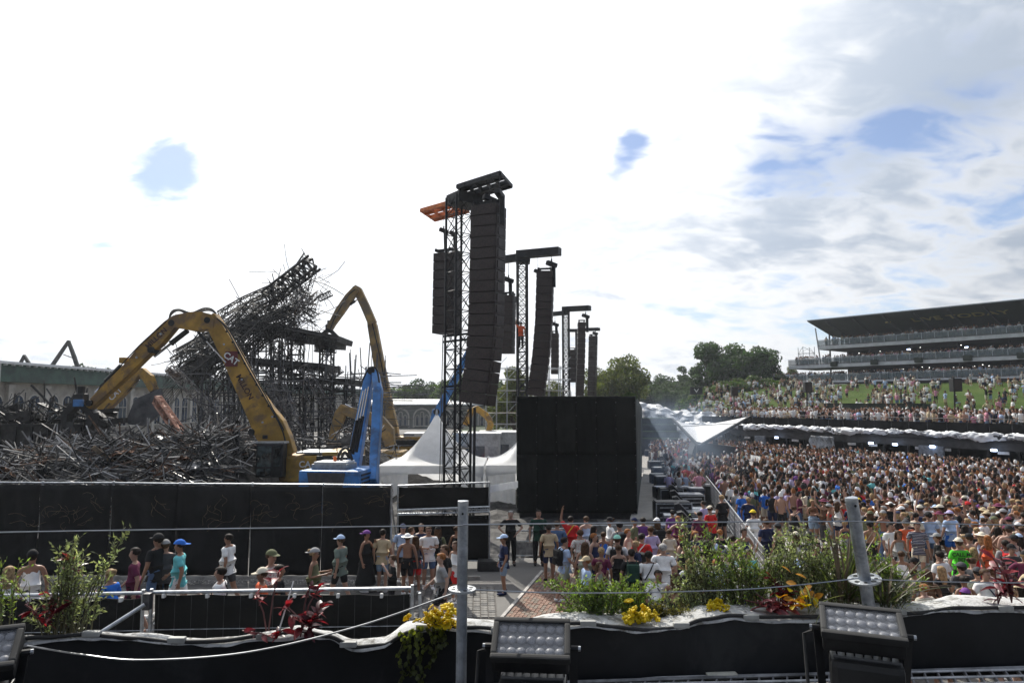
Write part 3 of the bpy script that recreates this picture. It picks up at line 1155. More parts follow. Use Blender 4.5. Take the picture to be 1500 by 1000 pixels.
hose([(321, 468), (336, 484), (364, 534), (393, 586), (416, 630)], Y1 - .33, .03, dg)
hose([(248, 466), (228, 484), (204, 506), (176, 536), (146, 566)], Y1 - .3, .03, dg)
for q_ in [(332, 505), (345, 532), (358, 556), (388, 618), (402, 610), (240, 490), (205, 524)]:
    pin(*q_, Y1, .05, .68, dg, M_galv)
# house, cab, counterweight
cc = at(441, 680, Y1)
h_ = MB().bbox((cc.x + .15, Y1 + .9, 2.3), (2.2, 2.6, 1.25), .12).bbox((cc.x + 1.9, Y1 + .9, 2.4), (1.6, 2.7, 1.5), .2).build('engine_house', M_cat, dg)
MB().bbox((cc.x + 1.35, Y1 - .45, 2.45), (.95, .1, 1.0), .05).build('radiator_door', M_black_metal, h_)
for k in range(6):
    MB().box((cc.x + 1.35, Y1 - .53, 2.05 + k * .16), (.8, .05, .05)).build('vent_slat', M_steel_dark, h_)
MB().box((cc.x + 1.2, Y1 + .9, 3.06), (2.8, 2.2, .08)).build('walkway', M_galv, h_)
rl_ = MB()
for k in range(4):
    rl_.tube((cc.x + .1 + k * .85, Y1 - .2, 3.06), (cc.x + .1 + k * .85, Y1 - .2, 3.5), .025, n=5)
rl_.tube((cc.x + .1, Y1 - .2, 3.5), (cc.x + 2.65, Y1 - .2, 3.5), .025, n=5)
rl_.build('handrail', M_black_metal, h_)
cb = at(402, 668, Y1 - .5)
cab = MB().bbox((cb.x - .1, Y1 - .2, 2.75), (1.3, 1.5, 1.6), .1).build('cab', M_black_metal, dg)
MB().bbox((cb.x - .08, Y1 - .2, 3.6), (1.42, 1.6, .1), .04).build('cab_roof', mat('cab_roof_grey', (.35, .35, .34), .6), cab)
MB().bbox((cb.x - .32, Y1 - .965, 2.95), (.66, .03, .95), .01).build('window_pane', M_glass_dark, cab)
MB().bbox((cb.x + .28, Y1 - .965, 2.95), (.32, .03, .95), .01).build('window_pane', M_glass_dark, cab)
MB().bbox((cb.x - .34, Y1 - .965, 2.2), (.66, .03, .35), .01).build('window_pane', M_glass_dark, cab)
gb = MB()
for k in range(5):
    gb.tube((cb.x + .14 + k * .07, Y1 - 1.03, 2.45), (cb.x + .14 + k * .07, Y1 - 1.03, 3.45), .012, n=4)
gb.build('window_guard', M_black_metal, cab)
MB().bbox((cb.x - .55, Y1 - .1, 3.85), (.25, .5, .18), .03).build('roof_lamp', M_black_metal, cab)
tracks((cc.x + .1, Y1 + .9, 0), 3.6, 2.5, dg)
# lettering
rx = Matrix.Rotation(R(90), 3, 'X')


def side_text(txt, px, py, Y, size, ang, parent, m, th):
    rot = Matrix.Rotation(R(-ang), 3, 'Y') @ rx
    text_obj('lettering', txt, m, parent, at(px, py, Y) + V((0, -th / 2 - .012, 0)), size, rot, .004, .01)


side_text('MILLON', 362, 567, Y1, .38, -59, bo, M_ink, .62)
side_text('MILLON', 233, 496, Y1, .36, 45, st, M_ink, .5)
lg = MB().bbox(at(343, 526, Y1) + V((0, -.33, 0)), (.62, .03, .75), .1).build('logo_plate', M_lens, bo)
side_text('CAT', 343, 526, Y1, .42, -35, bo, M_white_paint, .72)
side_text('CA', 447, 680, Y1 - .45, .42, 0, h_, M_white_paint, .1)

# ---- second digger behind it, low arm over the skip
Y2 = 46.0
d2 = empty('excavator', (at(130, 640, Y2).x, Y2, 0), 'dusty yellow digger with a short raised arm behind the grey steel plate', 'excavator', 'diggers clearing the burnt stage')
b2 = arm([(140, 612, 10), (150, 600, 15), (170, 580, 17), (190, 560, 15), (202, 547, 11)], Y2, .6, M_cat, 'boom', d2)
arm([(198, 545, 10), (208, 544, 12), (218, 554, 14), (226, 572, 10)], Y2, .5, M_cat, 'stick', d2)
ram((178, 580), (204, 556), Y2, .09, d2)
grapple(226, 578, Y2, .8, d2, M_black_metal)
side_text('CAT', 173, 577, Y2, .5, 45, b2, M_white_paint, .62)
MB().bbox((at(130, 640, Y2).x, Y2, 2.0), (3.2, 2.6, 1.5), .15).build('engine_house', M_cat, d2)
c2 = MB().bbox((at(143, 640, Y2).x, Y2 - 1.0, 2.7), (1.4, 1.4, 1.6), .1).build('cab', M_black_metal, d2)
MB().bbox((at(143, 640, Y2).x, Y2 - 1.72, 2.9), (1.0, .03, .9), .01).build('window_pane', M_glass_dark, c2)
tracks((at(130, 640, Y2).x, Y2, 0), 3.4, 2.5, d2)

# ---- tall digger nibbling the standing deck
Y3 = 57.0
d3 = empty('excavator', (at(590, 660, Y3).x, Y3, 0), 'tall yellow high-reach digger nibbling at the standing deck', 'excavator', 'diggers clearing the burnt stage')
arm([(578, 655, 16), (573, 625, 20), (567, 595, 18), (556, 535, 15), (546, 478, 13), (543, 466, 9)], Y3, .8, M_cat_dusty, 'boom', d3)
arm([(546, 474, 12), (535, 448, 12), (524, 425, 12), (519, 421, 8)], Y3 - .5, .7, M_cat_dusty, 'intermediate_boom', d3)
arm([(523, 422, 9), (512, 436, 13), (498, 456, 13), (487, 474, 9), (483, 482, 8)], Y3 - 1, .6, M_cat_dusty, 'stick', d3)
ram((541, 456), (552, 500), Y3, .12, d3, .5)
ram((513, 446), (526, 437), Y3 - 1, .1, d3)
hose([(520, 424), (530, 432), (542, 462), (556, 520), (566, 570)], Y3 - .6, .05, d3)
hose([(484, 482), (492, 462), (510, 433), (520, 424)], Y3 - 1.5, .05, d3)
grapple(482, 482, Y3 - 1, .95, d3, M_black_metal)
for q in [(545, 468), (521, 424), (572, 625)]:
    pin(*q, Y3 - .3, .2, 1.0, d3)
hx = at(598, 652, Y3).x
h3 = MB().bbox((hx, Y3 + .3, 2.0), (3.6, 2.8, 1.5), .15).build('engine_house', M_cat, d3)
MB().box((hx, Y3 - 1.13, 2.25), (2.4, .04, .5)).build('radiator_grille', M_black_metal, h3)
MB().bbox((hx + .5, Y3 + .3, 2.9), (1.6, 2.2, .3), .05).build('hood', M_white_paint, h3)
c3 = MB().bbox((at(561, 652, Y3).x, Y3 - 1.2, 2.5), (1.6, 1.6, 1.7), .1).build('cab', M_black_metal, d3)
MB().bbox((at(561, 652, Y3).x, Y3 - 1.2, 3.42), (1.8, 1.8, .1), .04).build('cab_roof', M_white_paint, c3)
MB().bbox((at(559, 652, Y3).x, Y3 - 2.02, 2.7), (1.1, .03, 1.0), .01).build('window_pane', M_glass_dark, c3)
side_text('CAT', 577, 656, Y3 - 1.4, .55, 0, h3, M_white_paint, .1)
tracks((hx - .6, Y3, 0), 4.0, 2.8, d3)

# ---- dusty digger arm in the middle of the wreck
Y4 = 46.0
d4 = empty('excavator', (at(566, 660, Y4).x, Y4, 0), 'dusty tan digger with an arched boom and bucket beside the blue handler', 'excavator', 'diggers clearing the burnt stage')
arm([(572, 652, 14), (568, 632, 20), (556, 618, 20), (536, 610, 16), (516, 604, 15), (502, 600, 10)], Y4, .6, M_cat_dusty, 'boom', d4)
arm([(505, 594, 10), (499, 606, 16), (492, 628, 14), (486, 648, 10)], Y4, .5, M_cat_dusty, 'stick', d4)
MB().prism([(-.1, .3), (.4, .2), (.7, -.3), (.5, -.9), (-.1, -1.1), (-.55, -.9), (-.35, -.3)], at(489, 648, Y4), (1, 0, 0), (0, 0, 1), 1.1).build('bucket', M_cat_dusty, d4)
ram((530, 604), (505, 592), Y4, .09, d4)
MB().bbox((at(566, 660, Y4).x, Y4, 1.7), (2.6, 2.4, 1.3), .15).build('engine_house', M_cat_dusty, d4)
tracks((at(566, 660, Y4).x, Y4, 0), 3.2, 2.4, d4)

# ---- small yellow arm right of the first speaker tower
Y5 = 55.0
d5 = empty('excavator', (at(700, 650, Y5).x, Y5, 0), 'small yellow digger arm bent over behind the white cabin', 'excavator', 'diggers clearing the burnt stage')
arm([(682, 622, 9), (690, 602, 10), (698, 598, 9), (712, 608, 9), (718, 616, 8)], Y5, .5, M_cat, 'boom', d5)
arm([(716, 612, 8), (719, 622, 9), (714, 636, 7)], Y5, .4, M_cat, 'stick', d5)
MB().prism([(0, .2), (.5, 0), (.4, -.7), (-.3, -.8), (-.4, -.2)], at(713, 636, Y5), (1, 0, 0), (0, 0, 1), .8).build('bucket', M_cat_dusty, d5)
MB().bbox((at(682, 650, Y5).x, Y5, 1.7), (2.6, 2.4, 1.4), .15).build('engine_house', M_cat, d5)
tracks((at(682, 650, Y5).x, Y5, 0), 3.0, 2.3, d5)

# ---- blue material handler
YB = 27.5
mh = empty('material_handler', (at(490, 710, YB).x, YB + 1, 0), 'bright blue scrap handler with a folded boom behind the black hoarding', 'material handler')
rz = Matrix.Rotation(R(-8), 3, 'Z')
cx_ = at(488, 698, YB)
base_ = V((cx_.x, YB + 1.2, 2.30))
bd = MB().bbox(base_, (2.55, 2.5, 1.05), .14, rz).bbox(base_ + V((0, 0, -.95)), (2.0, 2.2, .9), .1, rz).build('counterweight', M_blue, mh)
MB().prism([(-.62, -.45), (.62, -.45), (.8, .44), (-.8, .44)], base_ + rz @ V((-.1, -1.262, 0)), rz @ V((1, 0, 0)), (0, 0, 1), .03).build('grey_panel', mat('handler_grey', (.06, .06, .065), .5), bd)
text_obj('lettering', 'FUCHS', M_white_paint, bd, base_ + rz @ V((-.05, -1.285, -.25)), .3, rz @ rx, .004, .006)
MB().bbox(base_ + rz @ V((-.15, -.3, .62)), (1.5, 1.2, .26), .08, rz).build('hood', mat('hood_grey', (.30, .30, .30), .5), bd)
MB().bbox(base_ + rz @ V((-.15, -.3, .79)), (1.35, 1.05, .08), .03, rz).build('hood_lid', M_white_paint, bd)
for k in range(5):
    MB().box(base_ + rz @ V((1.29, -.4, -.3 + k * .16)), (.03, 1.3, .07), rz).build('vent_slat', M_black_metal, bd)
be = MB().tube(base_ + rz @ V((-.1, -.4, .83)), base_ + rz @ V((-.1, -.4, 1.02)), .07, n=10)
be.build('beacon', mat('orange_beacon', (.6, .13, .03), .3), bd)
cbx = base_ + rz @ V((-.5, 2.2, .1))
hc = MB().bbox(cbx, (1.1, 1.4, 1.5), .1, rz).build('cab', M_black_metal, mh)
MB().box(cbx + rz @ V((0, -.72, .15)), (.85, .03, .9), rz).build('window_pane', M_glass_dark, hc)
arm([(514, 706, 15), (518, 686, 18), (526, 638, 16), (535, 588, 14), (542, 545, 10)], YB + 1.8, .6, M_blue, 'boom', mh, YB + 4.2)
arm([(550, 545, 8), (554, 570, 12), (552, 620, 13), (549, 670, 12), (547, 706, 10)], YB + 4.0, .5, M_blue, 'stick', mh, YB + 1.0)
for k in range(3):
    ram((512 + k * 5, 668 - k * 3), (532 + k * 4, 572 - k * 3), YB + 1.4, .06, mh, .55)
hose([(512, 672), (505, 662), (500, 672), (498, 690)], YB + 1.2, .06, mh)
hose([(516, 674), (508, 656), (497, 664), (492, 690)], YB + 1.2, .06, mh)
hose([(530, 560), (540, 540), (551, 540), (556, 562)], YB + 3.2, .04, mh)
pin(546, 543, YB + 4.1, .18, .9, mh)
for sx in (-1, 1):
    for sy in (-1, 1):
        p = base_ + rz @ V((sx * 1.2, sy * 1.5, 0))
        MB().tube((p.x - .2, p.y, .55), (p.x + .2, p.y, .55), .55, n=16).build('wheel', M_rubber, mh)
MB().box((base_.x, base_.y, .9), (2.0, 3.2, .5)).build('chassis', M_black_metal, mh)

# ---- blue telescopic lift
YL = 48.0
lf = empty('boom_lift', (at(640, 640, YL).x, YL, 0), 'blue telescopic boom lift reaching up behind the white tent', 'boom lift')
arm([(640, 606, 12), (652, 584, 12), (672, 545, 10), (690, 508, 8), (700, 488, 7)], YL, .45, M_blue, 'boom', lf)
arm([(637, 640, 13), (637, 618, 14), (640, 600, 12)], YL, .55, M_blue, 'turret_arm', lf)
pin(640, 603, YL, .22, .7, lf)
ram((640, 622), (655, 585), YL, .09, lf)
MB().bbox((at(640, 650, YL).x, YL, 1.5), (2.6, 2.0, 1.2), .15).build('turret', M_blue, lf)
for sx in (-1, 1):
    MB().tube((at(640, 650, YL).x + sx * 1.2 - .2, YL - 1, .5), (at(640, 650, YL).x + sx * 1.2 + .2, YL - 1, .5), .5, n=14).build('wheel', M_rubber, lf)
bk = at(700, 486, YL)
kk = MB()
for dx in (-.6, .6):
    for dy in (-.35, .35):
        kk.tube(bk + V((dx, dy, 0)), bk + V((dx, dy, 1.0)), .03, n=5)
kk.box(bk, (1.3, .8, .06)).box(bk + V((0, -.37, 1)), (1.3, .05, .05)).box(bk + V((0, .37, 1)), (1.3, .05, .05))
kk.build('basket', M_blue, lf)

# ---- distant folded crane arms over the hall roof
for lab, pts, w in (('thin dark folding crane arm rising over the hall roof', [(70, 545), (101, 499), (116, 545)], 5),
                    ('smaller dark folding crane arm at the hall roof end', [(26, 540), (36, 520), (46, 540)], 4)):
    YC = 125.0
    b0, b1 = at(pts[0][0], pts[0][1], YC), at(pts[2][0], pts[2][1], YC)
    cr = empty('folding_crane', ((b0.x), YC, 0), lab, 'crane', 'cranes beyond the hall')
    arm([(pts[0][0], pts[0][1], w), ((pts[0][0] + pts[1][0]) / 2, (pts[0][1] + pts[1][1]) / 2, w * .9), (pts[1][0], pts[1][1], w * .7)], YC, .5, M_burnt, 'boom', cr)
    arm([(pts[1][0] - 1, pts[1][1], w * .8), ((pts[1][0] + pts[2][0]) / 2, (pts[1][1] + pts[2][1]) / 2, w), (pts[2][0], pts[2][1], w)], YC, .5, M_burnt, 'stick', cr)
    MB().tube(at(pts[1][0] - 8, pts[1][1] + 20, YC), at(pts[1][0] + 5, pts[1][1] + 25, YC), .08, n=5).build('stay', M_burnt, cr)
    MB().bbox((b0.x, YC, 4.5), (1.6, 1.6, 9), .1).build('mast', M_burnt, cr)

# ================================================================== black hoarding along the yard
def tarp_mat(name, col, seed):
    m = bpy.data.materials.new(name)
    m.use_nodes = True
    t = NT(m.node_tree)
    b = t.n['Principled BSDF']
    vec = t.vmath('ADD', t.add('ShaderNodeTexCoord').outputs['Object'], (seed, seed * .7, 0))
    n1 = t.noise(vec, .8, 5, .6, .6)
    n2 = t.noise(vec, 26, 3, .6)
    t.put(b.inputs['Base Color'], t.mix(t.ramp(n1, .35, .7), (*[c * .6 for c in col], 1), (*[c * 1.5 for c in col], 1)))
    t.put(b.inputs['Roughness'], t.ramp(n1, .3, .7, .55, .8))
    b.inputs['Specular IOR Level'].default_value = .15
    bn = t.add('ShaderNodeBump')
    bn.inputs['Strength'].default_value = .35
    bn.inputs['Distance'].default_value = .06
    hgt = t.math('ADD', t.noise(vec, 2.2, 4, .55, 1.2), t.math('MULTIPLY', n2, .12))
    t.put(bn.inputs['Height'], hgt)
    t.put(b.inputs['Normal'], bn.outputs[0])
    MATS[name] = m
    return m


M_tarp = tarp_mat('black_tarpaulin', (.016, .016, .016), 1.3)
M_mesh = tarp_mat('black_mesh_cloth', (.012, .012, .011), 4.1)
hb = empty('hoarding', (-11, 22.3, 0), 'tall black tarpaulin hoarding between the footway and the scrap heap', 'hoarding')


def tarp(x0, x1, y0, y1, z0, z1, parent, amp=.03, m=M_tarp, name='tarpaulin', nu=40, nv=14):
    ph = random.uniform(0, 9)
    mb = MB()
    mb.sheet(lambda u, v: (x0 + (x1 - x0) * u, y0 + (y1 - y0) * u + amp * math.sin(u * 9 + ph + v * 3) * math.sin(v * 3.1) + amp * .7 * math.sin(u * 23 + 5 * v + ph),
                           z0 + (z1 - z0) * v - .02 * abs(math.sin(u * math.pi * 5)) * (v > .99)), nu, nv)
    o = mb.build(name, m, parent, smooth=True)
    so = o.modifiers.new('solid', 'SOLIDIFY')
    so.thickness = .012
    return o


xs = [-22.5, -19.8, -17.4, -15.2, -12.9, -10.75, -8.4, -6.1, -3.9]
tops = [2.96, 2.97, 2.95, 2.93, 2.93, 2.90, 2.89, 2.87, 2.84]
for k in range(8):
    tarp(xs[k] + .02, xs[k + 1] - .02, 22.3, 22.35, .04, tops[k] - .05, hb, .05, nu=16)
    MB().tube((xs[k], 22.42, tops[k]), (xs[k + 1], 22.42, tops[k + 1]), .03, n=8).build('top_rail', M_galv, hb)
for k, x in enumerate(xs):
    MB().tube((x, 22.44, 0), (x, 22.44, tops[k] + .05), .035, n=8).build('post', M_galv, hb)
    MB().tube((x, 22.5, 2.2), (x, 24.2, .05), .03, n=6).build('back_brace', M_galv, hb)
# dry vines caught on the tarpaulin
M_dry = mat('dry_vine', (.15, .11, .065), .8, var=.2)
spots = [(75, 745), (95, 762), (135, 735), (225, 740), (310, 745), (325, 762), (370, 758), (395, 748), (562, 735), (570, 725), (35, 765), (110, 770), (480, 745), (505, 760), (430, 735)]
for k, (px, py) in enumerate(spots):
    c = at(px, py, 22.22)
    mb = MB()
    for q in range(5):
        a = random.uniform(0, 6.28)
        p = c + V((random.gauss(0, .12), 0, random.gauss(0, .1)))
        pts = [p.copy()]
        for i in range(9):
            a += random.gauss(0, .35) + .18
            p = p + V((math.cos(a) * .07, random.uniform(-.012, .012), math.sin(a) * .05))
            pts.append(p.copy())
        mb.path(pts, .0045, 3)
    mb.build('dry_vine', M_dry, label='dry brown vine tendrils caught on the black tarpaulin', cat='vine', group='dry vines on the hoarding')

# ================================================================== framed black gate screens beside the hoarding
def screen(label, px0, px1, y_top0, y_top1, y_bot, Y, bar=None):
    a, b_ = at(px0, y_top0, Y), at(px1, y_top1, Y)
    z0 = at(px0, y_bot, Y).z
    z0 = max(z0, .02)
    s = empty('gate_screen', ((a.x + b_.x) / 2, Y, 0), label, 'screen', 'framed screens by the gate')
    tarp(a.x + .03, b_.x - .03, Y, Y, z0 + .05, min(a.z, b_.z) - .04, s, .015, M_mesh, 'cloth', 16, 10)
    for x, z in ((a.x, a.z), (b_.x, b_.z)):
        MB().tube((x, Y, z0), (x, Y, z), .028, n=8).build('post', M_galv, s)
    MB().tube(a, b_, .026, n=8).build('top_rail', M_galv, s)
    MB().tube((a.x, Y, z0 + .03), (b_.x, Y, z0 + .03), .026, n=8).build('bottom_rail', M_galv, s)
    return s, a, b_


screen('upper framed black screen over the gate gap, left of the black tower', 583, 717, 711, 706, 747, 23.4)
s2, a_, b_ = screen('lower framed black screen closing the gate gap behind the group', 583, 717, 752, 750, 822, 23.55)
tr = MB()
tr.truss(at(583, 750, 23.2), at(717, 745, 23.2), .12, .16, 14, .018, .01, up=(0, 0, 1))
tr.build('gate_truss', M_galv, label='thin silver lattice bar between the two gate screens', cat='lattice bar')
MB().bbox(at(716, 828, 23.2) + V((0, 0, .03)), (.75, .5, .32), .05).build('ballast_block', M_rubber, label='black ballast block at the foot of the gate screen', cat='ballast')
# sloping pale canvas edge between screens and screen tower
mm = MB()
mm.sheet(lambda u, v: at(717 + 41 * u, 711 - 7 * u + 10 * v, 24.5 + 8 * u), 6, 2)
o = mm.build('canvas_flap', M_white_pvc, label='pale canvas flap leading to the black screen tower', cat='canvas')
o.modifiers.new('s', 'SOLIDIFY').thickness = .02

# ================================================================== black clad screen tower and its side wing
box = empty('screen_tower', (3.1, 33.2, 0), 'huge plain black clad screen tower between the tents and the pit', 'screen tower')
x0, x1 = at(757, 650, 33).x, at(932, 650, 33).x
zt = at(800, 580, 33).z
MCLAD = mat('black_cladding', (.008, .009, .008), .8, var=.25, scale=.4, bump=.15, bscale=2, spec=.12)
MB().bbox(((x0 + x1) / 2, 34.25, zt / 2 + .15), (x1 - x0, 2.3, zt - .3), .06).build('tower_core', MCLAD, box)
M_CL2 = mat('black_cladding_faded', (.010, .011, .0095), .8, var=.3, scale=.5, bump=.2, bscale=2, spec=.15)
for i in range(6):
    for j in range(2):
        xa_, xb_ = x0 + (x1 - x0) * i / 6, x0 + (x1 - x0) * (i + 1) / 6
        za_, zb_ = (.3, zt * .52) if j == 0 else (zt * .52 + .02, zt)
        tarp(xa_ + .002, xb_ - .002, 33.03 - random.uniform(0, .02), 33.03 - random.uniform(0, .02), za_, zb_, box, .022, MCLAD if (i + j) % 3 else M_CL2, 'drape_panel', 12, 14)
for i in range(7):
    xx = x0 + (x1 - x0) * i / 6
    for j in range(9):
        MB().bbox((min(max(xx, x0 + .04), x1 - .04), 33.0, .5 + j * (zt - .8) / 8), (.05, .03, .03), .008).build('lacing', M_steel_dark, box)
MB().box(((x0 + x1) / 2, 34.2, .15), (x1 - x0 - .3, 2.2, .3)).build('plinth', M_black_metal, box)
for k in range(5):
    xx = x0 + (x1 - x0) * (k + .0) / 4
    MB().tube((min(max(xx, x0 + .04), x1 - .04), 35.46, 0), (min(max(xx, x0 + .04), x1 - .04), 35.46, zt), .03, n=6).build('scaffold_upright', M_galv, box)
mm = MB()
W0, W1 = V((x1 + .02, 33.1, 0)), V((9.75, 52, 0))


def wing(u, v):
    p = W0.lerp(W1, u)
    z = v * (5.83 - .75 * u ** 1.2)
    return p + V((.12 * math.sin(v * 1.5) * u, 0, z + .02))


mm.sheet(wing, 14, 8)
o = mm.build('side_wing', mat('grey_black_drape', (.085, .095, .085), .8, spec=.2, var=.3, scale=.5, bump=.4, bscale=3), box, smooth=True)
o.modifiers.new('s', 'SOLIDIFY').thickness = .06
# small potted tree top on the tower edge
# dark matting on the pit floor
m_ = MB()
m_.add([gnd(956, 800, .009), gnd(1112, 806, .009), gnd(1034, 704, .009), gnd(1000, 660, .009), gnd(957, 655, .009)], [(0, 1, 2, 3, 4)])
m_.build('pit_floor', mat('pit_matting', (.022, .023, .026), .8, var=.3, scale=1.5, spec=.2), kind='structure')
# ================================================================== ramp of folded rails beside the wing
rp = empty('ramp_walkway', gnd(945, 740), 'pale narrow ramp walkway along the black wing', 'ramp')
ra, rb = gnd(936, 768), gnd(953, 690)
mm = MB()
mm.beam(ra + V((.15, 0, .12)), rb + V((.1, 0, .12)), 1.1, .24, up=(0, 0, 1))
mm.build('ramp_deck', M_conc, rp)
fl = empty('row_of_fans', gnd(975, 730), 'row of tilted black wedge monitors lined up along the pit', 'stage monitors')
pa, pb = gnd(992, 790), gnd(958, 655)
md = (pb - pa)
Lr = md.length
md.normalize()
wr = Matrix.Rotation(math.atan2(md.y, md.x), 3, 'Z')
wedge = MB().prism([(0, 0), (1.0, 0), (1.05, .25), (.2, 1.15), (0, 1.1)], (0, 0, 0), (0, -1, 0), (0, 0, 1), .52)
wme = wedge.mesh('wedge_monitor')
wme.materials.append(M_black_metal)
gr = MB().beam((0, -1.0, .28), (0, -.24, 1.12), .46, .03, up=(0, -1, 1))
gme = gr.mesh('grille')
gme.materials.append(mat('grille_grey', (.10, .10, .105), .35, .5, var=.3, scale=20))
COL.objects.unlink(fl)
bpy.data.objects.remove(fl)
nW = 26
for k in range(nW):
    c = pa + md * (Lr * k / nW)
    o = bpy.data.objects.new('wedge_monitor', wme)
    COL.objects.link(o)
    o.location = c
    o.rotation_euler = (0, 0, math.atan2(md.y, md.x))
    tag(o, 'tilted black wedge speaker in the row along the pit', 'monitor speaker', 'wedge speakers lined along the pit')
    g = bpy.data.objects.new('grille', gme)
    COL.objects.link(g)
    g.parent = o

# ================================================================== white pagoda tents
def pagoda(label, cx, cy, S, ze, za):
    t_ = empty('pagoda_tent', (cx, cy, 0), label, 'tent', 'white pagoda tents behind the hoarding')
    mb = MB()
    nr, na = 12, 32
    vs, fs = [], []
    for k in range(nr + 1):
        f = k / nr
        hgt = ze + (za - ze) * (1 - f) ** 2.0 * (.9 + .1 * (1 - f))
        for i in range(na):
            a = 2 * math.pi * i / na
            c, s_ = math.cos(a), math.sin(a)
            q = max(abs(c), abs(s_))
            sag = 0.10 * f * (1 - max(abs(abs(c) - abs(s_)), 0) * 0) * (1 if abs(abs(c) - abs(s_)) > .25 else .0) * 0
            rad = (.02 + .98 * f) * S / 2 / q
            rad *= 1 - .05 * math.sin(f * math.pi) * (1 - abs(math.sin(2 * a)))
            vs.append(V((cx + c * rad, cy + s_ * rad, hgt - sag)))
    for k in range(nr):
        for i in range(na):
            j = (i + 1) % na
            fs.append((k * na + i, (k + 1) * na + i, (k + 1) * na + j, k * na + j))
    mb.add(vs, fs)
    o = mb.build('roof', M_white_pvc, t_, smooth=True)
    MB().lathe([(.09, 0), (.06, .25), (.02, .4)], (cx, cy, za - .08), 8).build('finial', M_galv, o)
    for sx in (-1, 1):
        for sy in (-1, 1):
            MB().tube((cx + sx * (S / 2 - .08), cy + sy * (S / 2 - .08), 0), (cx + sx * (S / 2 - .08), cy + sy * (S / 2 - .08), ze), .05, n=8).build('leg', M_white_paint, t_)
    for (ax_, sg) in (('x', -1), ('x', 1), ('y', -1), ('y', 1)):
        mb = MB()

        def vf(u, v):
            e = -S / 2 + S * u
            drop = .42 + .18 * (abs(2 * u - 1) ** 3)
            z = ze - .005 - drop * v
            return (cx + e, cy + sg * (S / 2 + .002), z) if ax_ == 'y' else (cx + sg * (S / 2 + .002), cy + e, z)
        mb.sheet(vf, 16, 2)
        v_ = mb.build('valance', M_white_pvc, t_, smooth=True)
    # curtain walls
    for (xa, xb, yy) in ((-S / 2 + .1, -S / 2 + 1.6, -S / 2 + .1), (S / 2 - 1.2, S / 2 - .1, -S / 2 + .1), (-S / 2 + .1, S / 2 - .1, S / 2 - .1)):
        mb = MB()
        mb.sheet(lambda u, v: (cx + xa + (xb - xa) * u, cy + yy + .05 * math.sin(u * 26), (ze - .3) * v), 24, 2)
        mb.build('side_curtain', M_white_pvc, t_, smooth=True)
    return t_


pagoda('white peaked pagoda tent behind the first speaker tower', at(641, 612, 39.3).x - .05, 39.3, 5.6, 2.2, 4.85)
pagoda('white peaked pagoda tent half hidden by the black screen tower', at(641, 612, 39.3).x + 5.65, 39.6, 5.6, 2.2, 4.95)

# guy lines across the tent front are part of tower rigging (below)
# ================================================================== white site cabins
for lab, px, py, Y, w in (('white site cabin with vents between the tents', 700, 645, 52, 3.4), ('white site cabin beside the scaffold, farther from the speaker tower', 735, 642, 54, 3.4)):
    c = at(px, py, Y)
    s = empty('site_cabin', (c.x, Y, 0), lab, 'cabin', 'white site cabins')
    MB().bbox((c.x, Y, 1.7), (w, 3, 3.0), .05).build('shell', mat('cabin_white', (.55, .55, .53), .6, var=.08, dirt=(.35, .33, .3), dirt_amt=.2), s)
    MB().bbox((c.x, Y, 3.25), (w + .2, 3.2, .12), .03).build('roof', M_white_paint, s)
    for q in (-1.0, .2):
        MB().box((c.x + q, Y - 1.52, 1.9), (.75, .05, .9)).build('window', M_pane, s)
    MB().box((c.x + 1.2, Y - 1.52, 1.3), (.7, .05, 2.0)).build('door', mat('cabin_door', (.4, .4, .4), .6), s)
    for q in (-1, 1):
        MB().box((c.x + q * 1.2, Y, .1), (.3, 2.8, .2)).build('skid', M_steel_dark, s)

# ================================================================== scaffold screen behind the towers
sc = empty('scaffold', (at(775, 600, 62).x, 62, 0), 'pale tube scaffold grid behind the second speaker tower', 'scaffold')
mm = MB()
for k in range(9):
    x = at(712, 600, 62).x + k * .95
    for yy in (61, 63.2):
        h = 8.8 if 1 < k < 8 else 6.5
        mm.tube((x, yy, 0), (x, yy, h), .04, n=5)
tag(mm.build('upright', M_galv, sc), kind='stuff')
mm = MB()
xa, xb = at(712, 600, 62).x, at(712, 600, 62).x + 8 * .95
for j in range(9):
    for yy in (61, 63.2):
        mm.tube((xa, yy, .6 + j), (xb, yy, .6 + j), .03, n=4)
    for k in range(8):
        if (j + k) % 3 == 0:
            mm.tube((xa + k * .95, 61, .6 + j), (xa + (k + 1) * .95, 61, 1.6 + j), .025, n=4)
        if (j * 3 + k) % 4 == 0:
            mm.tube((xa + k * .95, 61, .6 + j), (xa + k * .95, 63.2, .6 + j), .025, n=4)
tag(mm.build('ledger', M_galv, sc), kind='stuff')
for j in (2.6, 4.6, 6.6):
    MB().box(((xa + xb) / 2, 62.1, j), (xb - xa, 1.9, .06)).build('platform', mat('scaffold_board', (.25, .2, .14), .9, var=.2), sc)

# ================================================================== speaker towers
M_cab = mat('speaker_black', (.026, .017, .015), .55, .0, var=.25, scale=5)  # black cabinets with the brown lens-flare tint mixed into their colour
M_grille = mat('speaker_grille', (.034, .023, .020), .5, .2, var=.35, scale=25)  # same brown flare tint mixed into the grille colour
M_orange = mat('orange_frame', (.62, .17, .035), .55, 0, var=.12, scale=3)  # orange of the lens-flare ghost put into the frame's colour
M_tower = mat('tower_black', (.018, .018, .019), .5, .2, var=.2, spec=.3)


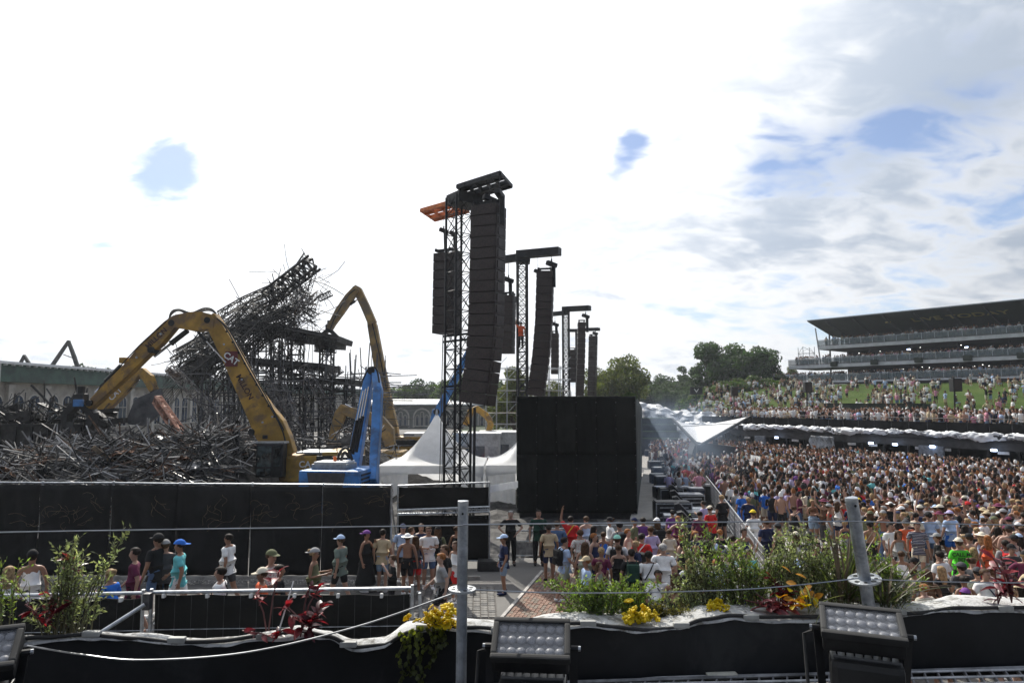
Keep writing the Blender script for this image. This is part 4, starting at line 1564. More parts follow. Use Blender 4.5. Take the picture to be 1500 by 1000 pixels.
def cab_meshes(w, h, dp, tagname):
    b_ = MB().bbox((0, 0, 0), (w, dp, h * .96), .02)
    b_.box((-w / 2 - .012, 0, 0), (.024, dp * .5, h * .5)).box((w / 2 + .012, 0, 0), (.024, dp * .5, h * .5))
    body = b_.mesh('speaker_cabinet')
    body.materials.append(M_cab)
    g_ = MB()
    g_.box((0, -dp / 2 - .012, 0), (w * .94, .03, h * .86))
    for q in (-1, 1):
        g_.box((q * (w / 2 + .014), -dp * .18, 0), (.03, dp * .32, h * .66))
        g_.box((q * (w / 2 + .014), dp * .25, 0), (.03, dp * .16, h * .5))
    gr = g_.mesh('grille')
    gr.materials.append(M_grille)
    return body, gr


def line_array(label, pts, Y, n, w, dp, yaw, parent_top=None, hoist=True):
    """pts: picture points along the hang, top to bottom; every cabinet is its own part"""
    P = [at(x, y, Y) for x, y in pts]
    seg = [0]
    for k in range(len(P) - 1):
        seg.append(seg[-1] + (P[k + 1] - P[k]).length)
    T = seg[-1]

    def pos(s):
        s = min(max(s, 0), T)
        for k in range(len(P) - 1):
            if s <= seg[k + 1] + 1e-6:
                return P[k].lerp(P[k + 1], (s - seg[k]) / (seg[k + 1] - seg[k]))
        return P[-1]
    h = T / n
    la = empty('line_array', pos(T), label, 'speaker array', 'hanging line arrays')
    body, gr = cab_meshes(w, h, dp, label)
    rz_ = Matrix.Rotation(yaw, 3, 'Z')
    for k in range(n):
        c = pos(T * (k + .5) / n)
        tg = (pos(T * (k + .9) / n) - pos(T * (k + .1) / n)).normalized()
        zz = -tg
        xx = rz_ @ V((1, 0, 0))
        xx = (xx - zz * xx.dot(zz)).normalized()
        yy = zz.cross(xx)
        M3 = Matrix((xx, yy, zz)).transposed()
        o = bpy.data.objects.new('speaker_cabinet', body)
        COL.objects.link(o)
        o.parent = la
        o.matrix_local = Matrix.Translation(c - ROOT[la.name]) @ M3.to_4x4()
        g = bpy.data.objects.new('grille', gr)
        COL.objects.link(g)
        g.parent = o
    top = pos(0)
    fr = MB()
    for q in (-1, 1):
        fr.beam(top + rz_ @ V((q * w * .35, -dp * .6, .12)), top + rz_ @ V((q * w * .35, dp * .6, .12)), .08, .14, up=(0, 0, 1))
    fr.beam(top + rz_ @ V((-w * .45, 0, .2)), top + rz_ @ V((w * .45, 0, .2)), .1, .12, up=(0, 0, 1))
    fr.build('flying_frame', M_tower, la)
    return la, top


def hoist(label, px, py, Y, s, ztop, yaw=.5):
    c = at(px, py, Y)
    h_ = empty('chain_hoist', c, label, 'chain hoist', 'chain hoists over the arrays')
    rot = Matrix.Rotation(yaw, 3, 'Z') @ Matrix.Rotation(.25, 3, 'Y')
    MB().bbox(c, (.62 * s, .26 * s, .24 * s), .06, rot).tube(c + V((0, 0, .1 * s)), c + V((0, 0, .3 * s)), .04 * s, n=6).build('motor', M_tower, h_)
    MB().tube(c + V((.1 * s, 0, -.1 * s)), c + V((.12 * s, 0, -1.25 * s)), .115 * s, .10 * s, n=10).build('chain_bag', M_tower, h_)
    MB().tube(c + V((0, 0, .3 * s)), V((c.x, c.y, ztop)), .014 * s, n=4).build('chain', M_steel_dark, h_)
    return h_


def ladder_frame(mb, p0, p1, w, n, t=.1, two=True, side=None):
    d = (p1 - p0).normalized()
    s = V((-d.y, d.x, 0)).normalized() if side is None else V(side).normalized()
    offs = (-w / 2, -w * .2, w * .2, w / 2) if two else (-w / 2, w / 2)
    for q in offs:
        mb.beam(p0 + s * q, p1 + s * q, t, t * 1.9, up=(0, 0, 1))
    if two:
        for k in range(5):
            f = (k + .5) / 5
            for q in (-1, 1):
                a = p0.lerp(p1, f - .085) + s * (q * w * .35)
                b_ = p0.lerp(p1, f + .085) + s * (q * w * .35)
                if k % 2 == 0 or q > 0:
                    mb.beam(a, b_, w * .24, .05, up=(0, 0, 1))
    for k in range(n + 1):
        c = p0.lerp(p1, k / n)
        mb.beam(c - s * (w / 2 + t / 2), c + s * (w / 2 + t / 2), t * .8, t * 1.2, up=(0, 0, 1))


def mast(label, bx, by, zt_, w, yaw, rc=.05, rd=.022, name='speaker_tower', n=None):
    tw = empty(name, (bx, by, 0), label, 'tower', 'speaker towers in a receding row')
    rz_ = Matrix.Rotation(yaw, 3, 'Z')
    cs = [rz_ @ V((a * w / 2, b * w / 2, 0)) for a, b in ((-1, -1), (1, -1), (1, 1), (-1, 1))]
    for c in cs:
        MB().tube(V((bx, by, .1)) + c, V((bx, by, zt_)) + c, rc, n=6).build('mast_leg', M_tower, tw)
    n = n or int(zt_ / w)
    secs = max(1, n // 5)
    for s_ in range(0, n, 5):
        mb = MB()
        for k in range(s_, min(s_ + 5, n)):
            za, zb = .1 + (zt_ - .1) * k / n, .1 + (zt_ - .1) * (k + 1) / n
            for i in range(4):
                c0, c1 = V((bx, by, 0)) + cs[i], V((bx, by, 0)) + cs[(i + 1) % 4]
                mb.tube(c0 + V((0, 0, za)), c1 + V((0, 0, zb)), rd, n=4, cap=False)
                mb.tube(c1 + V((0, 0, za)), c0 + V((0, 0, zb)), rd, n=4, cap=False)
                mb.tube(c0 + V((0, 0, za)), c1 + V((0, 0, za)), rd, n=4, cap=False)
        mb.build('mast_bracing', M_tower, tw)
    b_ = MB().box((bx, by, .08), (w * 3.2, .25, .16), rz_).box((bx, by, .08), (.25, w * 3.2, .163), rz_)
    b_.build('base_beam', M_tower, tw)
    return tw


# --- tower 1
TY = 30.0
t1 = mast('tall black lattice speaker tower with a flare-tinted frame at its top, closest to the tents', at(671, 500, TY).x, TY, 14.7, .82, R(38), .055, .022)
zc_ = 14.75
pL, pM, pR = V((-4.35, 32.4, zc_ - .05)), V((-2.15, 30.3, zc_)), V((-.05, 28.0, zc_ + .32))
pL.z = at(617, 302, 32.4).z
pR.z = at(749, 262, 28.0).z
mb = MB()
ladder_frame(mb, V((-2.2, 30.4, zc_ + .3)), V((-.25, 28.6, zc_ + .3)), 1.7, 5, .11, True, (.36, 1.3, 0))
mb.build('header_frame', M_tower, t1)
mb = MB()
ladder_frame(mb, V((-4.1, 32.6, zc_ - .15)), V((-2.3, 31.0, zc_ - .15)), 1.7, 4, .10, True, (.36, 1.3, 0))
mb.build('orange_header_frame', M_orange, t1)['label'] = 'flare-tinted ladder frame jutting out from the tower top'
mb = MB()
mb.bbox(pM + V((0, 0, -.1)), (1.3, 1.1, .5), .05, Matrix.Rotation(R(38), 3, 'Z'))
mb.build('head_block', M_tower, t1)
# cross arms and cables on the mast
for zz in (6.2, 8.2, 8.45):
    c = V((at(671, 500, TY).x, TY, zz))
    MB().beam(c + V((-.7, .3, 0)), c + V((.75, -.3, .1)), .06, .09).build('cross_arm', M_tower, t1)
for dx, r_ in ((-.75, .02), (-.66, .015), (.42, .05)):
    p = V((at(671, 500, TY).x + dx, TY - .3, 0))
    if dx > 0:
        MB().tube(p + V((.3, 0, 0)), p + V((.35, 0, 5.3)), .06, n=6).build('cable_loom', M_rubber, t1)
    else:
        MB().tube(p + V((0, 0, 0)), p + V((.1, .1, 8.5)), r_, n=4).build('stay_wire', M_steel_dark, t1)
la1, top1 = line_array('long curved black line array hanging from the tallest tower', [(716, 303), (714, 400), (712, 480), (708, 530), (699, 592)], 28.4, 18, 1.22, .95, R(-24))
hoist('black chain hoist over the long array, closest to the mast', 717, 292, 28.6, 1.0, 14.9)
hoist('black chain hoist with long chain bag at the outer end of the frame', 732, 285, 27.8, 1.0, 14.9, 1.2)
la1b, _ = line_array('short dark line array hanging left of the tallest tower', [(656, 372), (655, 432), (654, 489)], 32.6, 9, 1.12, .85, R(-24))
hoist('small chain hoist hanging under the flare-tinted frame', 650, 338, 32.2, .75, 14.4)
hoist('small chain hoist beside the mast under the flare-tinted frame', 664, 343, 31.6, .7, 14.6, 1.0)

# --- tower 2
T2 = 45.0
b2x = at(765, 500, T2).x
t2 = mast('second black lattice speaker tower with a level header beam and a climber', b2x, T2, 15.1, .62, R(8), .05, .024)
mb = MB()
mb.beam(at(733, 381, 46), at(768, 376, T2), .5, .45, up=(0, 0, 1)).beam(at(762, 373, T2 - .3), at(820, 368, 43.5), .6, .5, up=(0, 0, 1))
mb.build('header_beam', M_tower, t2)
mb = MB()
mb.bbox(at(766, 377, T2), (.95, .95, .8), .05)
mb.build('head_block', M_tower, t2)
line_array('curved black line array hanging from the second tower', [(799, 398), (797, 470), (793, 520), (785, 580)], 44, 16, 1.05, .9, R(-10))
hoist('chain hoist with long bag over the second tower\'s curved array', 808, 387, 43.7, 1.2, 15.1)
hoist('chain hoist left of the second tower\'s curved array', 788, 398, 43.9, .9, 15.0)
line_array('short grey-black line array hanging left of the second tower', [(745, 433), (744, 475), (743, 518)], 46, 8, .85, .75, R(-20))
hoist('chain hoist above the short array of the second tower', 745, 410, 46, 1.15, 15.1)
# --- tower 3
T3 = 70.0
t3 = mast('third slim speaker tower farther down the row', at(829, 500, T3).x, T3, 14.9, .62, R(5), .06, .03)
mb = MB()
mb.beam(at(808, 460, 71), at(830, 458, T3), .6, .4, up=(0, 0, 1)).beam(at(825, 453, T3), at(864, 451, 68.5), .7, .5, up=(0, 0, 1))
mb.build('header_beam', M_tower, t3)
line_array('straight black line array on the third tower, right of its mast', [(852, 472), (851, 525), (849, 580)], 69, 14, .75, .75, R(0))
line_array('short black line array on the third tower, left of its mast', [(813, 488), (813, 548)], 71, 8, .75, .7, R(-10))
hoist('chain hoist over the third tower\'s longer array', 858, 463, 68.6, 1.3, 15)
hoist('chain hoist over the third tower\'s shorter array', 813, 475, 71, 1.3, 14.6)
# --- tower 4
T4 = 90.0
t4 = mast('fourth and farthest speaker tower in the row', at(848, 520, T4).x, T4, 15.2, .7, R(5), .07, .035)
mb = MB()
mb.beam(at(832, 484, 91), at(850, 484, T4), .6, .4, up=(0, 0, 1)).beam(at(848, 483, T4), at(877, 482, 88), .7, .4, up=(0, 0, 1))
mb.build('header_beam', M_tower, t4)
line_array('pale sided line array on the farthest tower, right of its mast', [(869, 492), (867, 580)], 89, 12, .95, .8, R(-30))
line_array('short line array on the farthest tower, left of its mast', [(838, 512), (838, 560)], 91, 7, .95, .8, R(-10))
hoist('chain hoist on the farthest tower', 872, 488, 88, 1.2, 15.2)

# ================================================================== near fence panels at the left
nf = empty('covered_fence', (-5.5, 12.2, 0), 'low galvanised fence panels covered in black mesh behind the planter', 'fence')
FY = 12.2
posts = [(-60, 873), (210, 868), (222, 867), (604, 861)]
ft = [at(x, y, FY) for x, y in posts]
for (a, b_) in ((ft[0], ft[1]), (ft[2], ft[3])):
    tarp(a.x + .05, b_.x - .05, FY + .03, FY + .03, .15, min(a.z, b_.z) - .04, nf, .02, M_mesh, 'mesh_cover', 30, 8)
    MB().tube(a, b_, .032, n=8).build('top_rail', M_galv, nf)
    MB().tube((a.x, FY, .15), (b_.x, FY, .15), .02, n=6).build('bottom_rail', M_galv, nf)
    MB().tube((a.x, FY - .03, a.z - .62), (b_.x, FY - .03, b_.z - .62), .006, n=4).build('mesh_wire', M_galv, nf)
    wv = MB()
    nn = int((b_.x - a.x) / .28)
    for k in range(nn):
        x = a.x + (b_.x - a.x) * (k + .5) / nn
        wv.tube((x, FY - .018, .2), (x, FY - .018, a.z - .03), .0035, n=4, cap=False)
    tag(wv.build('mesh_wire', M_steel_dark, nf), kind='stuff')
    for k in range(6):
        x = a.x + (b_.x - a.x) * (k + .3) / 6
        MB().bbox((x, FY - .02, a.z - .05), (.05, .07, .07), .01).build('cable_tie', M_white_paint, nf)
for p in ft:
    MB().tube((p.x, FY, 0), (p.x, FY, p.z + .06), .03, n=8).build('post', M_galv, nf)
MB().tube((ft[3].x + .3, FY - .1, 0), (ft[3].x + .14, FY - .1, ft[3].z - .05), .028, n=8).build('post', M_galv, nf)
MB().tube(at(212, 885, 12.0), at(70, 975, 11.3), .035, n=8).build('diagonal_brace', M_galv, nf)
MB().bbox(at(216, 880, 12.1), (.12, .12, .28), .02).build('clamp', M_steel_dark, nf)
for p in (ft[1], ft[3]):
    MB().bbox((p.x, FY, .08), (.7, .25, .16), .04).build('rubber_foot', M_rubber, nf)

# ================================================================== lawn, hill and raised deck on the right
M_grass = bpy.data.materials.new('lawn_grass')
M_grass.use_nodes = True
t = NT(M_grass.node_tree)
b = t.n['Principled BSDF']
vec = t.add('ShaderNodeTexCoord').outputs['Object']
g1 = t.noise(vec, .18, 5, .6)
g2 = t.noise(vec, 3.0, 5, .7)
cg = t.mix(t.ramp(g1, .3, .7), (.034, .070, .010, 1), (.062, .092, .019, 1))
t.put(b.inputs['Base Color'], t.mix(t.ramp(g2, .5, .75, 0, .6), cg, (.085, .085, .03, 1)))
b.inputs['Roughness'].default_value = .95
b.inputs['Specular IOR Level'].default_value = .08
bn = t.add('ShaderNodeBump'); bn.inputs['Strength'].default_value = .6; bn.inputs['Distance'].default_value = .1
t.put(bn.inputs['Height'], t.noise(vec, 12, 4, .7)); t.put(b.inputs['Normal'], bn.outputs[0])

DW0, DW1 = V((41.5, 31.5, 0)), V((22.6, 70.8, 0))       # line of the raised deck's front wall
DD = (DW1 - DW0).normalized()
DN = V((DD.y, -DD.x, 0))                                # away from the field
DL = (DW1 - DW0).length
DZ = 3.25


def dk(s, n, z):
    return DW0 + DD * s + DN * n + V((0, 0, z))


def dk_s(px):
    """distance along the wall where a picture column meets it"""
    u = (px - 750) / FPX
    # (x0 + s*dx) = u*(y0+s*dy)
    return (u * DW0.y - DW0.x) / (DD.x - u * DD.y)


LB0, LB1 = V((98, 78, 8.7)), V((40, 134, 8.7))
LF0, LF1 = dk(-6, 8.5, DZ - .02), V((23.1, 89.3, DZ - .02))


def lawn_pt(u, v):
    a, c = LF0.lerp(LF1, u), LB0.lerp(LB1, u)
    p = a.lerp(c, v)
    p.z = (DZ - .02) + (8.7 - DZ) * (v ** .9)
    return p


mb = MB()
mb.sheet(lambda u, v: lawn_pt(u, v), 40, 24)
mb.build('lawn', M_grass, kind='structure', smooth=True)
# hill body behind and left of the lawn
M_hill = mat('hill_scrub', (.035, .055, .018), .95, var=.35, scale=.15, bump=.8, bscale=1)
mb = MB()


def hill(u, v):
    x = -10 + 260 * u
    y = 100 + 220 * v
    h = 7 * math.exp(-((x - 75) / 60) ** 2) * min(1, max(0, (y - 108) / 70)) + 1.5 * min(1, max(0, (y - 170) / 60))
    return (x, y, h - .05 - (1.2 if y < 112 else 0))


mb.sheet(hill, 40, 30)
mb.build('hill', M_hill, kind='structure', smooth=True)

# ---------------- raised deck with icy frill
dkr = empty('raised_deck', dk(DL / 2, 0, 0), 'long raised viewing deck with a rippled icy white edge behind the crowd', 'viewing deck')
M_deck = mat('dark_deck', (.05, .05, .052), .8, var=.2, scale=1)
rotD = Matrix.Rotation(math.atan2(DD.y, DD.x), 3, 'Z')
MB().box(dk(DL / 2, 4.3, DZ - .2), (DL + 14, 8.6, .4), rotD).build('deck_slab', M_deck, dkr)
MB().box(dk(DL / 2, 4.8, 1.42), (DL + 14, .25, 2.84), rotD).build('back_wall', mat('bar_back_wall', (.03, .033, .038), .8, var=.3, scale=.4), dkr)
M_ice = mat('icy_fabric', (.82, .84, .86), .5, var=.05, scale=.5, bump=.9, bscale=2.2, dirt=(.10, .11, .13), dirt_amt=.25, dirt_scale=1.1)
nz = np.random.default_rng(3).uniform(0, 6.28, 24)


FRN = np.random.default_rng(5).uniform(0, 1, (640, 14))


def frill(u, v):
    s = -7 + (DL + 14) * u
    a = v * math.pi * .95
    w = .16 + .08 * math.sin(s * .9 + nz[0]) + .08 * math.sin(s * 2.3 + nz[1]) + .10 * math.sin(s * 5.1 + nz[2] + v * 4) + .07 * math.sin(s * 11.3 + nz[5] - v * 9) + .12 * (FRN[int(u * 639.9), int(v * 11.99)] - .5)
    low = .25 * math.sin(s * .55 + nz[3]) + .12 * math.sin(s * 1.7 + nz[4])
    return dk(s, -.05 - w * math.sin(a) * (1 + .25 * math.sin(s * 3.7 + 9 * v)), DZ + .16 - (v * (.42 + low * .55)) + .10 * (FRN[int(u * 639.9), int(v * 11.99) + 1] - .5) + .05 * math.sin(s * 4.2 + 6 * v))


mb = MB()
mb.sheet(frill, 420, 8)
o = mb.build('icy_frill', M_ice, dkr, smooth=True)
o.modifiers.new('s', 'SOLIDIFY').thickness = .05
MB().box(dk(DL / 2, .3, 2.5), (DL + 14, .3, .6), rotD).build('fascia', M_deck, dkr)
lampm = mat('cool_lamp', (.55, .7, 1.0), .4, emit=9.0, var=0)
for k in range(28):
    s = -5 + k * (DL + 10) / 27
    MB().box(dk(s, .25, 1.3), (.14, .14, 2.6), rotD).build('post', M_black_metal, dkr)
    if k % 3:
        MB().bbox(dk(s + 1.0, .22, 2.05), (.75, .06, .2), .01, rotD).build('menu_board', mat('menu_white', (.5, .5, .5), .6), dkr)
    cn = MB().bbox(dk(s + 1.0, 1.1, .55), (1.85, .5, 1.1), .03, rotD)
    cn.build('bar_counter', M_deck, dkr)
for px in (1138, 1275, 1310, 1364, 1453):
    s = dk_s(px)
    l_ = MB().bbox(dk(s, -.35, 2.25), (.36, .15, .16), .04, rotD)
    l_.build('flood_lamp', lampm, dkr)
for px, w in ((1112, 1.3), (1360, 1.9)):
    s = dk_s(px)
    MB().bbox(dk(s, -.15, 1.25), (w, .2, 2.1), .05, rotD).build('grey_door', mat('grey_door', (.16, .18, .21), .6, var=.2), dkr)
# icy drips where the frill comes down
for px in (1203,):
    s0 = dk_s(px)
    mb = MB()
    mb.sheet(lambda u, v: dk(s0 - 1.3 + 2.6 * u, -.3 - .12 * math.sin(u * 17 + v * 7), 2.6 - 1.9 * v * (.75 + .25 * math.cos(u * 9))), 14, 10)
    o = mb.build('icy_drape', mat('icy_grey', (.33, .35, .38), .6, bump=1, bscale=3, dirt=(.08, .085, .09), dirt_amt=.5, dirt_scale=1.8), dkr, smooth=True)
    o.modifiers.new('s', 'SOLIDIFY').thickness = .05
# glass railing on the deck
for k in range(36):
    s = -5 + k * (DL + 10) / 36
    MB().tube(dk(s, .5, DZ), dk(s, .5, DZ + 1.1), .03, n=5).build('rail_post', M_steel_dark, dkr)
    MB().box(dk(s + (DL + 10) / 72, .5, DZ + .42), ((DL + 10) / 36 - .08, .03, .8), rotD).build('rail_cloth', M_black_drape, dkr)
MB().tube(dk(-5, .5, DZ + 1.1), dk(DL + 5, .5, DZ + 1.1), .03, n=6).build('handrail', M_steel_dark, dkr)

# ---------------- icy rock mound at the end of the deck, terrace with green steps
mb = MB()


def rock(u, v):
    X = 15.3 + 10.0 * u
    crest = 5.35 - 1.9 * u ** 1.3 + .25 * math.sin(u * 11) + .15 * math.sin(u * 29)
    z = crest * (1 - (1 - v) ** 2.2) if v < .999 else crest
    n = .28 * math.sin(u * 23 + v * 9) + .22 * math.sin(u * 51 - v * 13) + .18 * math.sin(v * 31 + u * 7)
    Y = 83 - 11 * u + 3.5 * v + n
    return (X, Y, max(.6, z * .9 + .5 + n * .35))


mb.sheet(rock, 60, 24)
o = mb.build('icy_rock', mat('icy_rock', (.66, .68, .71), .6, bump=1.0, bscale=1.6, var=.08, dirt=(.12, .13, .15), dirt_amt=.42, dirt_scale=.8), smooth=True,
             label='craggy white icy rock mound behind the pit', cat='rock')
o.modifiers.new('s', 'SOLIDIFY').thickness = .2
for k in range(4):
    o = MB().box((15.6, 74 + 1.3 * k, .85 + .35 * k), (5.2, 1.3, 1.7 + .7 * k)).build('terrace_step', M_deck,
        label=['lowest', 'second', 'third', 'topmost'][k] + ' green topped terrace step below the icy rock', cat='step', group='green terrace steps')
    MB().box((15.6, 74 + 1.3 * k, 1.712 + .7 * k), (5.1, 1.2, .02)).build('turf_top', M_grass, o)

# ---------------- grandstand
G0 = V((57.6, 128, 0))
GD = V((21, -27, 0)).normalized()
GN = V((-27, -21, 0)).normalized()
rotG = Matrix.Rotation(math.atan2(GD.y, GD.x), 3, 'Z')


def gp(s, n, z):
    return G0 + GD * s + GN * n + V((0, 0, z))


gs = empty('grandstand', gp(30, -5, 0), 'dark three-deck grandstand with white deck edges above the lawn', 'grandstand')
M_gdark = mat('grandstand_dark', (.022, .023, .026), .7, var=.3, scale=.3)
M_gwhite = mat('deck_edge_white', (.60, .61, .63), .6, var=.06, scale=1)
M_gglass = mat('rail_glass', (.16, .21, .23), .12, 0, var=.15, scale=.3, alpha=.55)
GL = 66
MB().box(gp(GL / 2, -11.5, 10), (GL, 1, 20), rotG).build('rear_wall', M_gdark, gs)
MB().box(gp(GL / 2 - 4, -4.6, 8.6), (GL + 8, 9, .5), rotG).build('base_slab', M_gdark, gs)
MB().box(gp(GL / 2 - 6, .35, 7.6), (GL + 12, .5, 2.6), rotG).build('base_wall', M_gdark, gs)
decks = [(16.0, 0, 'upper_deck'), (12.6, -6, 'lower_deck')]
for z, s0, nm in decks:
    sl = MB().box(gp((GL + s0) / 2, -5.2, z - .3), (GL - s0, 10.4, .5), rotG).build(nm, M_gdark, gs)
    MB().box(gp((GL + s0) / 2, .06, z - .25), (GL - s0, .12, .6), rotG).build('white_edge', M_gwhite, sl)
    MB().box(gp((GL + s0) / 2, .1, z + .15), (GL - s0, .14, .12), rotG).build('edge_trim', M_steel_dark, sl)
    if nm == 'lower_deck':
        for k in range(9):
            MB().bbox(gp(3 + k * 7.2, .25, z + .05), (1.3, .5, .9), .2, rotG).build('planter_box', mat('planter_dark', (.03, .04, .03), .9), sl)
for z, s0 in ((16.0, 0), (12.6, -6), (9.55, -11)):
    n = int((GL - s0) / 2.0)
    me_ = MB().box((0, 0, .62), (1.94, .03, 1.0)).mesh('glass_panel')
    me_.materials.append(M_gglass)
    pst = MB().box((0, 0, .6), (.07, .08, 1.2)).mesh('rail_post')
    pst.materials.append(M_galv)
    for k in range(n):
        o = bpy.data.objects.new('glass_panel', me_)
        COL.objects.link(o); o.parent = gs
        o.location = gp(s0 + 1 + 2 * k, .12, z) - ROOT[gs.name]
        o.rotation_euler = (0, 0, math.atan2(GD.y, GD.x))
        o = bpy.data.objects.new('rail_post', pst)
        COL.objects.link(o); o.parent = gs
        o.location = gp(s0 + 2 * k, .12, z) - ROOT[gs.name]
        o.rotation_euler = (0, 0, math.atan2(GD.y, GD.x))
    MB().box(gp((GL + s0) / 2, .12, z + 1.2), (GL - s0, .08, .07), rotG).build('handrail', M_galv, gs)
MB().box(gp((GL - 11) / 2, -2, 9.3), (GL + 11, 4.4, .5), rotG).build('terrace_slab', M_gdark, gs)
MB().box(gp((GL - 11) / 2, .22, 9.4), (GL + 11, .1, .3), rotG).build('white_edge', M_gwhite, gs)
# roof: thin plate in front, soffit sloping down to the back
mb = MB()
prof = [(3.2, 20.75), (3.2, 20.55), (-4.5, 18.15), (-12.5, 18.0), (-12.5, 21.6)]
n = len(prof)
mb.v += [gp(-.2 if i < 2 else .5, a, z) for i, (a, z) in enumerate(prof)] + [gp(GL, a, z) for a, z in prof]
mb.f += [tuple(range(n)), tuple(reversed(range(n, 2 * n)))] + [(i, n + i, n + (i + 1) % n, (i + 1) % n) for i in range(n)]
rf = mb.build('roof', mat('roof_dark_green', (.018, .026, .024), .6, var=.2, scale=.3), gs)
MB().beam(gp(-.25, 3.22, 20.75), gp(GL, 3.22, 20.75), .08, .14).build('roof_edge', M_galv, rf)
for k in range(14):
    s = 3 + k * 5
    MB().beam(gp(s, 2.9, 20.35), gp(s, -4.3, 18.05), .18, .3).build('soffit_rib', M_steel_dark, rf)
for k in range(10):
    s = .6 + k * 7.2
    MB().tube(gp(s, -3.2, 9), gp(s, -3.2, 18.6), .16, n=8).build('column', M_steel_dark, gs)
MB().beam(gp(.2, -.4, 12.6), gp(-.1, .6, 19.5), .18, .18).build('end_post', M_galv, gs)
# lettering on the soffit, gold
sd = (gp(0, 3.2, 20.55) - gp(0, -4.5, 18.15)).normalized()
zt2 = -(GD.cross(sd)).normalized()
if zt2.z > 0:
    zt2 = -zt2
Mt = Matrix((GD, sd, GD.cross(sd))).transposed()
sgn = 1
fg = mat('dull_gold', (.42, .33, .10), .5, .3, var=.05)
# stay readable from the field: letters advance along GD, rise along sd
lw = gp(23.5, -.1, 19.52) + GD.cross(sd).normalized() * .09 * (1 if GD.cross(sd).dot(GN) > 0 else -1)
text_obj('lettering', 'LIVE TODAY', fg, rf, lw, 2.1, Mt, .02, .02, 1.2)
for s in (12.7, 34.0):
    MB().bbox(gp(s, -.1, 19.5) + GN * .1, (.9, .1, .25), .08, rotG).build('gold_ornament', fg, rf)
# warm-white lamps under the decks
lm2 = mat('soffit_lamp', (1, .97, .9), .4, emit=5.0, var=0)
for k in range(26):
    s = random.uniform(2, GL - 4)
    z = random.choice((15.1, 14.6, 11.7, 11.4))
    MB().bbox(gp(s, random.uniform(-5, -1), z), (.11, .11, .08), .02, rotG).build('soffit_lamp', lm2, gs)
for s, z in ((15.5, 14.6), (24.2, 14.4), (32.5, 14.5)):
    MB().bbox(gp(s, -.8, z), (.5, .15, .2), .04, rotG).build('flood_lamp', lampm, gs)
# open steel stair tower at its end
stt = empty('stair_frame', gp(-4.2, -2, 0), 'small open steel stair frame at the end of the grandstand', 'stair frame')
mb = MB()
mb.truss(gp(-3.2, -1.5, 12.6), gp(-3.2, -1.5, 16.2), 2.2, 2.2, 3, .06, .04)
mb.build('frame', M_galv, stt)
MB().box(gp(-3.2, -1.5, 12.5), (2.4, 2.4, .12), rotG).build('landing', M_steel_dark, stt)

# ---------------- dark curved bar on the lawn
p0, p1 = at(1213, 605, 78), at(1352, 605, 70)
bar = empty('lawn_bar', ((p0 + p1) / 2).xy.to_3d() + V((0, 0, 4.1)), 'long low dark green bar counter on the lawn edge', 'bar counter')
dd = (p1 - p0); dd.z = 0
mb = MB()
mb.beam(V((p0.x, p0.y, 4.75)), V((p1.x, p1.y, 4.75)), 1.6, 1.3, up=(0, 0, 1))
mb.tube(V((p1.x, p1.y, 4.1)), V((p1.x, p1.y, 5.41)), .82, n=16)
mb.build('counter_body', mat('bar_green_black', (.02, .03, .024), .7, var=.2), bar)
MB().beam(V((p0.x, p0.y, 5.43)), V((p1.x, p1.y, 5.43)), 1.75, .06, up=(0, 0, 1)).build('counter_top', M_black_metal, bar)
# ---------------- loudspeaker poles on the lawn
for lab, px, yb, yt, Y in (('black loudspeaker pole on the lawn, closest to the trees', 1075, 612, 572, 82), ('black loudspeaker pole on the lawn left of the dark bar', 1182, 608, 566, 72),
                           ('black loudspeaker pole on the lawn right of the dark bar', 1398, 612, 562, 58)):
    p, q = at(px, yb, Y), at(px, yt, Y)
    s = empty('speaker_pole', (p.x, Y, p.z - .6), lab, 'speaker pole', 'loudspeaker poles on the lawn')
    MB().tube((p.x, Y, p.z - 1.2), (q.x, Y, q.z), .07, n=8).build('pole', M_black_metal, s)
    MB().bbox((q.x, Y - .15, q.z - .1), (.75, .6, 1.1), .05).build('speaker_cabinet', M_black_metal, s)
    MB().bbox((q.x, Y - .47, q.z - .1), (.6, .03, .9), .02).build('grille', M_grille, s)
# small flag-like sails and sign at the far end
p = at(1020, 572, 110)
sg_ = empty('lawn_sign', (p.x, 110, 4), 'small dark sign with a white mark among the far trees', 'sign')
MB().tube((p.x, 110, 3), (p.x, 110, p.z + .2), .07, n=6).build('pole', M_black_metal, sg_)
MB().bbox((p.x, 110, p.z), (2.0, .12, 1.2), .03).build('board', M_black_metal, sg_)
MB().prism([(-.4, .3), (0, -.35), (.4, .3), (.28, .3), (0, -.1), (-.28, .3)], (p.x, 109.92, p.z), (1, 0, 0), (0, 0, 1), .03).build('mark', M_white_paint, sg_)

# ---------------- tensile sail and booth
SY = 56.0
tipL, tipR, low = at(987, 614, SY + 4), at(1097, 610, SY + 3), at(1023, 652, SY - 3)
sail = empty('sail_canopy', (low.x, SY + 1, 0), 'white swooping sail canopy on black masts over the booth', 'canopy')


def sailp(u, v):
    e = tipL.lerp(tipR, u)
    e = e + V((0, 0, -.75 * math.sin(math.pi * u) * (1 - .3 * u)))
    lowl = tipL.lerp(low, min(1, u * 2.4)) if u < .4167 else low.lerp(tipR, (u - .4167) / .5833)
    p = e.lerp(lowl, v)
    return p + V((0, 2.4 * math.sin(math.pi * u) * math.sin(math.pi * (1 - v) * .5), .1 * math.sin(math.pi * v) * math.sin(math.pi * u)))


